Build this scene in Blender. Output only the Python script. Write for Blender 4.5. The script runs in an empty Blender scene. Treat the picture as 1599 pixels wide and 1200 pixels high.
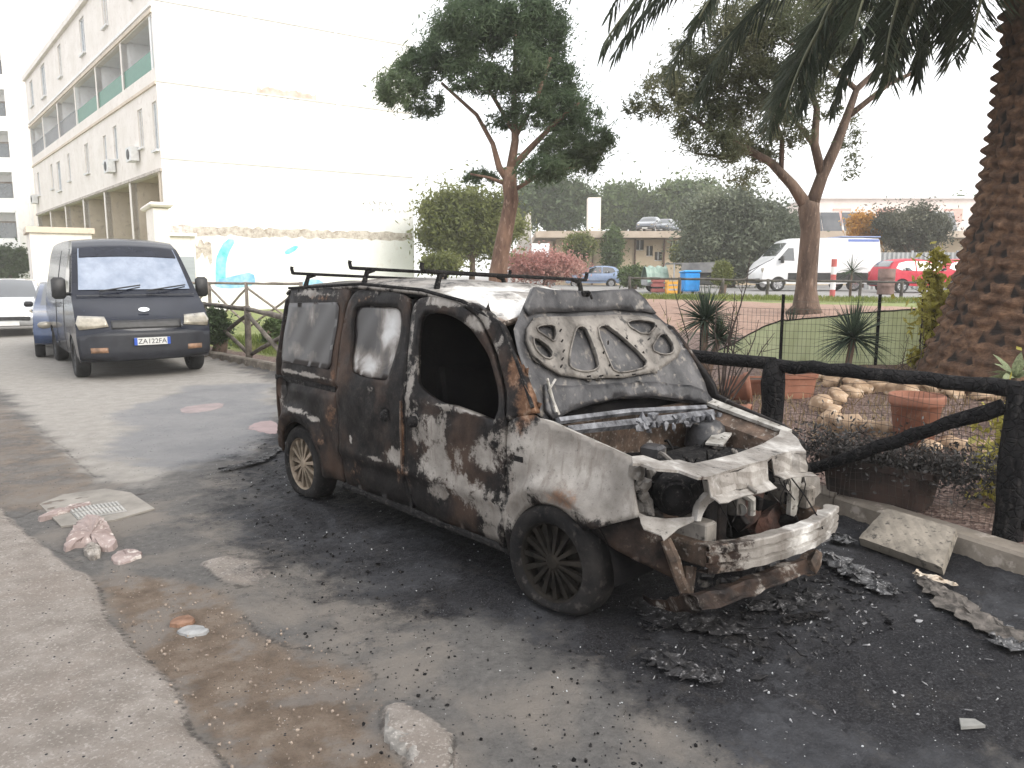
import bpy, math, random
import numpy as np
from mathutils import Vector, Matrix, geometry
R = math.radians
random.seed(7); rng = np.random.default_rng(7)
# ---------------- camera, sky, sun, exposure ----------------
F = 1190.0; PITCH = R(8.3); H = 1.66
scn = bpy.context.scene
col = scn.collection
cd = bpy.data.cameras.new('camera'); camo = bpy.data.objects.new('camera', cd); col.objects.link(camo)
camo.location = (0, 0, H); camo.rotation_euler = (R(90) - PITCH, 0, 0)
cd.sensor_fit = 'HORIZONTAL'; cd.sensor_width = 36; cd.lens = 36 * F / 1599; cd.clip_end = 2000; cd.clip_start = .05
scn.camera = camo
W = bpy.data.worlds.new('World'); scn.world = W; W.use_nodes = True
nt = W.node_tree; nt.nodes.clear()
sky = nt.nodes.new('ShaderNodeTexSky'); sky.sky_type = 'NISHITA'; sky.sun_disc = False
SUN_EL = R(34); SUN_AZ = R(128)          # azimuth clockwise from +Y
sky.sun_elevation = SUN_EL; sky.sun_rotation = SUN_AZ; sky.dust_density = 3.0; sky.air_density = 1.0
mixs = nt.nodes.new('ShaderNodeMix'); mixs.data_type = 'RGBA'
tcw = nt.nodes.new('ShaderNodeTexCoord'); nzw = nt.nodes.new('ShaderNodeTexNoise'); nzw.inputs['Scale'].default_value = 2.2; nzw.inputs['Detail'].default_value = 6
mr = nt.nodes.new('ShaderNodeMapRange'); mr.inputs[1].default_value = .35; mr.inputs[2].default_value = .65; mr.inputs[3].default_value = .66; mr.inputs[4].default_value = .9
nt.links.new(tcw.outputs['Generated'], nzw.inputs['Vector']); nt.links.new(nzw.outputs['Fac'], mr.inputs[0]); nt.links.new(mr.outputs[0], mixs.inputs[0])
nt.links.new(sky.outputs[0], mixs.inputs[6]); mixs.inputs[7].default_value = (12.4, 12.4, 12.5, 1)   # bright cloud layer
bgn = nt.nodes.new('ShaderNodeBackground'); bgn.inputs['Strength'].default_value = .085
wo = nt.nodes.new('ShaderNodeOutputWorld'); nt.links.new(mixs.outputs[2], bgn.inputs['Color']); nt.links.new(bgn.outputs[0], wo.inputs[0])
sl = bpy.data.lights.new('sun', 'SUN'); sl.energy = 1.4; sl.angle = R(32); sl.color = (1, .95, .86)
so = bpy.data.objects.new('sun', sl); col.objects.link(so)
sd = Vector((math.sin(SUN_AZ) * math.cos(SUN_EL), math.cos(SUN_AZ) * math.cos(SUN_EL), math.sin(SUN_EL)))
so.rotation_euler = sd.to_track_quat('Z', 'Y').to_euler()
scn.view_settings.view_transform = 'Standard'; scn.view_settings.look = 'None'
scn.view_settings.exposure = 1.04
scn.cycles.volume_bounces = 2; scn.view_settings.gamma = 1; scn.view_settings.use_curve_mapping = False

# ---------------- measuring helpers: photo pixel -> point in the place ----------------
cp, sp = math.cos(PITCH), math.sin(PITCH)
OC = np.array([0, 0, H])
def ray(px, py):
    a = (px - 800) / F; b = (600 - py) / F
    return np.array([a, cp + b * sp, -sp + b * cp])
def at(px, py, d):                      # point on the ray at world depth Y = d
    r = ray(px, py); return OC + r * d / r[1]
def g(px, py, z=0.0):
    r = ray(px, py); return OC + r * (z - H) / r[2]
VX, VY, YAW = 0.805, 4.17, R(-47.5)
cY, sY = math.cos(YAW), math.sin(YAW)
def rv(px, py):
    r = ray(px, py); return np.array([r[0]*cY + r[1]*sY, -(r[0]*sY - r[1]*cY), r[2]])
VO = np.array([-VX*cY - VY*sY, -(-VX*sY + VY*cY), H])
VO = np.array([(0-VX)*cY + (0-VY)*sY, -((0-VX)*sY - (0-VY)*cY), H])
# vehicle coordinates: x forward, y left (so the side we see is y<0), z up
def vpy(px, py, y): r = rv(px, py); return VO + r * (y - VO[1]) / r[1]
def vpx(px, py, x): r = rv(px, py); return VO + r * (x - VO[0]) / r[0]
def vpz(px, py, z): r = rv(px, py); return VO + r * (z - VO[2]) / r[2]

# ---------------- object helpers ----------------
def link(o, parent=None):
    col.objects.link(o)
    if parent is not None: o.parent = parent
    return o
def tag(o, label=None, cat=None, group=None, kind=None):
    if label: o['label'] = label
    if cat: o['category'] = cat
    if group: o['group'] = group
    if kind: o['kind'] = kind
    return o
def empty(name, loc, rz=0, label=None, cat=None, group=None):
    o = bpy.data.objects.new(name, None); o.location = tuple(float(v) for v in loc); o.rotation_euler = (0, 0, rz); o.empty_display_size = .2
    link(o); return tag(o, label, cat, group)
def mk(name, V, Fc, mat, parent=None, smooth=False, solid=0, soff=-1, attrs=None):
    me = bpy.data.meshes.new(name)
    V = [tuple(float(c) for c in v) for v in V]
    me.from_pydata(V, [], [tuple(int(i) for i in f) for f in Fc]); me.update()
    me.materials.append(mat)
    if smooth: me.polygons.foreach_set('use_smooth', [True] * len(me.polygons))
    if attrs:
        for k, a in attrs.items():
            at_ = me.color_attributes.new(k, 'FLOAT_COLOR', 'POINT'); A = np.ones((len(V), 4), np.float32); A[:, :3] = a
            at_.data.foreach_set('color', A.ravel())
    o = bpy.data.objects.new(name, me); link(o, parent)
    if solid:
        m = o.modifiers.new('thick', 'SOLIDIFY'); m.thickness = solid; m.offset = soff
    return o
def rot3(rx=0, ry=0, rz=0):
    return np.array((Matrix.Rotation(rz, 3, 'Z') @ Matrix.Rotation(ry, 3, 'Y') @ Matrix.Rotation(rx, 3, 'X')))
class MB:
    def __init__(s): s.V = []; s.F = []
    def add(s, V, Fc):
        n = len(s.V); s.V += [tuple(v) for v in V]; s.F += [tuple(i + n for i in f) for f in Fc]; return s
    def box(s, c, d, rx=0, ry=0, rz=0, bev=0):
        a, b, e = [v / 2 for v in d]; M = rot3(rx, ry, rz); c = np.array(c, float)
        if bev <= 0:
            P = [(-a,-b,-e),(a,-b,-e),(a,b,-e),(-a,b,-e),(-a,-b,e),(a,-b,e),(a,b,e),(-a,b,e)]
            Fc = [(0,3,2,1),(4,5,6,7),(0,1,5,4),(1,2,6,5),(2,3,7,6),(3,0,4,7)]
        else:
            h = min(bev, a * .9, b * .9, e * .9); P = []; Fc = []
            rings = [(-e, h), (-e + h, 0), (e - h, 0), (e, h)]
            for z, ins in rings:
                x, y = a - ins, b - ins; k = h * .7 if ins == 0 else h * .5
                P += [(-x + k,-y,z),(x - k,-y,z),(x,-y + k,z),(x,y - k,z),(x - k,y,z),(-x + k,y,z),(-x,y - k,z),(-x,-y + k,z)]
            for i in range(3):
                for j in range(8): Fc.append((i*8+j, i*8+(j+1)%8, (i+1)*8+(j+1)%8, (i+1)*8+j))
            Fc.append(tuple(range(7, -1, -1))); Fc.append(tuple(range(24, 32)))
        return s.add([M @ np.array(p) + c for p in P], Fc)
    def tube(s, pts, rad, n=8, caps=True):
        pts = [np.array(p, float) for p in pts]
        if not hasattr(rad, '__len__'): rad = [rad] * len(pts)
        V = []; Fc = []; up = None
        for i, p in enumerate(pts):
            t = pts[min(i+1, len(pts)-1)] - pts[max(i-1, 0)]; t = t / (np.linalg.norm(t) + 1e-9)
            if up is None:
                up = np.array([0, 0, 1.]) if abs(t[2]) < .9 else np.array([1., 0, 0])
            a = np.cross(t, up); a /= np.linalg.norm(a) + 1e-9; b = np.cross(a, t); up = b
            for k in range(n):
                th = 2 * math.pi * k / n; V.append(p + rad[i] * (a * math.cos(th) + b * math.sin(th)))
        for i in range(len(pts) - 1):
            for k in range(n): Fc.append((i*n+k, i*n+(k+1)%n, (i+1)*n+(k+1)%n, (i+1)*n+k))
        if caps: Fc.append(tuple(range(n-1, -1, -1))); Fc.append(tuple((len(pts)-1)*n + k for k in range(n)))
        return s.add(V, Fc)
    def lathe(s, prof, c, axis='z', n=32, seg=None):
        V = []; Fc = []; c = np.array(c, float)
        for r_, h in prof:
            for k in range(n):
                th = 2 * math.pi * k / n; x, y = r_ * math.cos(th), r_ * math.sin(th)
                V.append(c + (np.array([x, y, h]) if axis == 'z' else np.array([x, h, y])))
        for i in range(len(prof) - 1):
            for k in range(n): Fc.append((i*n+k, i*n+(k+1)%n, (i+1)*n+(k+1)%n, (i+1)*n+k))
        return s.add(V, Fc)
    def prism(s, poly, o, u, v, w):      # poly in (u,v) plane at o, extruded along vector w
        o, u, v, w = [np.array(a, float) for a in (o, u, v, w)]; n = len(poly)
        V = [o + u*a + v*b for a, b in poly] + [o + u*a + v*b + w for a, b in poly]
        return s.add(V, [tuple(range(n-1, -1, -1)), tuple(range(n, 2*n))] + [(i, (i+1)%n, n+(i+1)%n, n+i) for i in range(n)])
    def rock(s, c, d, seed=0, rz=0, n=2, amp=.18):
        V, Fc = ico(n); r = np.random.default_rng(seed); k = r.normal(size=(6, 3)) * 2.2; ph = r.uniform(0, 6, 6)
        V = np.array(V); f = 1 + amp * np.sin(V @ k.T + ph).sum(1, keepdims=True) * .5
        V = V * f; V = np.sign(V) * np.abs(V) ** .85
        M = rot3(0, 0, rz); return s.add([M @ (v * np.array(d) / 2) + np.array(c) for v in V], Fc)
    def build(s, name, mat, parent=None, smooth=False, **k): return mk(name, s.V, s.F, mat, parent, smooth, **k)
_ico = {}
def ico(n):
    if n not in _ico:
        import bmesh
        b = bmesh.new(); bmesh.ops.create_icosphere(b, subdivisions=n, radius=1); b.verts.ensure_lookup_table()
        _ico[n] = ([tuple(v.co) for v in b.verts], [tuple(v.index for v in f.verts) for f in b.faces]); b.free()
    return _ico[n]
def pip(P, poly):
    P = np.asarray(P); x, y = P[:, 0], P[:, 1]; ins = np.zeros(len(P), bool); n = len(poly)
    for i in range(n):
        x1, y1 = poly[i][:2]; x2, y2 = poly[(i+1) % n][:2]
        c = ((y1 > y) != (y2 > y)); 
        if y1 != y2: ins ^= c & (x < (x2 - x1) * (y - y1) / (y2 - y1) + x1)
    return ins
def sdist(P, poly, closed=True):
    P = np.asarray(P)[:, :2]; d = np.full(len(P), 1e9); n = len(poly)
    for i in range(n if closed else n - 1):
        a = np.array(poly[i][:2]); b = np.array(poly[(i+1) % n][:2]); ab = b - a
        t = np.clip(((P - a) @ ab) / (ab @ ab + 1e-12), 0, 1); q = a + t[:, None] * ab
        d = np.minimum(d, np.hypot(*(P - q).T))
    return d
def dens(poly, step, closed=True):
    out = []; n = len(poly)
    for i in range(n if closed else n - 1):
        a = np.array(poly[i], float); b = np.array(poly[(i+1) % n], float); k = max(1, int(np.linalg.norm(b - a) / step + .5))
        for j in range(k): out.append(tuple(a + (b - a) * j / k))
    if not closed: out.append(tuple(poly[-1]))
    return out
def chaikin(poly, it=2, closed=True, keep=()):
    for _ in range(it):
        out = []; n = len(poly)
        if not closed: out.append(poly[0])
        for i in range(n if closed else n - 1):
            a = np.array(poly[i], float); b = np.array(poly[(i+1) % n], float)
            out += [tuple(a*.75 + b*.25), tuple(a*.25 + b*.75)]
        if not closed: out.append(poly[-1])
        poly = out
    return poly
def cdt(outline, holes=(), step=.05):
    loops = [dens(outline, step)] + [dens(h, step) for h in holes]
    V = []; E = []
    for L in loops:
        n0 = len(V); V += L; E += [(n0 + i, n0 + (i+1) % len(L)) for i in range(len(L))]
    A = np.array(outline); x0, y0 = A.min(0); x1, y1 = A.max(0)
    gx, gy = np.meshgrid(np.arange(x0 + step/2, x1, step), np.arange(y0 + step/2, y1, step)); Pn = np.c_[gx.ravel(), gy.ravel()]
    if len(Pn):
        ok = pip(Pn, outline)
        for L in loops: ok &= sdist(Pn, L) > step * .45
        for h in holes: ok &= ~pip(Pn, h)
        V += [tuple(p) for p in Pn[ok]]
    vs, es, fs, *_ = geometry.delaunay_2d_cdt([Vector(v) for v in V], E, [], 0, 1e-6)
    vs = [tuple(v) for v in vs]; C = np.array([np.mean([vs[i] for i in f], 0) for f in fs])
    ok = pip(C, outline)
    for h in holes: ok &= ~pip(C, h)
    return vs, [f for f, k in zip(fs, ok) if k]
def panel(name, outline, holes, fn, mat, parent=None, step=.05, solid=0, smooth=True, attr=None, flip=False, soff=-1):
    vs, fs = cdt(outline, holes, step); P = [fn(*v) for v in vs]
    if flip: fs = [tuple(reversed(f)) for f in fs]
    return mk(name, P, fs, mat, parent, smooth, solid=solid, soff=soff, attrs={'burn': attr(np.array(P))} if attr else None)
def arc(cx, cy, r, a0, a1, n=12, ry=None):
    return [(cx + r * math.cos(R(a0 + (a1 - a0) * i / n)), cy + (ry or r) * math.sin(R(a0 + (a1 - a0) * i / n))) for i in range(n + 1)]

# ---------------- materials ----------------
def newmat(name):
    m = bpy.data.materials.new(name); m.use_nodes = True; t = m.node_tree
    return m, t, t.nodes['Principled BSDF']
def N(t, kind, **kw):
    n = t.nodes.new('ShaderNode' + kind)
    for k, v in kw.items():
        if k in n.inputs: n.inputs[k].default_value = v
        else: setattr(n, k, v)
    return n
def noise(t, scale, detail=6, vec=None, rough=.6, dist=0):
    n = N(t, 'TexNoise', Scale=scale, Detail=detail, Roughness=rough, Distortion=dist)
    if vec is not None: t.links.new(vec, n.inputs['Vector'])
    return n.outputs['Fac']
def ramp(t, fac, stops):
    r = N(t, 'ValToRGB'); e = r.color_ramp.elements
    while len(e) < len(stops): e.new(.5)
    for k, (p, c) in zip(e, stops): k.position = p; k.color = (*c, 1) if hasattr(c, '__len__') else (c, c, c, 1)
    t.links.new(fac, r.inputs[0]); return r.outputs[0]
def mix(t, fac, a, b):
    m = N(t, 'Mix', data_type='RGBA')
    for s, v in ((0, fac), (6, a), (7, b)):
        if isinstance(v, bpy.types.NodeSocket): t.links.new(v, m.inputs[s])
        else: m.inputs[s].default_value = (*v, 1) if hasattr(v, '__len__') else v
    return m.outputs[2]
def mth(t, op, a, b=None, c=None):
    m = N(t, 'Math', operation=op)
    for i, v in enumerate((a, b, c)):
        if v is None: continue
        if isinstance(v, bpy.types.NodeSocket): t.links.new(v, m.inputs[i])
        else: m.inputs[i].default_value = v
    return m.outputs[0]
def sstep(t, v, lo, hi):
    m = N(t, 'MapRange', interpolation_type='SMOOTHSTEP'); t.links.new(v, m.inputs[0]); m.inputs[1].default_value = lo; m.inputs[2].default_value = hi; return m.outputs[0]
def bump(t, b, hsock, strength=.3, dist=.01, prev=None):
    n = N(t, 'Bump', Strength=strength, Distance=dist); t.links.new(hsock, n.inputs['Height'])
    if prev is not None: t.links.new(prev, n.inputs['Normal'])
    t.links.new(n.outputs[0], b.inputs['Normal']); return n.outputs[0]
def nm(name, c1, c2, scale=4, rough=.7, metal=0, bs=30, bstr=.3, bd=.01, c3=None, lo=.35, hi=.65, spec=None, coord='Object', stretch=None, coat=0):
    m, t, b = newmat(name); tc = N(t, 'TexCoord').outputs[coord]
    if stretch:
        mp = N(t, 'Mapping'); mp.inputs['Scale'].default_value = stretch; t.links.new(tc, mp.inputs[0]); tc = mp.outputs[0]
    n1 = noise(t, scale, 8, tc); c = ramp(t, n1, [(lo, c1), (hi, c2)])
    if c3 is not None: c = mix(t, sstep(t, noise(t, scale * 3.7, 5, tc), .55, .68), c, c3)
    t.links.new(c, b.inputs['Base Color']); b.inputs['Roughness'].default_value = rough; b.inputs['Metallic'].default_value = metal
    if spec is not None: b.inputs['Specular IOR Level'].default_value = spec
    if coat: b.inputs['Coat Weight'].default_value = coat; b.inputs['Coat Roughness'].default_value = .08
    if bstr: bump(t, b, noise(t, bs, 6, tc), bstr, bd)
    return m
def flat(name, c, rough=.5, metal=0, coat=0): return nm(name, tuple(v*.88 for v in c), tuple(min(1, v*1.1) for v in c), 6, rough, metal, 60, .06, .004, coat=coat)
def burnmat():
    m, t, b = newmat('burnt_metal'); tc = N(t, 'TexCoord').outputs['Object']
    a = N(t, 'Attribute', attribute_name='burn'); s = N(t, 'SeparateColor'); t.links.new(a.outputs['Color'], s.inputs[0])
    n1 = noise(t, 5.5, 12, tc, .68, .4); n2 = noise(t, 19, 10, tc, .7); n3 = noise(t, 2.2, 8, tc, .6)
    soot = ramp(t, n2, [(.3, (.004, .004, .005)), (.55, (.014, .0125, .0125)), (.75, (.042, .035, .032))])
    soot = mix(t, sstep(t, n3, .47, .68), soot, (.060, .040, .031))
    ash = ramp(t, noise(t, 4.5, 10, tc, .62, .1), [(.3, (.135, .122, .108)), (.5, (.235, .216, .197)), (.7, (.36, .338, .312))])
    rust = ramp(t, n2, [(.3, (.035, .02, .014)), (.55, (.16, .085, .05)), (.8, (.40, .29, .21))])
    k1 = mth(t, 'ADD', s.outputs[0], mth(t, 'MULTIPLY', mth(t, 'SUBTRACT', n1, .5), 1.5)); k1 = mth(t, 'ADD', k1, mth(t, 'MULTIPLY', mth(t, 'SUBTRACT', n2, .5), .5))
    k2 = mth(t, 'ADD', s.outputs[1], mth(t, 'MULTIPLY', mth(t, 'SUBTRACT', n2, .5), 1.1))
    mpz = N(t, 'Mapping'); mpz.inputs['Scale'].default_value = (16, 16, 2.2); t.links.new(tc, mpz.inputs[0]); n5 = noise(t, 1.0, 8, mpz.outputs[0], .65, .3); n4 = noise(t, 48, 8, tc, .75)
    k1 = mth(t, 'ADD', k1, mth(t, 'MULTIPLY', mth(t, 'SUBTRACT', n4, .5), .55)); k1 = mth(t, 'ADD', k1, mth(t, 'MULTIPLY', mth(t, 'SUBTRACT', n5, .5), .5))
    ash = mix(t, mth(t, 'MULTIPLY', sstep(t, n5, .50, .68), .55), ash, (.115, .092, .075)); ash = mix(t, mth(t, 'MULTIPLY', sstep(t, n4, .56, .68), .6), ash, (.055, .048, .042)); soot = mix(t, mth(t, 'MULTIPLY', sstep(t, n4, .60, .70), .5), soot, (.11, .095, .085))
    c = mix(t, sstep(t, k1, .42, .62), soot, ash); c = mix(t, mth(t, 'MULTIPLY', sstep(t, k2, .45, .8), .85), c, rust)
    white = ramp(t, noise(t, 12, 8, tc), [(.3, (.55, .53, .50)), (.6, (.78, .77, .75))])
    c = mix(t, sstep(t, mth(t, 'ADD', s.outputs[2], mth(t, 'MULTIPLY', mth(t, 'SUBTRACT', n1, .5), .9)), .4, .7), c, white)
    t.links.new(c, b.inputs['Base Color']); b.inputs['Metallic'].default_value = .15
    t.links.new(ramp(t, n1, [(.3, .36), (.7, .70)]), b.inputs['Roughness']); t.links.new(mth(t, 'ADD', mth(t, 'MULTIPLY', sstep(t, k1, .42, .62), .28), .12), b.inputs['Specular IOR Level'])
    p = bump(t, b, n2, .35, .008); bump(t, b, noise(t, 70, 4, tc), .25, .003, p)
    return m
BURN = burnmat()
CHAR = nm('charred_black', (.005, .005, .006), (.022, .021, .021), 14, .8, 0, 30, .8, .02, c3=(.06, .055, .052), spec=.1)
DARK = nm('soot_interior', (.004, .004, .005), (.012, .011, .011), 6, .95, 0, 30, .3, .01, spec=.1)
ASHM = nm('ash_coated_metal', (.15, .14, .12), (.52, .50, .47), 7, .6, .2, 40, .4, .006, c3=(.06, .045, .035))
BONM = nm('sooty_grey_steel', (.012, .0125, .015), (.095, .092, .095), 5, .42, .2, 40, .5, .008, c3=(.17, .155, .14))
BONF = nm('ashen_grey_steel', (.06, .053, .047), (.25, .23, .208), 5, .55, .15, 40, .4, .006, c3=(.04, .037, .035))
WASHM = nm('white_ash_metal', (.38, .36, .33), (.78, .76, .73), 6, .55, .15, 40, .4, .006, c3=(.22, .14, .09))
RUSTM = nm('rusty_metal', (.03, .022, .017), (.15, .10, .072), 9, .75, .2, 40, .5, .008, c3=(.24, .21, .185))
TYRE = nm('tyre_rubber', (.010, .010, .011), (.028, .027, .027), 10, .85, 0, 60, .3, .004)
BTYRE = nm('burnt_tyre', (.006, .006, .007), (.022, .020, .019), 6, .9, 0, 60, .6, .01, c3=(.045, .04, .037), spec=.2)
BRIM = nm('burnt_rim', (.006, .0055, .005), (.026, .022, .018), 9, .8, 0, 40, .3, .004, spec=.12)
BRIM2 = nm('dusty_rim', (.10, .078, .055), (.30, .24, .18), 9, .6, .3, 40, .3, .004)
def glassmat(name, c=(.02, .025, .03), rough=.06):
    m, t, b = newmat(name); tc = N(t, 'TexCoord').outputs['Object']
    t.links.new(ramp(t, noise(t, 3, 3, tc), [(.3, tuple(v*.7 for v in c)), (.7, tuple(v*1.4 for v in c))]), b.inputs['Base Color'])
    b.inputs['Roughness'].default_value = rough; b.inputs['IOR'].default_value = 1.7; b.inputs['Specular IOR Level'].default_value = .9; b.inputs['Coat Weight'].default_value = .6; b.inputs['Coat Roughness'].default_value = .03; return m
GLASS = glassmat('car_glass'); WGLASS = glassmat('window_glass', (.05, .06, .065), .12); BGLASS = glassmat('pale_glass', (.30, .36, .42), .1)
BLACKP = nm('black_plastic', (.012, .012, .013), (.03, .03, .032), 12, .5, 0, 80, .15, .002)
CHROME = flat('bright_metal', (.55, .55, .56), .25, .9)
LAMP = nm('lamp_glass', (.20, .18, .14), (.46, .42, .34), 5, .12, .2, 40, .3, .01, coat=1)

# ---------------- ground ----------------
KERB = [(5.6, -1.2), (3.9, 2.2), (2.85, 4.0), (2.25, 5.16), (.9, 6.95), (-4.1, 12.9), (-6.2, 15.2), (-12, 21.5), (-30, 40), (-60, 75)]
def dk(P):                               # signed distance to the kerb line, + = garden side
    P = np.asarray(P, float)[:, :2]; d = np.full(len(P), 1e9); sg = np.ones(len(P))
    for i in range(len(KERB) - 1):
        a = np.array(KERB[i]); b = np.array(KERB[i+1]); ab = b - a
        t = np.clip(((P - a) @ ab) / (ab @ ab), 0, 1); q = a + t[:, None] * ab; e = np.hypot(*(P - q).T)
        s = np.where(ab[0] * (P[:, 1] - a[1]) - ab[1] * (P[:, 0] - a[0]) > 0, -1., 1.)
        u = e < d - 1e-9; d = np.where(u, e, d); sg = np.where(u, s, sg)
    return d * sg
def ss(x, a, b): t = np.clip((x - a) / (b - a), 0, 1); return t * t * (3 - 2 * t)
def sn(P, k, seed=0):                    # smooth pseudo noise for world xy
    r = np.random.default_rng(seed); o = np.zeros(len(P))
    for i in range(6):
        v = r.normal(size=2) * k * (1 + i * .5); o += np.sin(P[:, 0] * v[0] + P[:, 1] * v[1] + r.uniform(0, 6)) / (1 + i * .6)
    return o / 2.5
def tz(P):
    P = np.atleast_2d(np.asarray(P, float))[:, :2]; d = dk(P)
    m = ss(P[:, 0], -6, 1.0)
    prof = np.interp(d, [-1e3, .05, .12, .6, 1.3, 4.2, 9, 13, 20, 500], [0, 0, .10, .11, .27, .52, .97, .92, .78, .78])
    base = np.interp(d, [-1e3, .05, .12, .6, 8, 500], [0, 0, .08, .08, .1, .1])
    z = base * (1 - m) + prof * m
    return z + np.where(d > .3, sn(P, 1.6, 3) * .018 * (d < 16), 0)
def tzs(x, y): return float(tz([(x, y)])[0])
def gt(px, py):                          # pixel -> terrain
    t = 2.0; r = ray(px, py)
    while t < 400:
        p = OC + r * t
        if p[2] <= tzs(p[0], p[1]): break
        t += .03 + t * .004
    return p
def on(px, d, ztop=None):                # point standing on the terrain at column px, depth d
    p = at(px, 430, d); return np.array([p[0], p[1], tzs(p[0], p[1])])
def gaxis(lo, hi, f0, f1, fine, grow):
    a = list(np.arange(f0, f1, fine)); s = fine; x = f1
    while x < hi: a.append(x); s *= grow; x += s
    a.append(hi); s = fine; x = f0 - fine
    while x > lo: a.insert(0, x); s *= grow; x -= s
    a.insert(0, lo); return np.array(a)
gx = gaxis(-220, 240, -4.6, 4.2, .028, 1.05); gy = gaxis(-30, 300, 1.7, 7.0, .028, 1.035)
X_, Y_ = np.meshgrid(gx, gy); GP = np.c_[X_.ravel(), Y_.ravel()]
GZ = tz(GP); GD = dk(GP)
def gpoly(pts, z=0): return [tuple(g(*p, z)[:2]) for p in pts]
def soft(poly, w, wob=.0, seed=1):
    pl = gpoly(poly); d = sdist(GP, pl) * np.where(pip(GP, pl), 1, -1) + wob * sn(GP, 5, seed)
    return ss(d, -w, w)
conc = [(-700, 760), (0, 800), (60, 850), (100, 880), (148, 905), (160, 940), (172, 975), (200, 1010), (245, 1040), (272, 1075), (285, 1110), (300, 1145), (345, 1185), (385, 1240), (430, 1400), (-700, 1400)]
upper = [(-300, 520), (0, 612), (45, 655), (100, 700), (152, 745), (230, 760), (330, 720), (420, 690), (440, 600), (330, 560), (200, 530), (60, 500)]
sootp = [(405, 690), (330, 745), (310, 820), (380, 900), (470, 960), (580, 1000), (680, 1020), (800, 1050), (930, 1060), (1010, 1090), (1080, 1150), (1150, 1290), (1700, 1500), (1900, 900), (1500, 800), (1290, 770), (1100, 700), (450, 640)]
core = [(440, 700), (420, 790), (520, 860), (640, 920), (760, 950), (900, 1000), (1000, 1060), (1150, 1120), (1350, 1150), (1620, 1180), (1800, 950), (1500, 850), (1290, 790), (1000, 700), (460, 660)]
speck = [(640, 1010), (760, 960), (880, 1000), (1000, 1100), (1160, 1280), (600, 1300), (690, 1200), (600, 1080)]
dirt = [(150, 900), (230, 900), (330, 920), (420, 1000), (560, 1050), (600, 1110), (620, 1250), (480, 1400), (380, 1230), (300, 1145), (270, 1075), (200, 1010), (165, 960)]
beige = [(-500, 560), (0, 618), (45, 660), (100, 705), (150, 748), (160, 800), (0, 805), (-500, 760)]
blue = [(200, 640), (300, 600), (420, 600), (440, 680), (330, 730), (250, 740), (180, 700)]
patch = [(600, 1105), (625, 1098), (668, 1125), (705, 1150), (712, 1200), (700, 1290), (650, 1290), (632, 1185), (597, 1140)]
patch2 = [(315, 880), (350, 872), (400, 880), (420, 900), (395, 915), (345, 908)]
sC = soft(conc, .06, .02, 2); sU = soft(upper, .35, .15, 3); sS = soft(sootp, .50, .16, 4); sK = soft(core, .36, .18, 5); sD = soft(dirt, .16, .07, 6)
sP = soft(patch, .02, .01, 7); sB = soft(beige, .05, .03, 8); sBl = soft(blue, .5, .2, 9); sSp = soft(speck, .22, .1, 10); sP2 = soft(patch2, .06, .03, 11)
def sootb(px, py, r):
    q = g(px, py); return np.exp(-((GP[:, 0]-q[0])**2 + (GP[:, 1]-q[1])**2) / r**2)
soot = np.clip(.58 * sS + .62 * sK - .27 * sSp, 0, 1) * (1 - .9 * sP)
soot = np.clip(soot + .35 * sootb(520, 820, .5) + .3 * sootb(1100, 1000, .5), 0, 1)
GZ = GZ + np.where(GD < 0, .022 * np.maximum(sC, sP) + .010 * sB + .004 * sn(GP, 3.5, 12) + .0035 * sn(GP, 11, 13) - .012 * sD + .012*sP2, 0)
GZ = GZ + np.where((GD < 0) & (GP[:, 1] < 9) & (GP[:, 0] > -6) & (GP[:, 0] < 5), rng.normal(0, .0022, len(GP)) * (1 + soot), 0)
# cracks: lines with depth
def crack(pts, w):
    pl = gpoly(pts); return np.exp(-(sdist(GP + np.c_[sn(GP, 9, 20), sn(GP, 9, 21)] * .02, pl, False) / w) ** 2)
cr = np.zeros(len(GP))
for pts in ([(0, 600), (22, 632), (48, 655), (75, 682), (105, 705), (130, 730), (152, 745)], [(318, 880), (330, 900), (352, 912), (392, 916)],
            [(148, 905), (160, 940), (172, 975), (200, 1010), (245, 1040), (272, 1075), (285, 1110), (300, 1145), (345, 1185), (385, 1240)],
            [(380, 960), (410, 985), (450, 1005), (520, 1015), (560, 1025), (590, 1060)], [(0, 800), (60, 850), (130, 880)], [(0, 815), (90, 790), (230, 770)],
            [(600, 1105), (597, 1140), (632, 1185), (650, 1290)], [(705, 1150), (712, 1200), (700, 1290)], [(730, 880), (790, 905), (850, 930)]):
    cr = np.maximum(cr, crack(pts, .026))
GZ = GZ - np.where(GD < 0, cr * .006, 0)
nx_, ny_ = len(gx), len(gy); idx = np.arange(nx_ * ny_).reshape(ny_, nx_)
Q = np.stack([idx[:-1, :-1], idx[:-1, 1:], idx[1:, 1:], idx[1:, :-1]], -1).reshape(-1, 4)
qd = GD[Q].mean(1)
def gridmesh(name, sel, mat, attrs):
    q = Q[sel]; u, inv = np.unique(q.ravel(), return_inverse=True); inv = inv.reshape(q.shape)
    me = bpy.data.meshes.new(name); me.vertices.add(len(u)); co = np.c_[GP[u], GZ[u]].astype(np.float32); me.vertices.foreach_set('co', co.ravel())
    me.loops.add(inv.size); me.loops.foreach_set('vertex_index', inv.ravel().astype(np.int32)); me.polygons.add(len(q))
    me.polygons.foreach_set('loop_start', np.arange(0, inv.size, 4, dtype=np.int32)); me.update(calc_edges=True); me.validate()
    me.polygons.foreach_set('use_smooth', [True] * len(q)); me.materials.append(mat)
    for k, a in attrs.items():
        A = np.ones((len(u), 4), np.float32); A[:, :3] = a[u]; me.color_attributes.new(k, 'FLOAT_COLOR', 'POINT').data.foreach_set('color', A.ravel())
    o = bpy.data.objects.new(name, me); link(o); return tag(o, kind='structure')
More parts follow.
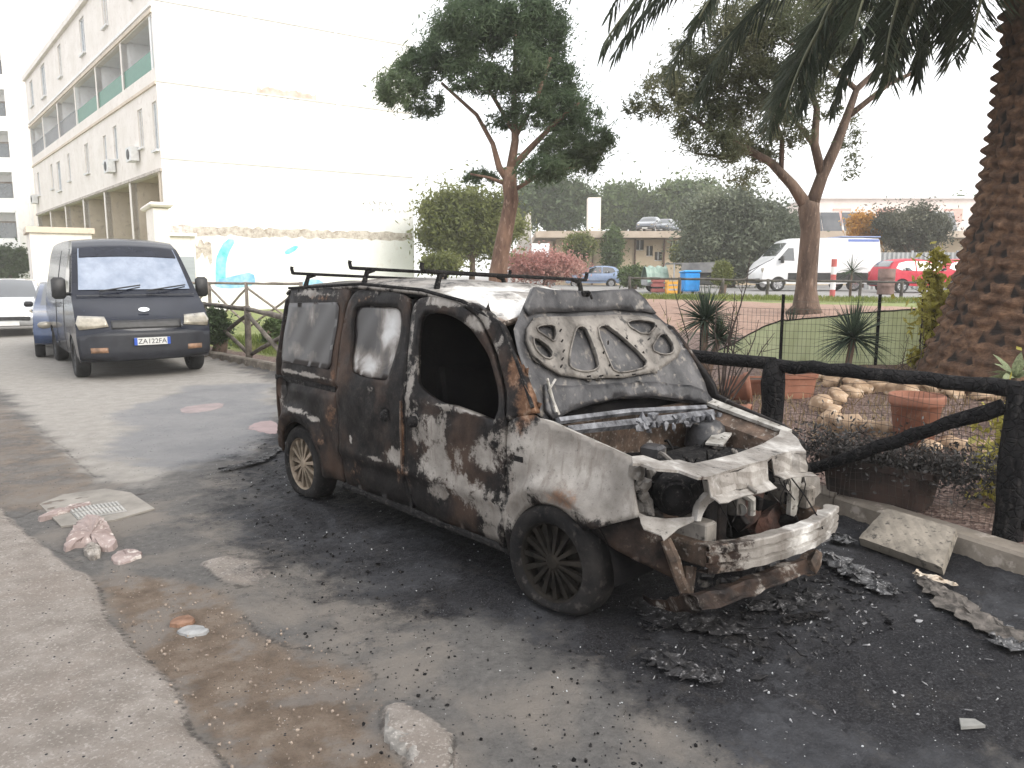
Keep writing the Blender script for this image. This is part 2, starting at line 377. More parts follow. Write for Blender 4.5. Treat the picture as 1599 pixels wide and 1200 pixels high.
def roadmat():
    m, t, b = newmat('worn_asphalt'); tc = N(t, 'TexCoord').outputs['Object']
    a1 = N(t, 'Attribute', attribute_name='za'); s1 = N(t, 'SeparateColor'); t.links.new(a1.outputs['Color'], s1.inputs[0])
    a2 = N(t, 'Attribute', attribute_name='zb'); s2 = N(t, 'SeparateColor'); t.links.new(a2.outputs['Color'], s2.inputs[0])
    soot_, conc_, dirt_ = s1.outputs; up_, blue_, crk = s2.outputs
    fine = noise(t, 95, 4, tc, .8); med = noise(t, 22, 10, tc, .78); big = noise(t, 1.7, 8, tc, .6, .5); mm = noise(t, 6, 8, tc, .65)
    asp = ramp(t, med, [(.3, (.08, .077, .076)), (.7, (.165, .158, .152))]); asp = mix(t, sstep(t, big, .42, .62), asp, (.19, .172, .155))
    con = ramp(t, mm, [(.3, (.185, .163, .145)), (.5, (.255, .228, .206)), (.7, (.33, .30, .275))])
    con = mix(t, mth(t, 'MULTIPLY', sstep(t, big, .45, .62), .5), con, (.235, .20, .175)); con = mix(t, mth(t, 'MULTIPLY', sstep(t, fine, .52, .72), .62), con, (.15, .128, .112)); con = mix(t, mth(t, 'MULTIPLY', sstep(t, noise(t, 75, 2, tc), .54, .70), .55), con, (.45, .42, .39))
    drt = ramp(t, mm, [(.3, (.10, .073, .053)), (.5, (.165, .126, .097)), (.7, (.235, .195, .16))]); drt = mix(t, mth(t, 'MULTIPLY', sstep(t, fine, .5, .68), .6), drt, (.09, .07, .056)); drt = mix(t, mth(t, 'MULTIPLY', sstep(t, noise(t, 3.1, 6, tc), .48, .6), .6), drt, (.20, .188, .178))
    upc = ramp(t, mm, [(.3, (.255, .238, .218)), (.7, (.35, .332, .308))])
    def j(s, amt=.5): return sstep(t, mth(t, 'ADD', s, mth(t, 'MULTIPLY', mth(t, 'SUBTRACT', med, .5), amt)), .35, .65)
    c = mix(t, sstep(t, mth(t, 'ADD', up_, mth(t, 'MULTIPLY', mth(t, 'SUBTRACT', big, .5), 1.1)), .2, .85), asp, upc); c = mix(t, mth(t, 'MULTIPLY', sstep(t, mth(t, 'ADD', blue_, mth(t, 'MULTIPLY', mth(t, 'SUBTRACT', big, .5), .8)), .3, .7), .65), c, (.185, .19, .205))
    jj = mth(t, 'MULTIPLY', mth(t, 'SUBTRACT', mm, .5), 1.2); c = mix(t, mth(t, 'MULTIPLY', sstep(t, mth(t, 'ADD', dirt_, jj), .25, .85), .92), c, drt); c = mix(t, sstep(t, mth(t, 'ADD', conc_, mth(t, 'MULTIPLY', jj, .35)), .3, .7), c, con)
    grit = mth(t, 'ADD', mth(t, 'MULTIPLY', mth(t, 'SUBTRACT', fine, .5), 1.0), mth(t, 'MULTIPLY', mth(t, 'SUBTRACT', mm, .5), 1.5)); grit = mth(t, 'ADD', grit, mth(t, 'MULTIPLY', mth(t, 'SUBTRACT', med, .5), 1.6)); grit = mth(t, 'ADD', grit, mth(t, 'MULTIPLY', mth(t, 'SUBTRACT', noise(t, 2.6, 7, tc, .65, .6), .5), 1.6))
    sc = ramp(t, fine, [(.38, (.006, .006, .008)), (.56, (.026, .0265, .031)), (.68, (.095, .095, .10))]); sc = mix(t, mth(t, 'MULTIPLY', sstep(t, noise(t, 1.3, 9, tc, .68, .8), .47, .66), .85), sc, ramp(t, med, [(.3, (.035, .036, .041)), (.7, (.085, .088, .098))])); sc = mix(t, mth(t, 'MULTIPLY', sstep(t, noise(t, 4.5, 9, tc, .7, .4), .55, .68), .5), sc, (.055, .05, .046)); b.inputs['Specular IOR Level'].default_value = .14
    sk = sstep(t, mth(t, 'ADD', soot_, mth(t, 'MULTIPLY', grit, .62)), .18, .80)
    c = mix(t, mth(t, 'MULTIPLY', sk, .97), c, sc)
    # scattered dark crumbs and pale chips
    vo = N(t, 'TexVoronoi', Scale=26.0); t.links.new(tc, vo.inputs['Vector'])
    c = mix(t, mth(t, 'MULTIPLY', mth(t, 'LESS_THAN', vo.outputs['Distance'], .13), mth(t, 'GREATER_THAN', mm, .50)), c, (.03, .03, .035))
    vo2 = N(t, 'TexVoronoi', Scale=41.0); t.links.new(tc, vo2.inputs['Vector'])
    c = mix(t, mth(t, 'MULTIPLY', mth(t, 'LESS_THAN', vo2.outputs['Distance'], .10), mth(t, 'GREATER_THAN', med, .55)), c, (.42, .42, .43))
    c = mix(t, mth(t, 'MULTIPLY', sstep(t, mth(t, 'ADD', crk, mth(t, 'MULTIPLY', mth(t, 'SUBTRACT', med, .56), 2.2)), .45, .95), .75), c, (.05, .045, .042))
    t.links.new(c, b.inputs['Base Color'])
    t.links.new(ramp(t, soot_, [(.2, .88), (.9, .62)]), b.inputs['Roughness'])
    p = bump(t, b, med, .7, .018); bump(t, b, fine, .9, .010, p); return m
def soilmat():
    m, t, b = newmat('garden_soil'); tc = N(t, 'TexCoord').outputs['Object']
    a1 = N(t, 'Attribute', attribute_name='za'); s1 = N(t, 'SeparateColor'); t.links.new(a1.outputs['Color'], s1.inputs[0])
    fine = noise(t, 75, 4, tc, .7); mm = noise(t, 5, 9, tc, .68); big = noise(t, .8, 6, tc)
    grv = ramp(t, fine, [(.3, (.035, .022, .02)), (.5, (.12, .075, .062)), (.68, (.21, .145, .125))])
    vo = N(t, 'TexVoronoi', Scale=48.0); t.links.new(tc, vo.inputs['Vector']); vs_ = N(t, 'SeparateColor'); t.links.new(vo.outputs['Color'], vs_.inputs[0])
    grv = mix(t, .55, grv, ramp(t, vs_.outputs[0], [(.1, (.05, .03, .028)), (.6, (.17, .11, .09)), (.95, (.36, .28, .24))]))
    pink = ramp(t, mm, [(.3, (.26, .16, .12)), (.7, (.40, .27, .21))])
    gr = ramp(t, mm, [(.3, (.10, .14, .035)), (.55, (.22, .25, .08)), (.75, (.38, .36, .20))])
    gy_ = ramp(t, mm, [(.3, (.22, .215, .21)), (.7, (.30, .29, .28))])
    nn = mth(t, 'MULTIPLY', mth(t, 'SUBTRACT', mm, .5), .9)
    c = mix(t, sstep(t, mth(t, 'ADD', s1.outputs[0], nn), .35, .65), grv, pink)
    c = mix(t, sstep(t, mth(t, 'ADD', s1.outputs[1], nn), .35, .65), c, gr); c = mix(t, sstep(t, s1.outputs[2], .4, .6), c, gy_)
    t.links.new(c, b.inputs['Base Color']); b.inputs['Roughness'].default_value = .9
    p = bump(t, b, mm, .4, .05); bump(t, b, vo.outputs['Distance'], .8, .012, p); return m
za = np.c_[soot, np.maximum(np.maximum(sC, sP), np.maximum(.30*sSp, sP2)), np.clip(sD + .5 * sB, 0, 1)]; zb = np.c_[np.clip(sU, 0, 1) * (1 - .35*sBl), sBl, cr]
gridmesh('road', qd < .07, roadmat(), {'za': za, 'zb': zb})
GZ[(GD < 0) & (GD > -.4)] = .0
mfar = ss(GP[:, 0], -6, 1)
pinkz = ss(GD, 5.0, 6.2) * mfar; grz = np.clip(ss(GD, 11.5, 12.5) * mfar + (1 - mfar) * ss(GD, .3, 1.0), 0, 1); gryz = ss(GD, 17, 18)
gridmesh('garden_soil', qd >= .07, soilmat(), {'za': np.c_[pinkz, grz, gryz]})

# ---------------- wheels ----------------
def wheel(parent, loc, r, w, side, rim=CHROME, tyre=TYRE, spokes=9, flatten=0, rr=.66, steer=0, nseg=40):
    """side=-1: outer face towards -y"""
    ri = r * rr; T = MB()
    T.lathe([(ri, -w*.42), (ri+.01, -w*.5), (r*.9, -w*.5), (r*.97, -w*.42), (r, -w*.25), (r, w*.25), (r*.97, w*.42), (r*.9, w*.5), (ri+.01, w*.5), (ri, w*.42)], (0, 0, 0), 'y', nseg)
    V = []
    for v in T.V:
        v = np.array(v)
        if flatten and v[2] < -r + flatten:
            ex = (-r + flatten) - v[2]; v[2] = -r + flatten - ex * .04; v[1] *= 1 + ex * 4; v[0] *= 1 + ex * 1.0
        V.append(v)
    T.V = V
    o = T.build('wheel', tyre, parent, True); o.location = loc; o.rotation_euler = (0, 0, steer)
    B = MB(); s = side
    B.lathe([(ri, s*w*.44), (ri*.97, s*w*.40), (ri*.93, s*w*.28), (ri*.93, -s*w*.4)], (0, 0, 0), 'y', nseg)
    B.lathe([(.001, s*w*.40), (ri*.16, s*w*.40), (ri*.24, s*w*.34), (ri*.24, s*w*.1)], (0, 0, 0), 'y', 20)
    for k in range(spokes):
        a = 2*math.pi*k/spokes + .2; ca, sa = math.cos(a), math.sin(a); t = np.array([-sa, 0, ca]); d = np.array([ca, 0, sa]); nrm = np.array([0, s, 0])
        kw = min(1, 9 / spokes); P = [d*ri*.2 - t*ri*.06*kw, d*ri*.95 - t*ri*.12*kw, d*ri*.95 + t*ri*.12*kw, d*ri*.2 + t*ri*.06*kw]
        q = [p + nrm*w*(.38 if i in (0, 3) else .36) for i, p in enumerate(P)] + [p + nrm*w*.22 for p in P]
        B.add(q, [(0,1,2,3) if s > 0 else (3,2,1,0), (0,4,5,1), (1,5,6,2), (2,6,7,3), (4,7,6,5)])
    B.lathe([(.001, s*w*.05), (ri*.93, s*w*.05)], (0, 0, 0), 'y', nseg)
    B.build('rim', rim, o); return o

# ---------------- the burnt van ----------------
van = empty('burnt_van', (VX, VY, 0), YAW, 'burnt out small van covered in soot and ash, bonnet raised and front stripped', 'van')
def Yb(x, z):
    y = np.interp(z, [.1, .3, .5, .8, .92, 1.0, 1.15, 1.45, 1.53, 1.58, 1.61], [.80, .845, .86, .86, .848, .835, .805, .752, .735, .705, .64])
    for cx, cz in ((.05, .25), (-2.56, .27)):
        r = math.hypot(x - cx, z - cz); y += .034 * math.exp(-((r - .385) / .040) ** 2) * (z > .2) + .010 * (1 if r < .385 else 0) * math.exp(-((r-.385)/.1)**2) + .012 * math.exp(-((r-.315)/.015)**2)
    y -= .085 * float(ss(np.array(z), .5, .88) * ss(np.array(x), -.25, .3)) + .05 * max(0, (x - .15) / .4) ** 2 + .05 * max(0, (-2.78 - x) / .17) ** 2
    if -2.0 < x < -.28: y += .012 * math.exp(-((z - .47) / .022) ** 2) - .006 * math.exp(-((z - .40) / .03) ** 2)
    y += .010 * math.exp(-((z - .925) / .012) ** 2) * (x < -.3)
    if x < -2.02: y -= .022 * math.exp(-((z - .875) / .028) ** 4)
    return y + .003 * math.sin(x * 9 + z * 13) + .0025 * math.sin(x * 23 - z * 17)
def Sr(x, z, off=0): return (x, -(Yb(x, z) + off), z)
def Sl(x, z, off=0): return (x, (Yb(x, z) + off), z - .075)      # the wreck leans a little to its far side
def blobs(P, L, iz=2):
    o = np.zeros(len(P))
    for x, z, rx, rz, a in L: o = np.maximum(o, a * np.exp(-(((P[:, 0] - x) / rx) ** 2 + ((P[:, iz] - z) / rz) ** 2)))
    return o
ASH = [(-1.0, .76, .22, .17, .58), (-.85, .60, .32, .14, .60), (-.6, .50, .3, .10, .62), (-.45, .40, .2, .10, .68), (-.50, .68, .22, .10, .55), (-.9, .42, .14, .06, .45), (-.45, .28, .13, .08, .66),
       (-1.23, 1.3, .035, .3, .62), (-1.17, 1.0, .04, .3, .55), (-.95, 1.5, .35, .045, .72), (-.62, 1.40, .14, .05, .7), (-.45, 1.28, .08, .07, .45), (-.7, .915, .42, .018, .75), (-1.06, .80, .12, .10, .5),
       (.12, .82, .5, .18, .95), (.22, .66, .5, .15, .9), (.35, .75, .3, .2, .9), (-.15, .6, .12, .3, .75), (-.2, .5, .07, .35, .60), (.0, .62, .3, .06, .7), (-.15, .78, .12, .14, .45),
       (-1.33, .545, .09, .06, .9), (-1.84, .57, .02, .05, .55), (-1.55, .495, .28, .010, .62), (-2.85, .72, .1, .10, .48), (-2.5, 1.51, .4, .035, .62), (-2.93, 1.2, .03, .3, .4), (-1.6, 1.53, .3, .03, .4), (-2.5, .935, .5, .016, .7), (-1.65, .925, .3, .014, .6), (-2.62, .675, .25, .018, .7), (-2.3, .64, .1, .02, .6)]  # thin streaks along creases and arch lips are painted highlights, the rest ash
RUST = [(-.18, 1.02, .09, .13, .95), (-.3, 1.17, .07, .12, .8), (-.2, .9, .06, .09, .6), (-1.24, .72, .02, .25, .95), (-1.24, .55, .04, .1, .7), (-2.08, .68, .1, .12, .6), (-2.08, .97, .05, .06, .7), (-1.25, .45, .15, .12, .45), (.12, .60, .13, .07, .75),
        (-1.8, .36, .2, .15, .42), (-2.25, .5, .15, .1, .45), (-2.4, 1.49, .3, .03, .6), (-1.8, 1.49, .2, .03, .5), (-2.5, 1.22, .3, .04, .45), (-.95, .4, .2, .1, .3)]
def bside(P): return np.c_[.10 + blobs(P, ASH), .10 + blobs(P, RUST), np.maximum(0, blobs(P, [(-.05, .60, .20, .018, .62), (.22, .565, .08, .02, .6), (.30, .52, .04, .03, .55), (-.85, 1.52, .25, .02, .45), (.2, .88, .3, .012, .5)]))]  # third channel paints white highlights on wing creases and top edges
fdoor_top = chaikin([(-1.205, .96), (-1.25, 1.22), (-1.265, 1.42), (-1.21, 1.515), (-1.05, 1.525), (-.78, 1.485), (-.60, 1.385), (-.46, 1.21), (-.36, 1.04), (-.315, .90)], 2, False)
fwin = chaikin([(-1.15, 1.44), (-1.165, 1.30), (-1.155, 1.16), (-1.12, 1.03), (-1.03, .975), (-.88, .945), (-.62, .918), (-.41, .90), (-.375, .915), (-.385, 1.02), (-.46, 1.16), (-.57, 1.28), (-.72, 1.375), (-.88, 1.425)], 2)
fdoor = fdoor_top + [(-.31, .55), (-.31, .24), (-1.0, .235), (-1.16, .27), (-1.21, .40), (-1.215, .7)]
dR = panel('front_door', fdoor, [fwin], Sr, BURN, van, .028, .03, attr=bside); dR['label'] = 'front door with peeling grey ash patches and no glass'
MB().lathe([(.052, -.004), (.056, .004), (.048, .010), (.034, .004), (.033, -.03), (.001, -.03)], (-1.10, -(Yb(-1.10, .795)) , .795), 'y', 24).build('handle_hole', CHAR, dR, True)
sdoor = chaikin([(-1.975, .55), (-2.03, .95), (-2.04, 1.30), (-2.01, 1.46), (-1.93, 1.545), (-1.80, 1.555), (-1.33, 1.535), (-1.275, 1.46), (-1.262, 1.22), (-1.222, .95)], 2, False) + [(-1.228, .40), (-1.175, .245), (-1.95, .235), (-1.975, .4)]
swin = chaikin([(-1.91, 1.40), (-1.87, 1.455), (-1.43, 1.45), (-1.36, 1.42), (-1.345, 1.30), (-1.40, 1.04), (-1.44, .99), (-1.80, 1.00), (-1.87, 1.03), (-1.90, 1.2)], 2)
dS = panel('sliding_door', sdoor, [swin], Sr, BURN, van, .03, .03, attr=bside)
def bglass(P): return np.c_[.12 + blobs(P, [(-1.48, 1.34, .14, .15, .85), (-1.65, 1.07, .16, .09, .7), (-1.85, 1.08, .06, .12, .6), (-1.42, 1.15, .05, .2, .5), (-1.55, 1.42, .2, .05, .5)]), .05 + blobs(P, [(-1.6, 1.1, .2, .08, .3)]), blobs(P, [(-1.46, 1.36, .10, .12, .42)])]
mG, tG, bG = newmat('sooted_glass')
def sootglass():
    m, t, b = mG, tG, bG; tc = N(t, 'TexCoord').outputs['Object']
    a = N(t, 'Attribute', attribute_name='burn'); s = N(t, 'SeparateColor'); t.links.new(a.outputs['Color'], s.inputs[0])
    n1 = noise(t, 5, 8, tc, .6, .8); k = mth(t, 'ADD', s.outputs[0], mth(t, 'MULTIPLY', mth(t, 'SUBTRACT', n1, .5), 1.1))
    c = ramp(t, k, [(.3, (.02, .017, .018)), (.5, (.10, .085, .075)), (.68, (.30, .285, .275)), (.9, (.42, .42, .42))])
    t.links.new(c, b.inputs['Base Color']); b.inputs['Roughness'].default_value = .35; bump(t, b, n1, .15, .004)
sootglass()
panel('window_pane', swin, [], lambda x, z: Sr(x, z, -.018), mG, dS, .03, .006, attr=bglass)
MB().lathe([(.05, -.002), (.04, .006), (.03, -.02), (.001, -.02)], (-1.42, -(Yb(-1.42, .785)), .785), 'y', 20).build('handle_hole', CHAR, dS, True)
MB().tube([(-1.236, -.868, .52), (-1.238, -.868, .75), (-1.244, -.86, .90)], .006, 6).build('edge_strip', RUSTM, dS)
rq = chaikin([(-2.955, .97), (-2.955, 1.2), (-2.94, 1.44), (-2.91, 1.52), (-2.8, 1.54), (-2.3, 1.565), (-2.02, 1.56), (-1.99, 1.50), (-2.05, 1.40), (-2.052, 1.0), (-1.99, .6)], 1, False)
rq = rq + [(-1.985, .235), (-2.24, .235)] + arc(-2.56, .27, .312, -6, 172, 20) + [(-2.88, .30), (-2.945, .36), (-2.965, .5), (-2.965, .8)]
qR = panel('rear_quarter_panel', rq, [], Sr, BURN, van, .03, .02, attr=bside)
rwin = [(-2.88, 1.41), (-2.85, 1.435), (-2.14, 1.46), (-2.105, 1.43), (-2.11, 1.04), (-2.14, 1.005), (-2.84, 1.0), (-2.88, 1.03)]
def brw(P): return np.c_[.08 + blobs(P, [(-2.72, 1.30, .10, .10, .42), (-2.45, 1.33, .10, .12, .45), (-2.65, 1.1, .2, .06, .42), (-2.35, 1.08, .15, .06, .4), (-2.5, 1.2, .3, .02, .1)]), .05 + blobs(P, [(-2.5, 1.22, .35, .05, .4)]), np.zeros(len(P))]
panel('blanked_window', rwin, [], lambda x, z: Sr(x, z, .004), mG, qR, .03, .010, attr=brw, soff=0)
MB().box((-2.5, -.838, .875), (.9, .012, .035)).build('slide_rail', CHAR, qR)
MB().box((-2.90, -.845, .50), (.025, .02, .09)).build('vent_slot', CHAR, qR)
MB().lathe([(.085, -.003), (.083, .004), (.001, .006)], (-2.82, -(Yb(-2.82, .80)), .80), 'y', 24).build('fuel_flap', BURN, qR, True)
# fender
fen = [(-.292, .905), (-.24, .945), (-.13, .965), (.01, .929), (.117, .905), (.224, .879), (.332, .86), (.419, .838), (.44, .815), (.453, .756), (.464, .71), (.497, .64), (.52, .595)] + arc(.05, .24, .31, 50, 188, 22) + [(-.262, .185), (-.292, .19)]
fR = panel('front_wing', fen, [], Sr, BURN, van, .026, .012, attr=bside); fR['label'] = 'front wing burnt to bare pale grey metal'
MB().box((-.20, -.862, .735), (.06, .012, .028), rz=0).build('indicator_slot', CHAR, fR)
ap = [(-.79, 1.485), (-.60, 1.41), (-.44, 1.235), (-.335, 1.05), (-.30, .915), (-.13, .975), (-.17, 1.06), (-.30, 1.215), (-.45, 1.385), (-.56, 1.45), (-.7, 1.50)]
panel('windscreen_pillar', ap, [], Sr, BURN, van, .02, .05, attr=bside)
# sill and left side
MB().box((-1.15, -.79, .215), (1.72, .10, .05), bev=.015).build('sill', CHAR, van)
lefto = [(-2.955, .4), (-2.96, .8), (-2.955, 1.2), (-2.94, 1.44), (-2.91, 1.52), (-2.3, 1.565), (-1.3, 1.55), (-1.05, 1.525), (-.78, 1.485), (-.45, 1.385), (-.15, 1.03), (-.13, .965), (.01, .929), (.117, .905), (.332, .86), (.44, .815), (.464, .71), (.52, .595)] + arc(.05, .24, .31, 50, 184, 14) + [(-.29, .22), (-2.24, .22)] + arc(-2.56, .27, .312, -6, 172, 14) + [(-2.9, .3)]
lw = [[(x, z) for x, z in fwin], swin]
bl = lambda P: np.c_[.25 + 0*P[:, 0], .15 + 0*P[:, 0], 0*P[:, 0]]
sl_ = panel('left_body_side', lefto, lw, Sl, BURN, van, .05, .03, attr=bl, flip=True)
for w_ in lw: panel('window_pane', w_, [], lambda x, z: Sl(x, z, -.02), mG, sl_, .06, .006, attr=lambda P: np.c_[.05+0*P[:,0], 0*P[:,0], 0*P[:,0]])
# roof
def zr(x, v):
    e = np.interp(x, [-2.96, -2.9, -1.9, -1.2, -.78, -.45, -.3], [1.50, 1.535, 1.575, 1.55, 1.49, 1.385, 1.30]); return e + .075 * (1 - abs(v) ** 3.2) + .010 * math.sin(v * 7) * (1 - abs(v)) + .006 * math.sin(x * 14) * (1 - v*v) - .0375 * (v + 1)
RV = []; nu, nv = 60, 36
for i in range(nu):
    for j in range(nv):
        v = -1 + 2 * j / (nv - 1); xf = -.48 - .06 * (1 - v * v); x = -2.95 + (xf + 2.95) * i / (nu - 1); RV.append((x, v * .728, zr(x, v)))
RF = [(i*nv+j, (i+1)*nv+j, (i+1)*nv+j+1, i*nv+j+1) for i in range(nu-1) for j in range(nv-1)]
PA = np.array(RV)
rw = np.c_[.35 + .3*ss(PA[:, 0], -2.9, -.8), .12 + .5*np.exp(-((PA[:, 0]+.5)/.10)**2), .12 + .55 * ss(PA[:, 0], -1.5, -.9) * (1 - .55 * np.exp(-((PA[:, 0]+.75)/.12)**2 - ((PA[:,1]+.2)/.3)**2)) * (1 - ss(np.abs(PA[:, 1]), .66, .73)) ]
mk('roof', RV, RF, BURN, van, True, solid=.02, soff=-1, attrs={'burn': rw})
MB().tube([(-.49, -.72, 1.385), (-.54, -.35, 1.45), (-.56, 0, 1.44), (-.54, .35, 1.41), (-.50, .68, 1.32)], .018, 8).build('windscreen_header', RUSTM, van, True)
# gutters along the roof edge
MB().tube([(-2.9, -.725, 1.545), (-1.9, -.712, 1.588), (-1.2, -.722, 1.56), (-.8, -.735, 1.505), (-.47, -.755, 1.40), (-.3, -.785, 1.215), (-.14, -.825, 1.0)], .011, 6).build('roof_gutter', CHAR, van)
# roof bars
for xb in (-2.80, -1.97, -1.16):
    b = MB(); zt = zr(xb, 0) + .055
    b.box((xb, -.03, zt), (.045, 1.42, .022), bev=.006, rx=R(-2.5)); ro = b.build('roof_bar', CHAR, van)
    for s in (-1, 1):
        MB().tube([(xb, s*.71-.03, zt-s*.03), (xb+.004, s*.72-.03, zt+.035-s*.03), (xb+.006, s*.717-.03, zt+.05-s*.03)], .014, 6).build('end_stop', CHAR, ro)
        MB().tube([(xb, s*.56, zt - .005-s*.025), (xb, s*.615, zt - .02-s*.025), (xb, s*.63, zt - .06-s*.025), (xb, s*.64, zr(xb, s*.88))], [.016, .018, .017, .02], 8).build('bar_foot', CHAR, ro)
# tail, floor, firewall
rear = [(-.80, .35), (.80, .35), (.83, .8), (.82, 1.0), (.72, 1.45), (.66, 1.53), (-.66, 1.53), (-.72, 1.45), (-.82, 1.0), (-.83, .8)]
panel('tailgate', rear, [], lambda y, z: (-2.955 - .03*(1-(y/.83)**2) - .02*(z < .7), y, z), BURN, van, .07, .02, attr=bl)
b = MB(); b.box((-1.4, 0, .24), (3.0, 1.5, .03)); b.box((-.30, 0, .52), (.03, 1.56, .6)); b.box((-1.25, 0, .9), (.03, 1.5, 1.2)); b.box((-1.8, 0, 1.44), (2.0, 1.20, .01)); b.build('floor_and_bulkhead', DARK, van)
b = MB()
for s in (-.38, .38):
    b = MB(); b.box((-.95, s, .45), (.5, .48, .12), bev=.03); b.box((-1.16, s, .78), (.10, .46, .62), ry=R(-10), bev=.03); b.build('seat_frame', DARK, van)
b = MB(); b.box((-.38, 0, .83), (.22, 1.4, .16), bev=.03); b.tube([(-.50 + .03*math.sin(a), .38 + .17*math.cos(a), .92 + .17*math.sin(a)) for a in np.linspace(0, 6.28, 20)], .012, 6); b.build('dashboard', DARK, van)
for s in (-1, 1):    # wheelhouse liners
    for cx, nm_ in ((.05, 'wheel_housing'), (-2.56, 'wheel_housing')):
        pts = arc(cx, .25, .33, -5, 185, 16); V = [(x, s*.80, z) for x, z in pts] + [(x, s*.50, z) for x, z in pts]; n = len(pts)
        mk(nm_, V + [(cx, s*.5, .25)], [(i, i+1, n+i+1, n+i) for i in range(n-1)] + [(n+i, n+i+1, 2*n) for i in range(n-1)], DARK, van, False)
wheel(van, (0.02, -.775, .252), .294, .19, -1, BRIM, BTYRE, 15, .075, .68, R(3))
wheel(van, (-2.585, -.765, .258), .285, .17, -1, BRIM2, BTYRE, 13, .055, .68)
wheel(van, (0.02, .765, .265), .29, .17, 1, BRIM, BTYRE, 9, .05); wheel(van, (-2.585, .765, .262), .285, .17, 1, BRIM, BTYRE, 9, .05)
# bonnet: raised, leaning back, plane x + .55 z = .356
def hp(X, Y, scale=True):
    px, py = (800 + X*.3252, 420 + Y*.3252); r = rv(px, py); t = (.356 - (VO[0] + .55*VO[2])) / (r[0] + .55*r[2]); q = VO + r*t; return (q[1], q[2])
hn = np.array([1, 0, .55]); hn = hn / np.linalg.norm(hn)
def hf(off):
    def f(y, z):
        bow = -.05 * (1 - (y / .7) ** 2) * 1.0 + .03 * math.sin((z - .9) * 4)
        fold = .035 * float(ss(np.array(z), 1.42, 1.56)); p = np.array([.356 - .55*z, y, z]) + hn * (off + bow + fold + .004*math.sin(y*21+z*15)); return p
    return f
houter = [hp(*p) for p in [(90, 98), (200, 108), (330, 108), (400, 108), (520, 103), (575, 100), (640, 155), (700, 215), (780, 300), (830, 375), (880, 450), (935, 545), (965, 620), (990, 665), (930, 648), (850, 622), (700, 600), (560, 602), (420, 632), (300, 672), (205, 728), (125, 690), (65, 550), (22, 400), (8, 290), (55, 185)]]
hin = [hp(*p) for p in [(95, 250), (130, 232), (300, 222), (500, 212), (640, 225), (705, 250), (775, 330), (805, 390), (790, 430), (700, 490), (560, 512), (380, 520), (240, 512), (160, 470), (90, 420), (60, 350), (65, 290)]]
hh = [[(100, 300), (130, 275), (205, 265), (215, 310), (200, 355), (165, 335)], [(88, 328), (188, 392), (185, 440), (135, 430), (92, 380)], [(300, 310), (320, 275), (350, 268), (375, 290), (430, 450), (415, 480), (360, 490), (290, 480), (272, 455)],
      [(415, 285), (440, 265), (480, 270), (660, 430), (650, 468), (590, 485), (505, 490), (480, 440)], [(548, 258), (590, 242), (680, 252), (690, 280), (642, 325)], [(698, 330), (715, 312), (742, 322), (775, 380), (765, 410), (722, 415), (668, 385)]]
hh = [chaikin([hp(*p) for p in h], 1) for h in hh]
def bh(P):
    z = P[:, 2]; return np.c_[.26 + .14*np.exp(-((z-1.5)/.07)**2) + blobs(P[:, [1, 2]], [(-.1, 1.15, .5, .1, .15)], 1), .08 + .2*np.exp(-((z-1.0)/.06)**2), 0*z]
hd = panel('bonnet', houter, [], hf(-.028), BONM, van, .035, .004, attr=bh, soff=0); hd['label'] = 'raised bonnet, its sooty ribbed underside facing the front'
def bhi(P):
    return np.c_[.42 + .15 * np.sin(P[:, 1] * 8) * .5, .12 + 0*P[:, 0], .06 + 0*P[:, 0]]
panel('bonnet_frame', hin, hh, hf(.004), BONF, hd, .026, .022, attr=bhi)
lipo = [hp(*p) for p in [(90, 98), (330, 108), (575, 100), (640, 155), (690, 215), (640, 200), (500, 188), (300, 198), (130, 208), (85, 225), (55, 185)]]
panel('front_lip', lipo, [], hf(.0), BONM, hd, .03, .02, attr=bh)
rib = [hp(*p) for p in [(150, 560), (300, 560), (500, 540), (700, 535), (860, 560), (930, 590), (985, 662), (850, 622), (700, 600), (560, 602), (420, 632), (300, 672), (205, 728), (160, 680)]]
panel('rear_lip', rib, [], hf(.006), BONM, hd, .03, .018, attr=bhi)
for h in hh:      # rolled rims round the openings
    MB().tube([hf(.007)(*p) for p in dens(h, .02)] + [hf(.007)(*h[0])], .0055, 5).build('opening_rim', BONF, hd, True)
slots = MB()
for X, Y, a in [(232, 300, 80), (240, 350, 80), (245, 400, 80), (236, 440, 80), (230, 475, 80), (380, 510, 3), (440, 508, 0), (520, 505, -3), (600, 500, -3), (470, 350, -60), (450, 400, -65), (480, 460, -65), (560, 330, -45), (600, 370, -45), (640, 400, -42), (690, 280, -50), (655, 340, 50)]:
    y, z = hp(X, Y); c_ = hf(.006)(y, z); MB().box(c_, (.004, .030, .009), rx=R(a), ry=R(28)).build('pressed_slot', CHAR, hd)
b = MB(); c_ = hf(.0)(*hp(352, 120)); b.box(c_, (.03, .07, .035), bev=.008); b.tube([c_, c_ + np.array([.03, 0, .01]), c_ + np.array([.035, .02, -.03])], .008, 6); b.build('latch', CHAR, hd)
b = MB(); b.tube([hf(.02)(*hp(150, 540)), hf(.03)(*hp(195, 700))], .008, 6); b.tube([hf(.02)(*hp(195, 540)), hf(.03)(*hp(150, 600)), hf(.03)(*hp(210, 710))], .007, 6); b.build('hinge_arm', ASHM, hd)
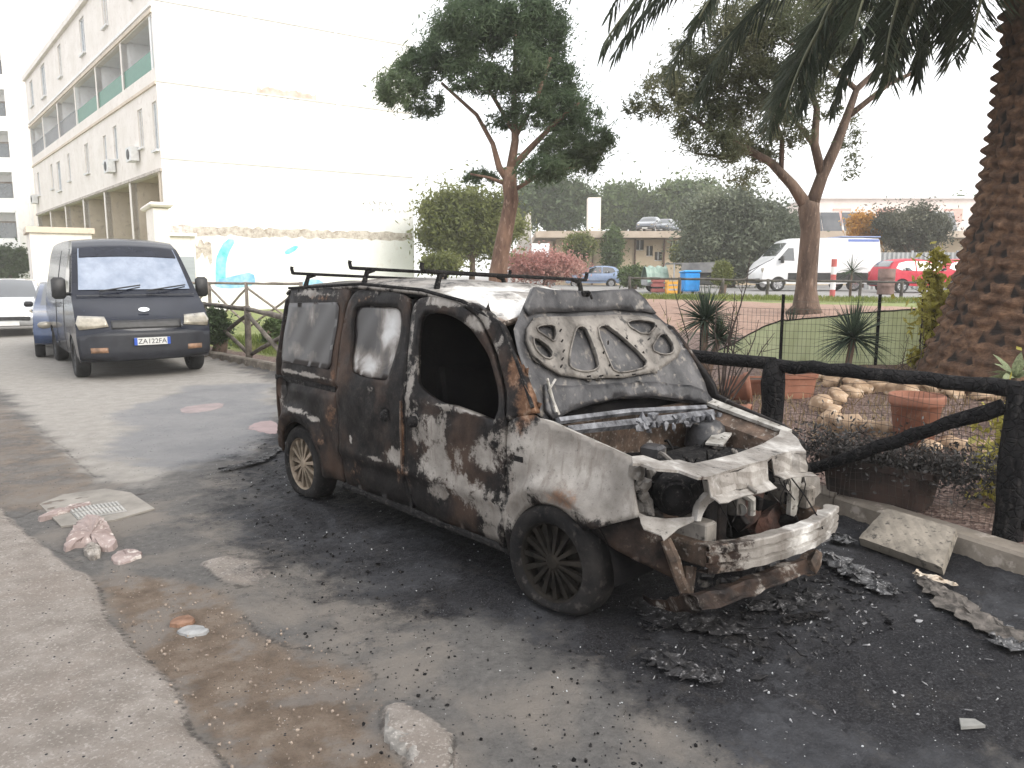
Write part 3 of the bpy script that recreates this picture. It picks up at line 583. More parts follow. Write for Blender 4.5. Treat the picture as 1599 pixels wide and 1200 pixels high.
# ---- nose ----
def zt_(px): return np.interp(px, [980, 1100, 1240, 1260], [.855, .80, .745, .742])
def tp(px, py): return vpz(px, py, zt_(px))
ctop = [(986, 717), (1004, 715), (1030, 724), (1060, 722), (1081, 728), (1110, 722), (1150, 712), (1190, 697), (1216, 682), (1219, 672), (1232, 676), (1246, 688), (1252, 700), (1259, 709), (1235, 708), (1205, 716), (1198, 722), (1172, 728), (1150, 735), (1105, 749), (1090, 750), (1060, 739), (1022, 736), (1000, 728), (988, 728)]
def btop(P): return np.c_[.75 + 0*P[:, 0], .15 + 0*P[:, 0], .42 + 0*P[:, 0]]
xm = panel('slam_panel', ctop, [], tp, BURN, van, 7, .012, attr=btop, smooth=False); xm['label'] = 'buckled pale ash white front cross panel'
def strip(name, A, B, mat, parent, sub=3, solid=.006, attr=btop, amp=.004):
    V = []; n = len(A)
    for i in range(n):
        for k in range(sub + 1):
            p = np.array(A[i]) + (np.array(B[i]) - np.array(A[i])) * k / sub; V.append(p + np.array([amp*math.sin(i*2.1+k*3), 0, amp*math.sin(i*1.3+k)]))
    Fc = [(i*(sub+1)+k, i*(sub+1)+k+1, (i+1)*(sub+1)+k+1, (i+1)*(sub+1)+k) for i in range(n-1) for k in range(sub)]
    return mk(name, V, Fc, mat, parent, False, solid=solid, soff=0, attrs={'burn': attr(np.array(V))} if attr else None)
A = [tp(*p) for p in [(1105, 749), (1120, 744), (1124, 743), (1148, 736), (1152, 735), (1172, 728), (1198, 722)]]
Bp = [(1110, 776), (1125, 774), (1129, 770), (1149, 765), (1154, 766), (1176, 760), (1200, 752)]
Bv = [vpx(*p, a[0] + .015 + .012*(i % 2)) for i, (p, a) in enumerate(zip(Bp, A))]
st = strip('front_plate', A, Bv, BURN, xm)
strip('plate_flange', Bv, [b_ + np.array([.045, 0, -.02]) for b_ in Bv], BURN, st)
A = [tp(*p) for p in [(1205, 716), (1220, 712), (1235, 708), (1247, 709), (1258, 709)]]; Bp = [(1209, 742), (1224, 738), (1238, 737), (1250, 738), (1262, 739)]
Bv = [vpx(*p, a[0] + .01) for p, a in zip(Bp, A)]; st2 = strip('front_plate', A, Bv, BURN, xm)
strip('plate_flange', Bv, [b_ + np.array([.05, .01, -.015]) for b_ in Bv], BURN, st2)
def ppx(x): return lambda px, py: vpx(px, py, x)
def ppy(y): return lambda px, py: vpy(px, py, y)
panel('corner_bracket', [(1250, 738), (1264, 737), (1275, 745), (1277, 768), (1268, 777), (1240, 772), (1225, 768), (1222, 755), (1245, 760), (1252, 752)], [], ppx(.60), BURN, xm, 7, .02, attr=btop, smooth=False)
panel('corner_bracket', [(1224, 740), (1246, 742), (1240, 790), (1236, 806), (1228, 803), (1230, 770)], [], ppx(.60), ASHM, xm, 7, .025, smooth=False)
panel('headlight_flange', [(999, 803), (1010, 808), (1040, 812), (1084, 809), (1084, 815), (1060, 826), (1037, 846), (1033, 838), (1006, 828), (1001, 818)], [], lambda px, py: vpz(px, py, np.interp(py, [803, 846], [.60, .545])), BURN, xm, 6, .006, attr=btop, smooth=False)
panel('headlight_post', [(1097, 750), (1105, 752), (1113, 776), (1098, 786), (1090, 800), (1086, 812), (1080, 812), (1082, 795), (1086, 782), (1100, 768)], [], ppx(.60), BURN, xm, 5, .03, attr=btop, smooth=False)
# headlight recess: back plate, side frame, black bucket and blower
panel('headlight_recess', [(984, 722), (1100, 745), (1100, 790), (1082, 812), (1000, 808), (988, 770)], [], ppx(.36), DARK, van, 14, .01, smooth=False)
b = MB()
for px, py, s in [(995, 735, .045), (1003, 760, .05), (1010, 790, .055), (1000, 748, .03), (1016, 738, .03), (1080, 795, .05), (1005, 775, .035)]:
    q = vpx(px, py, .47); MB().rock(q, (s*1.3, s*1.4, s*1.6), seed=int(px), n=2, amp=.35).build('lamp_remains', BONF, van)
q = vpx(1054, 771, .50); b = MB()
ax = np.array([.55, -.62, 0.02]); ax /= np.linalg.norm(ax); b.tube([q - ax*.18 + np.array([0, .10, .01]), q - ax*.05 + np.array([0, .05, 0]), q + ax*.02, q + ax*.07], [.085, .11, .108, .08], 24)
b.tube([q + ax*.06, q + ax*.095], [.075, .068], 24, False); b.tube([q + ax*.095, q + ax*.05], [.066, .05], 24, True); b.build('air_box', CHAR, van, True)
# bumper beam
def bx(y): return .845 - .30 * abs(y) ** 2.0 if y < 0 else .845 - .22 * abs(y) ** 2
prof = [(-.055, .062), (.004, .064), (.010, .060), (.011, .036), (-.006, .030), (-.006, .018), (.011, .012), (.011, -.012), (-.006, -.018), (-.006, -.030), (.011, -.036), (.008, -.062), (-.055, -.066)]
V = []; ys = np.linspace(-.60, .64, 30); n = len(prof)
for i, y in enumerate(ys):
    zc = .405 - .075 * (y + .6) / 1.24 - .012 * math.sin(i * .4) * .3; kk = 1 + .12 * math.sin(i * 1.9) * (i > 22)
    for dx, dz in prof: V.append((bx(y) + dx * kk - .0 * y, y, zc + dz * kk + .0025 * math.sin(i * 1.7 + dz * 40)))
Fb = [(i*n+k, i*n+k+1, (i+1)*n+k+1, (i+1)*n+k) for i in range(len(ys)-1) for k in range(n-1)]
PB = np.array(V); rb = np.c_[.42 + .38*ss(PB[:, 1], -.60, -.2), .25 + .2 * np.sin(PB[:, 1]*9) + .3 * ss(PB[:, 1], .45, .65), .0 + .5 * ss(PB[:, 1], -.35, .0) * (1 - .6 * ss(PB[:, 1], .5, .65))]
bb = mk('bumper_beam', V, Fb, BURN, van, False, solid=.006, soff=0, attrs={'burn': rb}); bb['label'] = 'bare ribbed bumper beam with rusty ends'
b = MB()
for s in (-1, 1): MB().box((.595, s*.53, .40 if s < 0 else .34), (.24, .09, .10), bev=.01).build('crash_box', RUSTM, bb)
# rails, struts, subframe
b = MB()
b.tube([vpy(1040, 843, -.66), vpy(1053, 875, -.66), vpy(1062, 905, -.64), vpy(1075, 932, -.60)], [.025, .03, .026, .03], 6)
b.tube([vpy(1075, 932, -.60), vpy(1078, 885, -.55)], [.022, .03], 6); b.build('bumper_strut', RUSTM, van)
lc = [vpy(1008, 932, -.66), vpy(1020, 942, -.62), vpy(1050, 947, -.52)] + [vpx(px, py, .80) for px, py in [(1090, 942), (1128, 932), (1180, 914), (1231, 893), (1262, 884), (1276, 888)]]
lcd = [np.array(p) for p in dens([tuple(p) for p in lc], .05, False)]; V = []; wv2 = [(-.055, .012), (-.05, .026), (-.012, .028), (.0, .016), (.008, -.014), (.022, -.020), (.026, -.030), (-.02, -.034)]
for i, p in enumerate(lcd):
    e_ = min(1, .35 + i * .12); 
    for dx, dz in wv2: V.append(p + np.array([dx * e_ + .004 * math.sin(i * 1.7 + dz * 50), 0, dz * e_ + .005 * math.sin(i * 1.1 + dx * 60)]))
n8 = len(wv2); LCM = mk('lower_crossmember', V, [(i*n8+k, i*n8+(k+1) % n8, (i+1)*n8+(k+1) % n8, (i+1)*n8+k) for i in range(len(lcd)-1) for k in range(n8)], BURN, van, False, attrs={'burn': np.tile([.36, .30, 0], (len(V), 1))})
b = MB()
for i in range(26):
    u = rng.uniform(-.5, .6); MB().rock((.66 + rng.uniform(-.12, .08), u, .20 + rng.uniform(-.03, .05)), rng.uniform(.03, .10, 3), seed=i, n=1, amp=.35).build('molten_scrap', BONM, van)
b = MB(); b.rock(vpx(1262, 880, .78), (.10, .16, .13), seed=5, n=2, amp=.3); b.build('fog_lamp_remains', RUSTM, van)
def lin(px, py): return vpy(px, py, np.interp(px, [915, 960, 1000, 1060], [-.80, -.78, -.74, -.60]))
panel('splash_shield', [(916, 822), (960, 812), (1000, 808), (1020, 830), (1037, 843), (1048, 862), (1056, 905), (1045, 900), (1000, 878), (962, 858), (945, 845)], [], lin, BURN, van, 8, .008, attr=lambda P: np.c_[.22+0*P[:,0], .38+0*P[:,0], 0*P[:,0]])
# front structure: two vertical legs and side members
b = MB()
for y, w_ in ((-.30, .17), (.50, .11)):
    MB().box((.57, y, .56), (.06, w_, .38), bev=.015).box((.585, y + .03, .52), (.05, w_*.45, .30), bev=.01).build('front_upright', BURN, van, attrs=None)
MB().box((.40, -.47, .47), (.55, .09, .12), bev=.01).build('front_rail', BONF, van); b.box((.40, .50, .45), (.55, .09, .12), bev=.01)
b.build('front_rail', nm('scorched_rail', (.045, .036, .030), (.25, .225, .195), 9, .7, .2, 40, .4, .006, c3=(.03, .025, .022)), van)
b = MB(); b.lathe([(.001, .012), (.018, .012), (.028, .006), (.03, 0)], (.645, -.17, .52), 'y', 14); b.tube([(.62, -.14, .60), (.66, -.10, .56), (.65, -.08, .48)], .02, 8); b.build('tow_hook', ASHM, van)
def inner(s):
    return mk('inner_wing', [(-.25, s*.70, .88 - .04*(s>0)), (.42 if s > 0 else .22, s*.66, .80 - .06*(s>0) + .04*(s<0)), (.5 if s > 0 else .26, s*.56, .68), (.5 if s > 0 else .26, s*.55, .42), (-.25, s*.55, .42), (-.25, s*.60, .80)], [(0, 1, 2, 5), (5, 2, 3, 4)], RUSTM, van, False, solid=.01, soff=0)
inner(-1); inner(1)
mk('wing_flange', [(-.2, .76, .875), (.44, .70, .755), (.44, .64, .75), (-.2, .68, .86)] , [(0, 1, 2, 3)], ASHM, van, solid=.02, soff=0)
mk('wing_flange', [(-.1, -.80, .945), (.41, -.735, .83), (.41, -.68, .81), (-.1, -.72, .92)] , [(3, 2, 1, 0)], ASHM, van, solid=.008, soff=0)
b = MB()
for s in (-1, 1):
    MB().lathe([(.125, 0), (.115, .12), (.085, .15), (.05, .155), (.04, .14), (.001, .14)], (-.02, s*.52, .62), 'z', 18).build('strut_tower', BONM, van, True)
MB().box((-.22, 0, .58), (.03, 1.4, .55)).build('firewall', RUSTM, van)
b = MB()
b.box((.15, .05, .46), (.36, .62, .26), ry=R(4), bev=.04); b.box((.10, .12, .62), (.22, .5, .08), bev=.03); b.box((.30, .35, .58), (.25, .28, .16), rz=.3, bev=.03)
for i in range(5): b.tube([(.28, -.15+.11*i, .62), (.33, -.15+.11*i, .58), (.35, -.15+.11*i, .48)], .022, 7)
for i in range(40): b.rock((rng.uniform(-.15, .48), rng.uniform(-.5, .55), rng.uniform(.45, .66)), rng.uniform(.04, .13, 3), seed=i+50, n=1, amp=.4)
b.build('engine', CHAR, van)
b = MB()
MB().box((.13, .43, .70), (.10, .24, .012), rz=.35, rx=.1).build('bracket', ASHM, van); MB().tube([(.12, -.12, .70), (.20, -.2, .72), (.34, -.28, .70)], .012, 6).build('coolant_pipe', BONF, van); MB().box((.02, -.05, .66), (.12, .10, .12), rz=.2, bev=.015).build('fluid_tank', BONM, van)
b.box((.22, -.38, .70), (.22, .16, .015), rz=-.1); b.box((.33, -.38, .62), (.01, .18, .16)); b.build('battery_tray', BONM, van); MB().tube([(.35, -.30, .70), (.35, -.46, .70), (.35, -.47, .55)], .008, 6).build('battery_strap', ASHM, van)
for i in range(14): MB().rock((rng.uniform(-.1, .45), rng.uniform(-.4, .5), rng.uniform(.62, .70)), rng.uniform(.02, .07, 3), seed=i+150, n=1, amp=.4).build('engine_fitting', BONF, van)
b = MB(); a0 = vpx(885, 672, -.06); a1 = vpx(1000, 660, -.05); a2 = vpx(1112, 646, -.05)
b.tube([a0, (a0+a1)/2, a1, a2], [.026, .028, .03, .03], 5); b.tube([a0 + np.array([-.06, 0, .04]), a1 + np.array([-.08, 0, .05]), a2 + np.array([-.05, 0, .03])], .02, 5)
for i in range(34):
    q = a1 + (a2 - a1) * rng.uniform(-.1, 1.0) + rng.normal(0, .018, 3) + np.array([.02, 0, -.01]); b.rock(q, rng.uniform(.02, .065, 3), seed=i+300, n=1, amp=.5)
b.build('cowl_beam', nm('blue_grey_ash', (.03, .03, .035), (.24, .245, .265), 12, .5, .3, 50, .5, .008), van)
q0 = tp(1214, 700); MB().tube([q0, vpx(1235, 745, .66), vpx(1258, 775, .72), vpx(1280, 812, .80), vpx(1285, 826, .85)], .004, 5).build('hanging_wire', CHAR, van)
q0 = vpx(1170, 790, .5); b = MB()
b.rock(q0, (.08, .28, .30), seed=31, n=2, amp=.3); b.rock(vpx(1200, 820, .5), (.1, .3, .25), seed=32, n=2, amp=.3); b.build('radiator_remains', nm('red_brown_soot', (.02, .012, .010), (.09, .04, .028), 10, .8, 0, 40, .6, .02), van)

# ---------------- generic road vehicle ----------------
def vehicle(root, outline, wfn, paint, windows=(), shields=(), wheels=(), r=.31, wt=.19, side_step=.12, crown=.05, bulge=.12, roofz=1.2, rim=CHROME, cladding=None, parts=(), front_pull=.14):
    """outline: side view polygon (x,z), first point = rear lower corner, over the roof to the front; closed along the bottom with wheel arches"""
    xs = [p[0] for p in outline]; xf, xr = max(xs), min(xs)
    def mp(x, z, f, off=0):
        w = wfn(x, z) + off; k = abs(f) ** 3
        x2 = x - front_pull * k * float(ss(np.array(x), xf - .55, xf)) + front_pull * .6 * k * float(ss(np.array(-x), -xr - .4, -xr))
        return (x2, f * w, z + crown * (1 - f * f) * float(ss(np.array(z), roofz - .3, roofz)))
    ol = dens(chaikin(outline, 1), side_step)
    V = []; nf = 13; fs = [-1 + 2*i/(nf-1) for i in range(nf)]
    for p in ol: V += [mp(p[0], p[1], f) for f in fs]
    n = len(ol); Fc = [(i*nf+k, ((i+1) % n)*nf+k, ((i+1) % n)*nf+k+1, i*nf+k+1) for i in range(n) for k in range(nf-1)]
    # wheel arches
    arches = [(wx, r + .05) for wx in wheels]
    side_ol = ol; vs, fs_ = cdt(side_ol, [], side_step)
    C = lambda f: np.mean([vs[i] for i in f], 0)
    b0 = len(V); V += [mp(x, z, -1) for x, z in vs]; Fc += [tuple(b0 + i for i in f) for f in fs_]
    b0 = len(V); V += [mp(x, z, 1) for x, z in vs]; Fc += [tuple(b0 + i for i in reversed(f)) for f in fs_]
    body = mk('body', V, Fc, paint, root, True)
    for poly, mat, nm_, par in windows:
        for s in (-1, 1):
            panel(nm_, poly, [], lambda x, z: mp(x, z, s, .016), mat, root if par is None else body, side_step, 0, True)
    for (p0, p1, f0, f1, mat, nm_, bow) in shields:      # strip across the car between two outline points
        V = []; na, nb = 7, 11
        for i in range(na):
            for k in range(nb):
                u = i / (na - 1); f = f0 + (f1 - f0) * k / (nb - 1); x = p0[0] + (p1[0] - p0[0]) * u; z = p0[1] + (p1[1] - p0[1]) * u
                q = np.array(mp(x, z, f)); dx, dz = p1[0]-p0[0], p1[1]-p0[1]; L = math.hypot(dx, dz); nrm = np.array([dz, 0, -dx]) / L
                if nrm[0] * (1 if (x > (xf+xr)/2) else -1) < 0 and abs(nrm[0]) > .2: nrm = -nrm
                if abs(nrm[0]) <= .2 and nrm[2] < 0: nrm = -nrm
                V.append(q + nrm * (.012 + bow * math.sin(math.pi * u)))
        mk(nm_, V, [(i*nb+k, (i+1)*nb+k, (i+1)*nb+k+1, i*nb+k+1) for i in range(na-1) for k in range(nb-1)], mat, root, True)
    w = wfn(0, .4)
    for wx in wheels:
        for s in (-1, 1):
            wheel(root, (wx, s * (w - wt * .5 + .005), r), r, wt, s, rim, TYRE, 8, 0, .64, 0, 28)
            arch = arc(wx, r, r + .045, -12, 192, 18)
            V = [mp(x, z, s, .004) for x, z in arch]; c = mp(wx, r, s, .004)
    return body, mp
def car_outline(pts, wheels, r, zb):     # adds the bottom edge with arches (pts go rear-low .. front-low)
    o = list(pts)
    for wx in sorted(wheels, reverse=True): o += arc(wx, r * .95, r + .05, 2, 178, 10)
    return o
def carw(wmax, zbelt, ztop, wtop):
    return lambda x, z: float(np.interp(z, [.15, .3, .55, zbelt, ztop], [wmax*.94, wmax*.985, wmax, wmax*.975, wtop]))

# dark van (parked, facing us)
DP = nm('dark_blue_paint', (.008, .010, .018), (.014, .017, .028), 3, .25, .1, 90, .04, .002, spec=.15, coat=.45)
MIRG = nm('mirror_glass', (.24, .28, .35), (.42, .46, .53), 2, .05, .95, 30, .02, .01)
dv = empty('parked_van', (-6.42, 12.95, 0), R(-54), 'black panel van parked facing us beside the wooden fence', 'van')
o = car_outline([(-3.55, .30), (-3.62, .8), (-3.60, 1.6), (-3.52, 2.12), (-3.3, 2.20), (-1.0, 2.22), (-.35, 2.16), (.10, 1.72), (.42, 1.36), (.50, 1.27), (.95, 1.02), (1.10, .92), (1.16, .75), (1.18, .40), (1.12, .27)], (.32, -2.6), .33, .27)
vw = lambda x, z: float(np.interp(z, [.2, .4, .7, 1.2, 2.0, 2.2], [.92, .96, .98, .96, .82, .76]))
dvb, dmp = vehicle(dv, o, vw, DP, windows=[([(-.30, 1.98), (-.02, 1.70), (.26, 1.38), (.24, 1.30), (-.42, 1.30), (-.46, 1.96)], GLASS, 'side_window', None)],
    shields=[((-.20, 2.04), (.40, 1.385), -.90, .90, MIRG, 'windscreen', .02)], wheels=(.32, -2.6), r=.33, wt=.21, crown=.05, roofz=2.0, bulge=.1, rim=BLACKP, front_pull=.17)
def frontpt(f, z, off=.0):               # a point on the nose of the van
    x = float(np.interp(z, [.27, .40, .75, .92, 1.02], [1.12, 1.18, 1.16, 1.10, .95])); q = np.array(dmp(x, z, f)); q[0] += off; return q
def nosepatch(name, fz, mat, parent, off, step=.06, solid=.02):
    return panel(name, fz, [], lambda f, z: frontpt(f, z, off), mat, parent, step, solid, True, soff=-1)
for s in (-1, 1):
    nosepatch('headlight', [(s*.56, .84), (s*.60, .99), (s*.96, 1.01), (s*1.0, .90), (s*.96, .80)], LAMP, dv, .03)
    nosepatch('fog_lamp', [(s*.60, .44), (s*.60, .52), (s*.84, .52), (s*.84, .44)], nm('amber_lamp', (.12, .07, .04), (.30, .17, .10), 9, .3, 0, 40, .2, .004), dv, .035)
    q = np.array(dmp(.18, 1.42, s)); m_ = MB(); m_.box(q + np.array([.02, s*.16, 0]), (.10, .20, .34), bev=.04); m_.tube([q + np.array([0, -s*.03, -.08]), q + np.array([0, s*.08, -.1])], .03, 6); m_.build('wing_mirror', BLACKP, dv, True)
nosepatch('grille', [(-.52, .80), (-.52, .93), (.52, .93), (.52, .80)], BLACKP, dv, .012)
nosepatch('bumper', [(-.99, .34), (-.99, .70), (-.6, .76), (.6, .76), (.99, .70), (.99, .34), (.5, .30), (-.5, .30)], nm('bumper_plastic', (.007, .008, .013), (.016, .018, .025), 6, .5, 0, 60, .1, .002), dv, .03, solid=.06)
pl_ = MB().box(frontpt(.0, .60, .07) + np.array([0, .04, 0]), (.012, .52, .115)).build('number_plate', flat('plate_white', (.62, .62, .60), .4), dv)
for s in (-1, 1): MB().box(frontpt(.0, .60, .0785) + np.array([0, .04 + s*.24, 0]), (.004, .045, .112)).build('plate_band', flat('plate_blue', (.03, .09, .42), .4), pl_)
tcur = bpy.data.curves.new('plate_text', 'FONT'); tcur.body = 'ZA122FA'; tcur.size = .105; tcur.align_x = 'CENTER'; tcur.align_y = 'CENTER'; tcur.extrude = .001
to = bpy.data.objects.new('plate_text', tcur); link(to, pl_); to.location = frontpt(.0, .60, .0785) + np.array([0, .04, -.004]); to.rotation_euler = (R(90), 0, R(90)); tcur.materials.append(flat('plate_ink', (.03, .03, .035), .5))
bpy.context.view_layer.update(); tm_ = bpy.data.meshes.new_from_object(to); tmo = bpy.data.objects.new('plate_text', tm_); link(tmo, pl_); tmo.matrix_local = to.matrix_local.copy(); bpy.data.objects.remove(to)
em = []
for i in range(24): a = 2*math.pi*i/24; em.append((.085*math.cos(a), 1.045 + .038*math.sin(a)))
nf7 = 9; V7 = []
for i in range(4):
    for k in range(nf7):
        u = i/3*.24; f = -.88 + 1.76*k/(nf7-1); V7.append(np.array(dmp(-.20 + .60*u, 2.04 - .655*u, f)) + np.array([.655, 0, .60])/.89*(.020 + .02*math.sin(math.pi*u)))
mk('sun_strip', V7, [(i*nf7+k, (i+1)*nf7+k, (i+1)*nf7+k+1, i*nf7+k+1) for i in range(3) for k in range(nf7-1)], DP, dv, True)
q = np.array([.93, 0, 1.075]); MB().prism([(.08*math.cos(a), .035*math.sin(a)) for a in np.linspace(0, 6.0, 20)], q, (0, 1, 0), (-.45, 0, .9), (.02, 0, .01)).build('oval_badge', flat('badge', (.45, .48, .52), .25, .6), dv)
mk('bonnet_edge', [dmp(.52 + .0*f, 1.30, f) for f in np.linspace(-.93, .93, 12)] + [tuple(np.array(dmp(.50, 1.30, f)) + np.array([0, 0, .012])) for f in np.linspace(-.93, .93, 12)], [(i, i+1, 13+i, 12+i) for i in range(11)], BLACKP, dv)
for s, y0 in ((1, .15), (1, -.55)):
    a = np.array([.47, y0, 1.37]); MB().tube([a, a + np.array([-.02, .30, .045]), a + np.array([-.08, .62, .09])], .012, 5).build('wiper', BLACKP, dv)
MB().box((-1.0, -.99, 1.15), (.9, .01, .01)).build('door_handle', BLACKP, dv)
for xs_ in (-.50, -1.65):
    MB().tube([np.array(dmp(xs_, z, -1)) + np.array([0, -.001, 0]) for z in np.linspace(.36, 2.05, 14)], .007, 5).build('door_seam', BLACKP, dv)

def hatch(name, loc, yaw, paint, label, cat='car', sc=1.0, group=None, simple=False):
    t = empty(name, loc, yaw, label, cat, group); t.scale = (sc, sc, sc)
    whe = (1.25, -1.22); o = car_outline([(-1.88, .28), (-1.95, .55), (-1.93, .85), (-1.78, 1.15), (-1.45, 1.40), (-.9, 1.47), (-.1, 1.46), (.45, 1.25), (.95, .96), (1.55, .84), (1.85, .70), (1.93, .5), (1.90, .27)], whe, .30, .25)
    w_ = carw(.83, .92, 1.46, .62)
    wins = [([(-1.35, 1.30), (-1.0, 1.38), (-.62, 1.39), (-.62, .97), (-1.25, .99), (-1.5, 1.08)], GLASS, 'side_window', None), ([(-.56, 1.39), (-.1, 1.385), (.32, 1.23), (.78, .97), (-.56, .96)], GLASS, 'side_window', None)]
    sh = [((.05, 1.42), (.88, 1.0), -.86, .86, GLASS, 'windscreen', .02), ((-1.50, 1.37), (-1.77, 1.13), -.84, .84, GLASS, 'rear_window', .02)]
    bd, mp_ = vehicle(t, o, w_, paint, wins, sh, whe, .30, .18, .11, .04, .1, 1.3, CHROME)
    for s in (-1, 1):
        panel('headlight', [(1.58, .66), (1.62, .78), (1.86, .70), (1.90, .60)], [], lambda x, z: mp_(x, z, s, .006), LAMP, t, .1)
        q = np.array(mp_(1.86, .66, s*.75)); MB().rock(q, (.14, .28, .14), seed=2, n=2, amp=.02).build('headlight', LAMP, t, True)
        q = np.array(mp_(-1.90, .82, s*.86)); MB().box(q, (.10, .16, .26), bev=.03).build('tail_light', flat('tail_red', (.45, .03, .03), .2), t, True)
        q = np.array(mp_(.66, 1.0, s)); MB().box(q + np.array([0, s*.09, .03]), (.10, .16, .11), bev=.03).build('wing_mirror', BLACKP, t, True)
        MB().box(np.array(mp_(-.3, .86, s)) + np.array([0, s*.008, 0]), (.16, .02, .03)).build('door_handle', paint, t)
        MB().box(np.array(mp_(0, .45, s)) + np.array([0, s*.01, 0]), (1.8, .02, .05)).build('side_moulding', BLACKP, t)
    b = MB(); b.box((1.905, 0, .48), (.05, 1.0, .11), bev=.02); b.build('grille', BLACKP, t); b = MB(); b.box((-1.93, 0, .42), (.08, 1.4, .16), bev=.03); b.build('rear_bumper', BLACKP, t)
    MB().box((1.94, 0, .36), (.012, .5, .11)).build('number_plate', flat('plate_white', (.62, .62, .60), .4), t)
    return t
p = g(52, 545); hatch('parked_car', (-9.45, 16.6, 0), R(-58), nm('navy_paint', (.015, .035, .09), (.03, .06, .15), 3, .2, .3, 90, .03, .002, coat=1), 'dark blue car tucked in close behind the black van')
SILV = nm('silver_paint', (.42, .43, .44), (.55, .56, .57), 3, .25, .4, 90, .03, .002, coat=1)
hatch('parked_car', (-14.0, 21.4, 0), R(-60), SILV, 'silver hatchback with its nose showing behind the dark blue car')
hatch('parked_car', (-18.2, 25.0, 0), R(-60), flat('pale_blue_paint', (.38, .45, .48), .25, .2, 1), 'pale blue car at the left edge with only its roof above the silver one')

# white delivery van beyond the garden (nose to the left)
q = on(1268, 38); WP = nm('white_paint', (.66, .67, .68), (.76, .76, .76), 3, .3, 0, 80, .03, .002, coat=.5)
wv = empty('delivery_van', (q[0], 38, q[2]), R(180) + R(4), 'long white high roof delivery van beside the street behind the pine trunk', 'van')
o = car_outline([(-2.98, .45), (-3.02, 1.2), (-2.98, 2.35), (-2.85, 2.55), (1.2, 2.52), (1.62, 2.38), (2.25, 1.62), (2.75, 1.28), (2.98, 1.02), (3.05, .55), (2.98, .36)], (2.10, -1.70), .34, .4)
_, wmp = vehicle(wv, o, lambda x, z: float(np.interp(z, [.3, .8, 1.4, 2.5], [.98, 1.0, .98, .86])), WP, windows=[([(1.35, 1.45), (1.40, 2.05), (1.66, 2.05), (2.18, 1.48)], GLASS, 'side_window', None), ([(-2.95, .45), (-2.95, .85), (-2.1, .88), (1.65, .88), (1.65, .45), (-1.3, .42)], BLACKP, 'side_cladding', None)],
    shields=[((1.70, 2.28), (2.24, 1.64), -.88, .88, GLASS, 'windscreen', .02)], wheels=(2.10, -1.70), r=.35, wt=.22, crown=.04, roofz=2.4, side_step=.2)
for s in (-1, 1):
    q = np.array(wmp(2.0, 1.45, s)); MB().box(q + np.array([0, s*.14, .05]), (.12, .2, .34), bev=.03).build('wing_mirror', BLACKP, wv, True); MB().box(np.array(wmp(2.88, .98, s*.85)), (.16, .22, .28), bev=.04).build('headlight', LAMP, wv, True)
MB().box((2.98, 0, .5), (.14, 1.7, .22), bev=.04).build('bumper', BLACKP, wv, True)
MB().box((-2.0, 0, 2.605), (1.9, 1.6, .05)).build('roof_sign', flat('blue_stripe', (.25, .32, .52), .5), wv)
panel('blue_band', [(-2.9, 2.36), (-2.9, 2.48), (-1.3, 2.48), (-1.3, 2.36)], [], lambda x, z: wmp(x, z, 1, .008), flat('blue_stripe', (.10, .16, .42), .5), wv, .2)
q = on(1418, 34.5); hatch('parked_car', (q[0] + .45, 34.5, q[2]), R(0) + R(5), nm('red_paint', (.42, .03, .05), (.55, .05, .08), 3, .5, 0, 90, .03, .002, spec=.2), 'red hatchback parked behind the brown bin, right of the white van', sc=1.0)
q = on(1496, 34.0); hatch('parked_car', (q[0] + 1.1, 35.0, q[2]), R(5), nm('crimson_paint', (.36, .03, .05), (.46, .05, .07), 3, .5, 0, 90, .03, .002, spec=.2), 'second red car, mostly hidden by the palm trunk')
q = on(931, 52); hatch('parked_car', (q[0] - .2, 52, q[2] - .1), R(176), nm('light_blue_paint', (.22, .30, .48), (.34, .42, .58), 3, .2, .3, 90, .03, .002, coat=1), 'light blue hatchback seen just above the raised bonnet', sc=.98)

# ---------------- the apartment building ----------------
PLAS = nm('cream_plaster', (.76, .71, .65), (.84, .79, .74), 1.2, .85, 0, 30, .12, .01, c3=(.72, .66, .60))
PLASW = nm('white_plaster', (.80, .80, .79), (.86, .86, .85), 1.0, .85, 0, 30, .1, .01, c3=(.76, .74, .72))
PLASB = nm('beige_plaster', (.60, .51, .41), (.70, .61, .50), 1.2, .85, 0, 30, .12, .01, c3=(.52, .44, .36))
STAIN = nm('eroded_render', (.26, .21, .17), (.58, .53, .48), 5, .9, 0, 20, .6, .03, c3=(.62, .60, .57), lo=.3, hi=.6)
SHUT = nm('shutter_beige', (.50, .46, .41), (.56, .52, .47), 2, .6, 0, 3, .5, .02, stretch=(1, 1, 14))
FRAME = flat('window_frame', (.70, .70, .69), .5); GREENP = flat('green_panel', (.045, .19, .13), .4); IRON = flat('painted_iron', (.35, .36, .38), .5, .3)
CX, CYb = -13.82, 31.0; ua = R(39.5); U = np.array([-math.sin(ua), math.cos(ua), 0]); vb = R(56); Vv = np.array([math.sin(vb), math.cos(vb), 0]); UP = np.array([0, 0, 1.])
NF = np.array([-U[1], U[0], 0]); NG = np.array([Vv[1], -Vv[0], 0])      # outward normals of street front and gable
C0 = np.array([CX, CYb, 0.]); apt = empty('apartment_building', C0, 0, 'long cream apartment block with recessed balconies and a blank white gable wall', 'building')
def fp(t, z, d=0): return U * t + UP * z + NF * d
def gp_(t, z, d=0): return Vv * t + UP * z + NG * d
TL = 30.9; ZT = 14.95
bays = [0, 5.1, 10.1, 15.2, 20.4, 25.6, 30.7]
lo_h = [[(a + .12, 9.56), (b_ - .12, 9.56), (b_ - .12, 11.52), (a + .12, 11.52)] for a, b_ in zip(bays[:-1], bays[1:])]
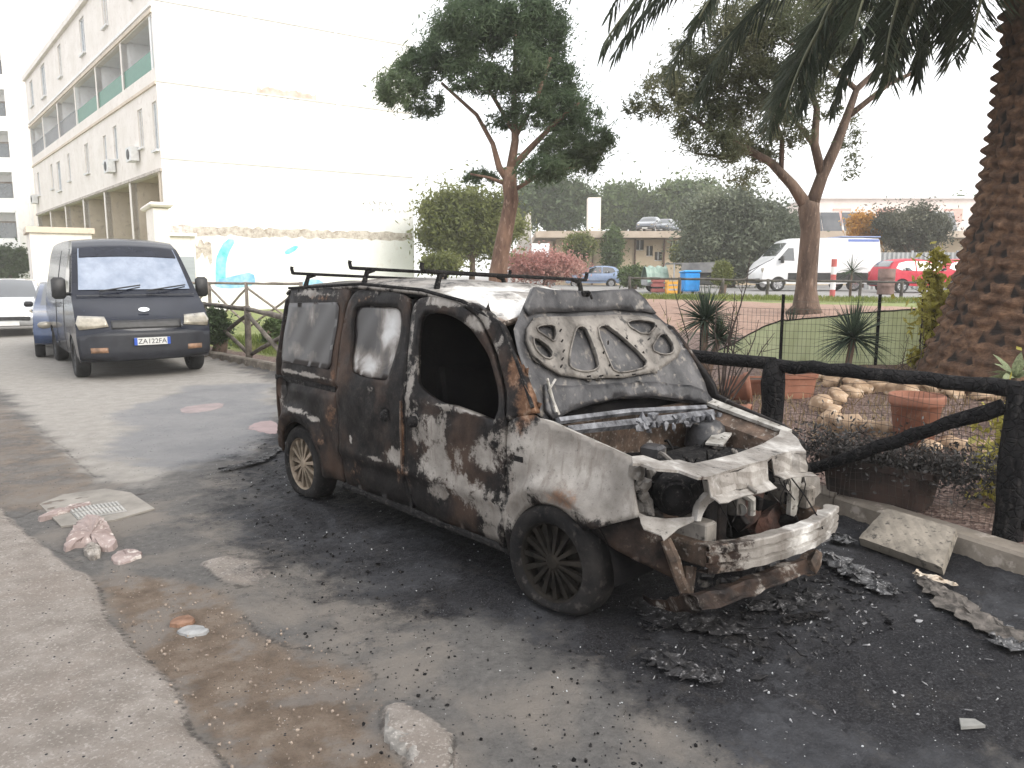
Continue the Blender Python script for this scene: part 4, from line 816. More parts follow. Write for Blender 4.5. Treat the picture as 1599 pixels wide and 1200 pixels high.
gr_h = [[(a + .15, 0.02), (b_ - .15, 0.02), (b_ - .15, 5.62), (a + .15, 5.62)] for a, b_ in zip(bays[:-1], bays[1:])]
up_w = [(1.8, 12.75, 1.0, 1.55), (6.8, 12.75, 1.0, 1.5), (11.7, 12.6, 1.1, 1.7), (17.9, 12.65, .95, 1.7), (23.3, 12.5, 1.5, 1.9), (28.0, 12.7, 1.2, 1.6)]
lo_w = [(.2, 6.5, .65, 1.85), (2.3, 6.85, .75, 1.55), (6.75, 6.85, .7, 1.5), (8.9, 6.95, .6, 1.25), (12.9, 6.85, .95, 1.5), (17.9, 6.9, .6, 1.5), (20.9, 6.6, 1.1, 1.7), (23.4, 6.9, .7, 1.5), (28.6, 6.9, .8, 1.5)]
wh = [[(t, z), (t + w, z), (t + w, z + h), (t, z + h)] for t, z, w, h in up_w + lo_w]
panel('street_front', [(0, 0), (TL, 0), (TL, ZT), (0, ZT)], lo_h + gr_h + wh, lambda t, z: fp(t, z), PLAS, apt, 1.2, .25, False, soff=1)
for i, (t, z, w, h) in enumerate(up_w + lo_w):
    f = MB(); 
    for tt in (t + .03, t + w/2, t + w - .03): f.prism([(tt - .03, z), (tt + .03, z), (tt + .03, z + h), (tt - .03, z + h)], NF * -.12, U, UP, NF * .06)
    for zz in (z + .03, z + h - .03): f.prism([(t, zz - .03), (t + w, zz - .03), (t + w, zz + .03), (t, zz + .03)], NF * -.117, U, UP, NF * .05)
    wo_ = f.build('window', FRAME, apt)
    shut = i in (1, 3, 7, 10, 13); mk('shutter' if shut else 'pane', [fp(t, z, -.10), fp(t + w, z, -.10), fp(t + w, z + h, -.10), fp(t, z + h, -.10)], [(0, 1, 2, 3)], SHUT if shut else BGLASS, wo_)
    mk('sill', *(lambda b: (b.V, b.F))(MB().prism([(t - .05, z - .08), (t + w + .05, z - .08), (t + w + .05, z), (t - .05, z)], NF * -.1, U, UP, NF * .22)), FRAME, wo_)
panel('gable_wall', [(0, 0), (11.0, 0), (11.0, 15.6), (0, 15.6)], [], lambda t, z: gp_(t, z), PLASW, apt, 2.0, .25, False, soff=-1)
b = MB(); b.prism([(0, -.3), (TL, -.3), (TL, 0), (0, 0)], UP * ZT + NF * .18, U, UP, NF * -.5); b.build('cornice', PLAS, apt)
for zz, mat in ((8.98, PLASB), (5.70, STAIN), (11.62, PLASB), (11.86, PLASW)):
    MB().prism([(0.0, zz - .06), (TL, zz - .06), (TL, zz + .06), (0, zz + .06)], NF * .0, U, UP, NF * .07).build('string_course', mat, apt)
for t in [.5] + bays[1:]:
    MB().prism([(t - .12, 9.0), (t + .12, 9.0), (t + .12, 11.6), (t - .12, 11.6)], NF * -.02, U, UP, NF * -2.0).build('balcony_partition', PLASW, apt)
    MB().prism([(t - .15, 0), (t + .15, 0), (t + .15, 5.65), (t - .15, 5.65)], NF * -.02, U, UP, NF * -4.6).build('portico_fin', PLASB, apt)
for zz in (8.96, 11.66): MB().prism([(.45, zz - .05), (TL, zz - .05), (TL, zz + .05), (.45, zz + .05)], NF * -.27, U, UP, NF * -1.8).build('balcony_slab', PLASW, apt)
MB().prism([(.45, 8.9), (TL, 8.9), (TL, 11.7), (.45, 11.7)], NF * -2.0, U, UP, NF * -.1).build('balcony_back_wall', PLASW, apt)
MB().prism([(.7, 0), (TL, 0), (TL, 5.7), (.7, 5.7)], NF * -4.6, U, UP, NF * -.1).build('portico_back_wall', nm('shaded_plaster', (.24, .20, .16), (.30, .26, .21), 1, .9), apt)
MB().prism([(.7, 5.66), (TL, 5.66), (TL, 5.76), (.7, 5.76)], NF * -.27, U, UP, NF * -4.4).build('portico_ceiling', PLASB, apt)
for i, (a, b_) in enumerate(zip(bays[:-1], bays[1:])):
    if i < 3:
        MB().prism([(a + .13, 9.57), (b_ - .13, 9.57), (b_ - .13, 10.32), (a + .13, 10.32)], NF * -.10, U, UP, NF * .03).build('balcony_screen', GREENP, apt)
    else:
        r_ = MB()
        for k in range(24): tt = a + .2 + (b_ - a - .4) * k / 23; r_.tube([fp(tt, 9.56, -.08), fp(tt, 10.4, -.08)], .014, 4)
        r_.tube([fp(a + .13, 10.42, -.08), fp(b_ - .13, 10.42, -.08)], .03, 5); r_.build('balcony_railing', IRON, apt)
for t, z in ((3.0, 6.35), (7.2, 6.3), (29.5, 6.4)):
    a_ = MB(); a_.prism([(t, z), (t + .85, z), (t + .85, z + .58), (t, z + .58)], NF * .05, U, UP, NF * .32); ac = a_.build('air_conditioner', FRAME, apt)
    MB().lathe([(.22, 0), (.20, .02), (.06, .03), (.001, .03)], (0, 0, 0), 'z', 20).build('fan_guard', BLACKP, ac).matrix_local = Matrix.Translation(Vector(fp(t + .5, z + .29, .372))) @ Matrix(((U[0], 0, NF[0], 0), (U[1], 0, NF[1], 0), (0, 1, 0, 0), (0, 0, 0, 1)))
# rest of the shell
far = U * TL; mk('roof', [fp(0, ZT - .05), fp(TL, ZT - .05), fp(TL, ZT - .05) + Vv * 11, gp_(11, ZT - .05)], [(0, 1, 2, 3)], PLAS, apt)
mk('rear_wall', [gp_(11, 0), gp_(11, ZT), gp_(11, ZT) + far, gp_(11, 0) + far], [(0, 1, 2, 3)], PLAS, apt); mk('end_wall', [fp(TL, 0), fp(TL, 0) + Vv * 11, fp(TL, ZT) + Vv * 11, fp(TL, ZT)], [(0, 1, 2, 3)], PLAS, apt)
# gable: joints, stains, eroded band and painted ground floor
b = MB()
for z in (6.15, 9.05, 12.05): b.prism([(0, z - .03), (11, z - .03), (11, z + .03), (0, z + .03)], NG * .0, Vv, UP, NG * .035)
b.build('floor_joint', nm('joint_line', (.62, .59, .55), (.70, .68, .65), 2, .9), apt)
for t in (3.7, 7.35): MB().prism([(t - .05, 6.2), (t + .05, 6.2), (t + .05, 15), (t - .05, 15)], NG * .0, Vv, UP, NG * .05).build('rain_pipe', PLASW, apt)
def blotch(name, t0, t1, z0, z1, mat, off, seed, parent=apt, wob=.12, n=26):
    r_ = np.random.default_rng(seed); top = [(t0 + (t1 - t0) * i / n, z1 + r_.normal(0, wob)) for i in range(n + 1)]; bot = [(t1 - (t1 - t0) * i / n, z0 + r_.normal(0, wob)) for i in range(n + 1)]
    return panel(name, bot + top, [], lambda t, z: gp_(t, z, off), mat, parent, .35, .004, False, soff=1)
blotch('eroded_band', .15, 10.9, 3.18, 3.55, STAIN, .004, 4, wob=.035, n=46)
blotch('damp_stain', 3.85, 6.4, 9.02, 9.32, nm('damp_render', (.46, .38, .31), (.62, .57, .52), 4, .9), .005, 6, wob=.04)
blotch('damp_stain', 5.3, 5.5, 6.3, 9.0, nm('faint_damp', (.64, .60, .56), (.70, .68, .65), 4, .9), .005, 7, wob=.03, n=6)
blotch('peeling_patch', .95, 1.7, 2.2, 2.9, STAIN, .004, 9, wob=.12, n=8)
CY_ = nm('cyan_spray', (.10, .50, .55), (.35, .70, .72), 3, .85, 0, 20, .05, .01); BL_ = nm('blue_spray', (.16, .42, .70), (.45, .66, .80), 2.5, .85, 0, 20, .05, .01)
def gs(name, pts, mat, off): return panel(name, chaikin(pts, 1), [], lambda t, z: gp_(t, z, off), mat, apt, .3, .003, False, soff=1)
gs('graffiti', [(2.28, 3.05), (2.72, 3.05), (2.35, 2.45), (2.22, 1.9), (2.2, 1.2), (1.78, 1.1), (1.82, 2.0), (1.9, 2.4)], CY_, .010)
gs('graffiti', [(1.75, 1.35), (2.6, 1.55), (3.35, 1.72), (3.45, 1.15), (2.6, 1.0), (1.75, 1.05)], BL_, .014)
gs('graffiti', [(5.3, 1.2), (6.1, 1.45), (6.6, 1.1), (5.9, .9)], BL_, .014); gs('graffiti', [(4.7, 2.6), (5.3, 2.9), (5.35, 2.7), (4.8, 2.4)], CY_, .010)
# small scrawl high on the wall
b = MB(); r_ = np.random.default_rng(3)
for row, (z, n_) in enumerate(((4.72, 6), (4.42, 8))):
    for k in range(n_):
        t = 8.4 + k * .27 + row * .15; pts = [gp_(t + r_.uniform(0, .2), z + r_.uniform(0, .24), .012) for _ in range(4)]; b.tube(pts, .012, 4)
b.build('scrawl', flat('grey_spray', (.40, .39, .38), .9), apt)
# lean-to with shutter door and low cream annexe before the building
lt = empty('lean_to', C0, 0, 'small cream lean-to with a grey shutter door at the corner of the block', 'building')
b = MB(); b.prism([(-.15, 0), (.95, 0), (.95, 3.1), (-.15, 3.1)], NG * .03, Vv, UP, NG * .6); b.build('wall', PLAS, lt)
MB().prism([(-.25, 3.1), (1.0, 3.1), (1.0, 3.22), (-.25, 3.22)], NG * .03, Vv, UP, NG * .75).build('roof', PLASW, lt)
MB().prism([(.35, .1), (.88, .1), (.88, 2.3), (.35, 2.3)], NG * .635, Vv, UP, NG * .03).build('shutter_door', nm('grey_shutter', (.30, .33, .36), (.36, .39, .42), 1, .5, 0, 4, .6, .02, stretch=(1, 1, 8)), lt)
q = at(252, 430, 27.5); hb = empty('wall_pier', (q[0], q[1], 0), R(-50), 'cream wall pier with a rounded cap in front of the portico', 'wall')
MB().box((0, 0, 1.95), (.9, .5, 3.9), bev=.03).build('pier', PLAS, hb); b = MB(); b.box((0, 0, 3.95), (1.25, .8, .16), bev=.06, ry=R(-6)); b.build('cap', PLAS, hb)
q = at(97, 430, 28.5); an = empty('annexe', (q[0], q[1], 0), R(34), 'low flat roofed cream annexe behind the black van', 'building')
MB().box((0, 0, 1.5), (1.9, 2.6, 3.1)).build('wall', PLAS, an); MB().box((0, 0, 3.15), (2.1, 2.8, .2)).build('roof', PLASB, an)

# tower block far behind, upper left
tw = empty('tower_block', (-44, 66, 0), R(4), 'white tower block with stacked balconies at the far left edge', 'building')
MB().box((-2, 4, 16), (16, 8, 32)).build('wall', PLASW, tw)
MB().box((4.6, 3.8, 16), (2.4, 8, 32)).build('stair_tower', PLAS, tw)
for k in range(9):
    z = 3.35 + k * 3.25
    MB().box((-3.6, -.9, z + .1), (13, 1.8, .2)).build('balcony_slab', PLASW, tw)
    MB().box((-3.6, -1.75, z + .65), (13, .12, 1.0)).build('balcony_parapet', PLASW, tw)
    for j in range(4):
        f = MB(); xx = -9 + j * 3.3; f.box((xx, -.06, z + 1.5), (2.2, .1, 2.3)); w_ = f.build('window', nm('shade_beige', (.22, .17, .14), (.34, .28, .24), 1, .8) if j % 2 else FRAME, tw)
        MB().box((xx, -.13, z + 1.5), (1.9, .03, 2.0)).build('pane', WGLASS, w_)
for x_ in (-9.8, 2.9): MB().box((x_, -.9, 15), (.2, 1.8, 30)).build('balcony_end_wall', PLASW, tw)
b = MB()
for x_ in (-9, -5, -1): b.box((x_, -2.5, 1.5), (.5, .5, 3))
# ---------------- low building and others across the garden ----------------
BEI = nm('pale_yellow_wall', (.46, .37, .26), (.58, .48, .35), .8, .85, 0, 20, .1, .01); EAV = nm('eave_concrete', (.42, .34, .27), (.52, .44, .36), 1, .8)
q0 = at(868, 430, 56); lb = empty('low_building', (q0[0], 56, .75), R(0), 'low beige building with a wide flat eave and small square windows', 'building')
Lx = 34.0
def xb_(px): return at(px, 430, 56)[0] - q0[0]
def zb_(py): return 1.66 + (430 - py) / F * 56 - .75
lwin = [(918, 390, 12, 17), (999, 388, 12, 16), (1014, 397, 10, 16), (1028, 405, 12, 14), (1050, 390, 8, 18), (950, 388, 10, 14), (1296, 384, 26, 20), (1262, 392, 12, 14), (1190, 390, 12, 14), (1120, 390, 12, 14), (1420, 392, 14, 16), (1400, 392, 12, 14)]
wl = []
for px, py, w, h in lwin: a, z = xb_(px - w/2), zb_(py + h/2); wl.append([(a, z), (a + w*56/F, z), (a + w*56/F, z + h*56/F), (a, z + h*56/F)])
panel('wall', [(0, 0), (Lx, 0), (Lx, zb_(379)), (0, zb_(379))], wl, lambda x, z: (x, 0, z), BEI, lb, 2, .3, False, soff=-1)
for w in wl:
    f = MB(); (a, z), (c, _), (_, zt2), _ = w; f.box(((a+c)/2, .2, z + .03), (c-a, .06, .06)); f.box(((a+c)/2, .2, (z+zt2)/2), (.06, .06, zt2-z)); fo = f.build('window', FRAME, lb)
    mk('pane', [(a, .24, z), (c, .24, z), (c, .24, zt2), (a, .24, zt2)], [(0, 1, 2, 3)], nm('dim_pane', (.04, .035, .03), (.09, .08, .07), 1, .3), fo)
MB().box((Lx/2 - .5, 4, zb_(373)), (Lx + 2, 11, .45)).build('roof', EAV, lb)
MB().box((Lx/2, 7, zb_(373) / 2), (Lx, 5, zb_(379))).build('rear_block', BEI, lb)
for px in (925, 991, 1036): MB().tube([(xb_(px), -.1, 0), (xb_(px), -.1, zb_(379))], .07, 6).build('drain_pipe', flat('brown_pipe', (.14, .09, .07), .6), lb)
b = MB(); b.prism([(xb_(800), 0), (xb_(832), 0), (xb_(829), zb_(338)), (xb_(822), zb_(342)), (xb_(806), zb_(392)), (xb_(790), zb_(405))], (0, -.3, 0), (1, 0, 0), (0, 0, 1), (0, 2.5, 0)); b.build('buttress_wall', nm('grey_concrete', (.42, .39, .36), (.54, .51, .48), 1, .85), lb)
MB().box((xb_(934), 3.5, zb_(338)), (.95, 1.2, 2.6)).build('chimney', PLAS, lb)
ROOFM = nm('solar_dark', (.05, .055, .065), (.10, .105, .115), 1, .25, .2, 20, .05, .01)
for i, (a, b_) in enumerate(((1262, 1295), (1296, 1326), (1330, 1360), (1462, 1510))):
    s_ = empty('solar_panel', (q0[0] + (xb_(a) + xb_(b_)) / 2, 57.5, zb_(371) + .75), 0, ['grey solar panel on the low roof right beside the pine trunk', 'grey solar panel on the low roof, middle of three above the white van', 'grey solar panel on the low roof above the orange tree', 'grey solar panel on the low roof next to the palm trunk'][i], 'solar panel', 'solar panels on the low roof')
    w = xb_(b_) - xb_(a); MB().box((0, .4, .85), (w, 1.9, .06), rx=R(62)).build('panel', ROOFM, s_); f = MB(); f.box((0, .87, 1.72), (w, .08, .08)); f.box((0, -.05, .03), (w, .08, .08)); f.build('frame', FRAME, s_)
    for sx in (-1, 1): MB().tube([(sx*w*.45, .95, 0), (sx*w*.45, .85, 1.7)], .04, 5).build('leg', FRAME, s_)
q = at(1400, 430, 95); pk = empty('pink_building', (q[0], 95, .8), 0, 'pale pink building with salmon doors rising behind the low roof', 'building')
PK = nm('pink_render', (.74, .62, .57), (.82, .72, .67), 1, .85); z1 = 1.66 + (430 - 318) / F * 95 - .8
panel('wall', [(-11, 0), (9.5, 0), (9.5, z1), (-11, z1)], [], lambda x, z: (x, 0, z), PK, pk, 4, .3, False)
MB().box((-.75, 4, z1 + .1), (21, 9, .25)).build('roof', PLASW, pk); MB().box((-.75, 6, z1/2), (20, 6, z1)).build('rear_block', PK, pk)
for x_ in (-7.2, -1.8, 2.5, 6.4): MB().box((x_, -.05, z1 - 2.1), (2.2, .12, 1.8)).build('door', flat('salmon_door', (.68, .38, .33), .6), pk)
b = MB(); b.box((-.75, -1.2, z1 - 3.0), (21, .1, .12)); 
for k in range(30): b.box((-11 + k * .71, -1.2, z1 - 3.5), (.05, .05, 1.0))
b.build('railing', FRAME, pk)
for i, (px, c, lab) in enumerate(((1019, (.10, .11, .13), 'dark car on the roof deck, leftmost of the three'), (1036, (.06, .07, .08), 'black car on the roof deck, in the middle of the three'), (1054, (.25, .27, .30), 'grey car on the roof deck, rightmost of the three'))):
    hatch('rooftop_car', (q0[0] + xb_(1018 + 19*i) + .6*i, 57.5 + 2.1*i, zb_(368) + .75), R(-112), flat('roof_car_paint_%s' % 'abc'[i], c, .2, .3, 1), lab, sc=.72 if False else .8, group='cars parked on the roof deck')
# metal sheet gate behind the red car
q = at(1430, 430, 41); sf = empty('sheet_fence', (q[0], 41, tzs(q[0], 41)), 0, 'grey corrugated metal sheet fence behind the red car', 'fence')
SM = nm('grey_sheet', (.32, .33, .33), (.44, .45, .45), 1, .5, .2, 2, .3, .02)
V = []; 
for i in range(121): x = -2.6 + i * .06; y = .04 * (1 if i % 4 < 2 else -1); V += [(x, y, 0), (x, y, 1.95)]
mk('sheet', V, [(2*i, 2*i+2, 2*i+3, 2*i+1) for i in range(120)], SM, sf)
for x_ in (-2.6, -.2, 2.2, 4.6): MB().box((x_, .1, 1), (.1, .1, 2.1)).build('post', IRON, sf)

# ---------------- kerb ----------------
KP = [np.array(p) for p in dens(KERB[1:9], .9, False)]
def knorm(i): a = KP[max(i-1, 0)]; b = KP[min(i+1, len(KP)-1)]; t = (b - a) / np.linalg.norm(b - a); return np.array([t[1], -t[0]])
kb = MB()
for i in range(len(KP) - 1):
    a, b_ = KP[i], KP[i+1]; na, nb_ = knorm(i), knorm(i+1); t = (b_ - a) / np.linalg.norm(b_ - a); a2 = a + t * .006; b2 = b_ - t * .006
    h = .128 + .006 * math.sin(i * 2.3); w_ = .14
    V = []
    for P, n_ in ((a2, na), (b2, nb_)):
        for off, z in ((-.01, -.05), (0, h - .02), (.018, h), (w_, h), (w_, -.05)): V.append((P[0] + n_[0]*off, P[1] + n_[1]*off, z + .004*math.sin(i*5+off*30)))
    kb.add(V, [(j, j+1, 5+j+1, 5+j) for j in range(4)] + [(4, 3, 2, 1, 0), (5, 6, 7, 8, 9)])
tag(kb.build('kerb', nm('kerb_concrete', (.12, .10, .08), (.27, .235, .195), 3, .85, 0, 30, .5, .01, c3=(.34, .30, .26))), kind='structure')

# ---------------- burnt fence along the kerb ----------------
def gz2(px, py, z): return g(px, py, z)
P1 = g(1573, 838, .11); ztop = at(1575, 600, P1[1])[2]; P2t = g(1210, 566, ztop); P2 = np.array([P2t[0], P2t[1], .1])
dirf = (P2[:2] - P1[:2]); dirf /= np.linalg.norm(dirf)
FCH = nm('charred_wood', (.006, .006, .007), (.018, .017, .018), 8, .75, 0, 26, .9, .02, c3=(.04, .037, .036), stretch=(1, 1, .4), spec=.12)
_t = FCH.node_tree; _b = _t.nodes['Principled BSDF']; _vo = N(_t, 'TexVoronoi', Scale=22.0); _vo.feature = 'DISTANCE_TO_EDGE'; _t.links.new(N(_t, 'TexCoord').outputs['Object'], _vo.inputs['Vector']); _pn = [l.from_socket for l in _t.links if l.to_socket == _b.inputs['Normal']][0]; bump(_t, _b, sstep(_t, _vo.outputs['Distance'], .0, .12), .9, .012, _pn)
fb = empty('burnt_fence', (P1[0], P1[1], .1), 0, 'charred black rustic wooden fence along the kerb beside the burnt van', 'fence')
def L(p): return np.array(p) - np.array([P1[0], P1[1], .1])
def log(a, b_, r0, r1, n=9, seed=1, wob=.006):
    r_ = np.random.default_rng(seed); a = np.array(a, float); b_ = np.array(b_, float); pts = [a + (b_ - a) * i / n + r_.normal(0, wob, 3) * (0 < i < n) for i in range(n + 1)]
    return MB().tube(pts, [(r0 + (r1 - r0) * i / n) * (1 + r_.normal(0, .06)) for i in range(n + 1)], 10)
sp_ = np.linalg.norm(P2[:2] - P1[:2])
posts = [P1, P2] + [np.array([*(P2[:2] + dirf * sp_ * k), .09]) for k in (1, 2)] + [np.array([*(P1[:2] - dirf * sp_), .1])]
for i, p in enumerate(posts): log(L([p[0], p[1], -.05]), L([p[0], p[1], ztop + .0]), .085 if i != 1 else .078, .075, 7, i).build('post', FCH, fb, True)
e0 = P1[:2] - dirf * sp_ ; e1 = P2[:2] + dirf * sp_ * 2
log(L([*e0, ztop - .02]), L([*P1[:2], ztop - .03]), .06, .055, 8, 7).build('top_rail', FCH, fb, True)
log(L([*(P1[:2] - dirf*.1), ztop - .035]), L([*(P2[:2] + dirf * .1), ztop - .01]), .050, .041, 14, 8).build('top_rail', FCH, fb, True)
log(L([*P2[:2], ztop - .01]), L([*e1, ztop]), .048, .045, 12, 9).build('top_rail', FCH, fb, True)
log(L([*(P2[:2] - dirf * .08), .18]), L([*(P1[:2] + dirf * .08), ztop - .14]), .038, .05, 14, 10).build('brace', FCH, fb, True)
log(L([*(P1[:2] - dirf * .08), .2]), L([*(e0 + dirf * .1), ztop - .14]), .04, .045, 10, 12).build('brace', FCH, fb, True)
wm = MB(); nrm_ = np.array([dirf[1], -dirf[0]])
def wp(s_, z): o_ = .09 + .03*math.sin(s_*3 + z*4) + .02*math.sin(s_*9); p = P1[:2] + dirf * s_ + nrm_ * o_; return L([p[0], p[1], z + .012*math.sin(s_*11)])
for k in range(40): s_ = .05 + (sp_ - .1) * k / 39; wm.tube([wp(s_ + .012*math.sin(z*9+k), z) for z in np.linspace(.10, ztop - .06 - .25*math.exp(-((s_-1.2)/.5)**2), 8)], .0016, 3, False)
for z in np.linspace(.12, ztop - .1, 13): wm.tube([wp(s_, z + .01*math.sin(s_*7+z*30)) for s_ in np.linspace(.05, sp_ - .05, 24)], .0016, 3, False)
for k in range(4): wm.tube([wp(.35 + .2*math.cos(a)*(1+.1*k), .42 + .22*math.sin(a)) + np.array([0, 0, .03*k]) for a in np.linspace(0, 6, 22)], .0022, 3, False)
wm.build('wire_netting', nm('burnt_wire', (.03, .026, .024), (.10, .08, .07), 8, .6, .5), fb)

# ---------------- green net fence in the garden ----------------
def tzp(x, y): return np.array([x, y, tzs(x, y)])
NP = [at(1085, 430, 10.6)[:2], at(1224, 430, 9.7)[:2], at(1370, 430, 9.4)[:2], at(1520, 430, 9.2)[:2], at(1660, 430, 9.1)[:2]]
nf = empty('garden_net_fence', (*NP[0], tzs(*NP[0])), 0, 'low wire fence hung with pale green shade net behind the potted plants', 'fence')
def ntop(px): return np.interp(px, [1085, 1120, 1150, 1190, 1222, 1228, 1300, 1380, 1440, 1500, 1560, 1660], [560, 548, 536, 512, 500, 502, 495, 487, 484, 486, 486, 486])
V = []; npx = np.linspace(1088, 1655, 90); nn = 14
NPp = np.array([800 + F * p[0] / (p[1] * cp + .0) for p in NP])
O_ = np.array([*NP[0], tzs(*NP[0])])
for i, px in enumerate(npx):
    d = np.interp(px, [1085, 1224, 1370, 1520, 1660], [10.6, 9.7, 9.4, 9.2, 9.1]); tp_ = at(px, ntop(px), d); bz = tzs(tp_[0], tp_[1]) - .03
    for k in range(nn):
        u = k / (nn - 1); z = bz + (max(tp_[2], bz + .02) - bz) * u; V.append(np.array([tp_[0], tp_[1] + .03*math.sin(px*.07 + u*2) + .015*math.sin(px*.21 - u*5), z]) - O_)
m, t, b = newmat('green_net'); tc = N(t, 'TexCoord').outputs['Object']
c = ramp(t, noise(t, 1.5, 8, tc), [(.3, (.33, .36, .20)), (.55, (.45, .48, .29)), (.75, (.56, .57, .38))]); t.links.new(c, b.inputs['Base Color']); b.inputs['Roughness'].default_value = .8
wv_ = N(t, 'TexWave', Scale=60.0); wv_.bands_direction = 'Z'; t.links.new(tc, wv_.inputs['Vector']); bump(t, b, wv_.outputs['Fac'], .2, .004)
tr = N(t, 'BsdfTranslucent'); tr.inputs['Color'].default_value = (.60, .66, .38, 1); ms = N(t, 'MixShader'); ms.inputs[0].default_value = .35
t.links.new(b.outputs[0], ms.inputs[1]); t.links.new(tr.outputs[0], ms.inputs[2]); t.links.new(ms.outputs[0], t.nodes['Material Output'].inputs[0])
mk('green_net', V, [(i*nn+k, (i+1)*nn+k, (i+1)*nn+k+1, i*nn+k+1) for i in range(len(npx)-1) for k in range(nn-1)], m, nf, True)
WIRE = nm('dull_wire', (.05, .06, .05), (.12, .13, .11), 8, .6, .4)
MB().tube([V[i*nn+nn-1] + np.array([0, -.01, .008]) for i in range(len(npx))], .009, 4).build('edge_cord', FCH, nf)
w = MB()
for px in np.linspace(1095, 1650, 84):
    d = np.interp(px, [1085, 1224, 1370, 1520, 1660], [10.6, 9.7, 9.4, 9.2, 9.1]) - .05; a = at(px, 482, d); w.tube([np.array([a[0], a[1], tzs(a[0], a[1])]) - O_, a - O_], .0022, 3, False)
for zz in np.linspace(.06, .80, 9): w.tube([np.array([*at(px, 430, np.interp(px, [1085, 1224, 1370, 1520, 1660], [10.55, 9.65, 9.35, 9.15, 9.05]))[:2], 0]) * [1, 1, 0] - O_ * [1, 1, 1] + np.array([0, 0, .50 + zz]) for px in np.linspace(1095, 1650, 20)], .0022, 3, False)
w.build('wire_netting', WIRE, nf)
for px in (1098, 1224, 1375, 1505, 1640):
    d = np.interp(px, [1085, 1224, 1370, 1520, 1660], [10.6, 9.7, 9.4, 9.2, 9.1]) - .03; a = at(px, 460, d); MB().tube([np.array([a[0], a[1], tzs(a[0], a[1]) - .1]) - O_, a - O_], .02, 6).build('post', FCH, nf)

# ---------------- wooden fences farther up the street ----------------
OLDW = nm('weathered_wood', (.06, .048, .038), (.20, .17, .14), 5, .8, 0, 20, .6, .02)
def rustic(name, pts, h, r, label, mat, braces=True, low=False):
    o = np.array([*pts[0], tzs(*pts[0])]); e = empty(name, o, 0, label, 'fence')
    P = [np.array([*p, tzs(*p)]) - o for p in pts]
    for i, p in enumerate(P): log(p - np.array([0, 0, .1]), p + np.array([0, 0, h]), r*1.1, r, 4, i).build('post', mat, e, True)
    for i in range(len(P) - 1):
        a, b_ = P[i], P[i+1]; log(a + np.array([0, 0, h - r]), b_ + np.array([0, 0, h - r]), r*.85, r*.8, 6, i+20).build('rail', mat, e, True)
        if braces:
            log(a + np.array([0, 0, .08]), b_ + np.array([0, 0, h - .15]), r*.7, r*.7, 5, i+40).build('brace', mat, e, True)
            log(a + np.array([0.03, .03, h - .15]), b_ + np.array([0.03, .03, .08]), r*.7, r*.7, 5, i+60).build('brace', mat, e, True)
    return e
fl = [g(x, y, .08)[:2] for x, y in ((468, 583), (390, 561), (322, 543))]; d_ = (fl[2] - fl[1]); fl += [fl[2] + d_, fl[2] + d_*2.1, fl[2] + d_*3.2]
rustic('rustic_fence', fl, .98, .055, 'brown rustic pole fence with crossed braces right of the black van', OLDW)
f2 = [at(x, 430, d)[:2] for x, d in ((470, 20.5), (384, 21.2), (326, 22.0), (270, 23))]
rustic('rustic_fence', f2, 1.32, .045, 'paler second pole fence standing farther back below the painted wall', nm('pale_wood', (.16, .13, .11), (.30, .25, .21), 5, .8, 0, 20, .5, .02))
f3 = [at(x, 430, 23.5)[:2] for x in (984, 1062, 1130, 1200, 1275, 1345, 1410, 1490)]
rustic('street_railing', f3, .62, .045, 'low dark rail fence along the far edge of the garden', nm('dark_wood', (.035, .03, .028), (.10, .09, .08), 5, .8), braces=False)

# ---------------- foliage tools ----------------
def leafmat(name, c1, c2, c3, sc=1.2, tr=.3, trc=None):
    m, t, b = newmat(name); tc = N(t, 'TexCoord').outputs['Object']
    c = ramp(t, noise(t, sc, 4, tc, .6), [(.32, c1), (.5, c2), (.68, c3)]); v = noise(t, 60, 1, tc); c = mix(t, mth(t, 'MULTIPLY', sstep(t, v, .45, .6), .45), c, tuple(x*.5 for x in c1))
    t.links.new(c, b.inputs['Base Color']); b.inputs['Roughness'].default_value = .6; b.inputs['Specular IOR Level'].default_value = .25
    T_ = N(t, 'BsdfTranslucent'); t.links.new(c, T_.inputs['Color']) if trc is None else None
    if trc: T_.inputs['Color'].default_value = (*trc, 1)
    ms = N(t, 'MixShader'); ms.inputs[0].default_value = tr; t.links.new(b.outputs[0], ms.inputs[1]); t.links.new(T_.outputs[0], ms.inputs[2]); t.links.new(ms.outputs[0], t.nodes['Material Output'].inputs[0]); return m
def quadmesh(name, C, A, B, mat, parent):          # diamonds: centre C, half axes A, B
    n = len(C); V = np.stack([C - A, C + B, C + A, C - B], 1).reshape(-1, 3).astype(np.float32)
    me = bpy.data.meshes.new(name); me.vertices.add(4*n); me.vertices.foreach_set('co', V.ravel()); me.loops.add(4*n); me.loops.foreach_set('vertex_index', np.arange(4*n, dtype=np.int32))
    me.polygons.add(n); me.polygons.foreach_set('loop_start', np.arange(0, 4*n, 4, dtype=np.int32)); me.update(calc_edges=True); me.materials.append(mat)
    o = bpy.data.objects.new(name, me); return link(o, parent)
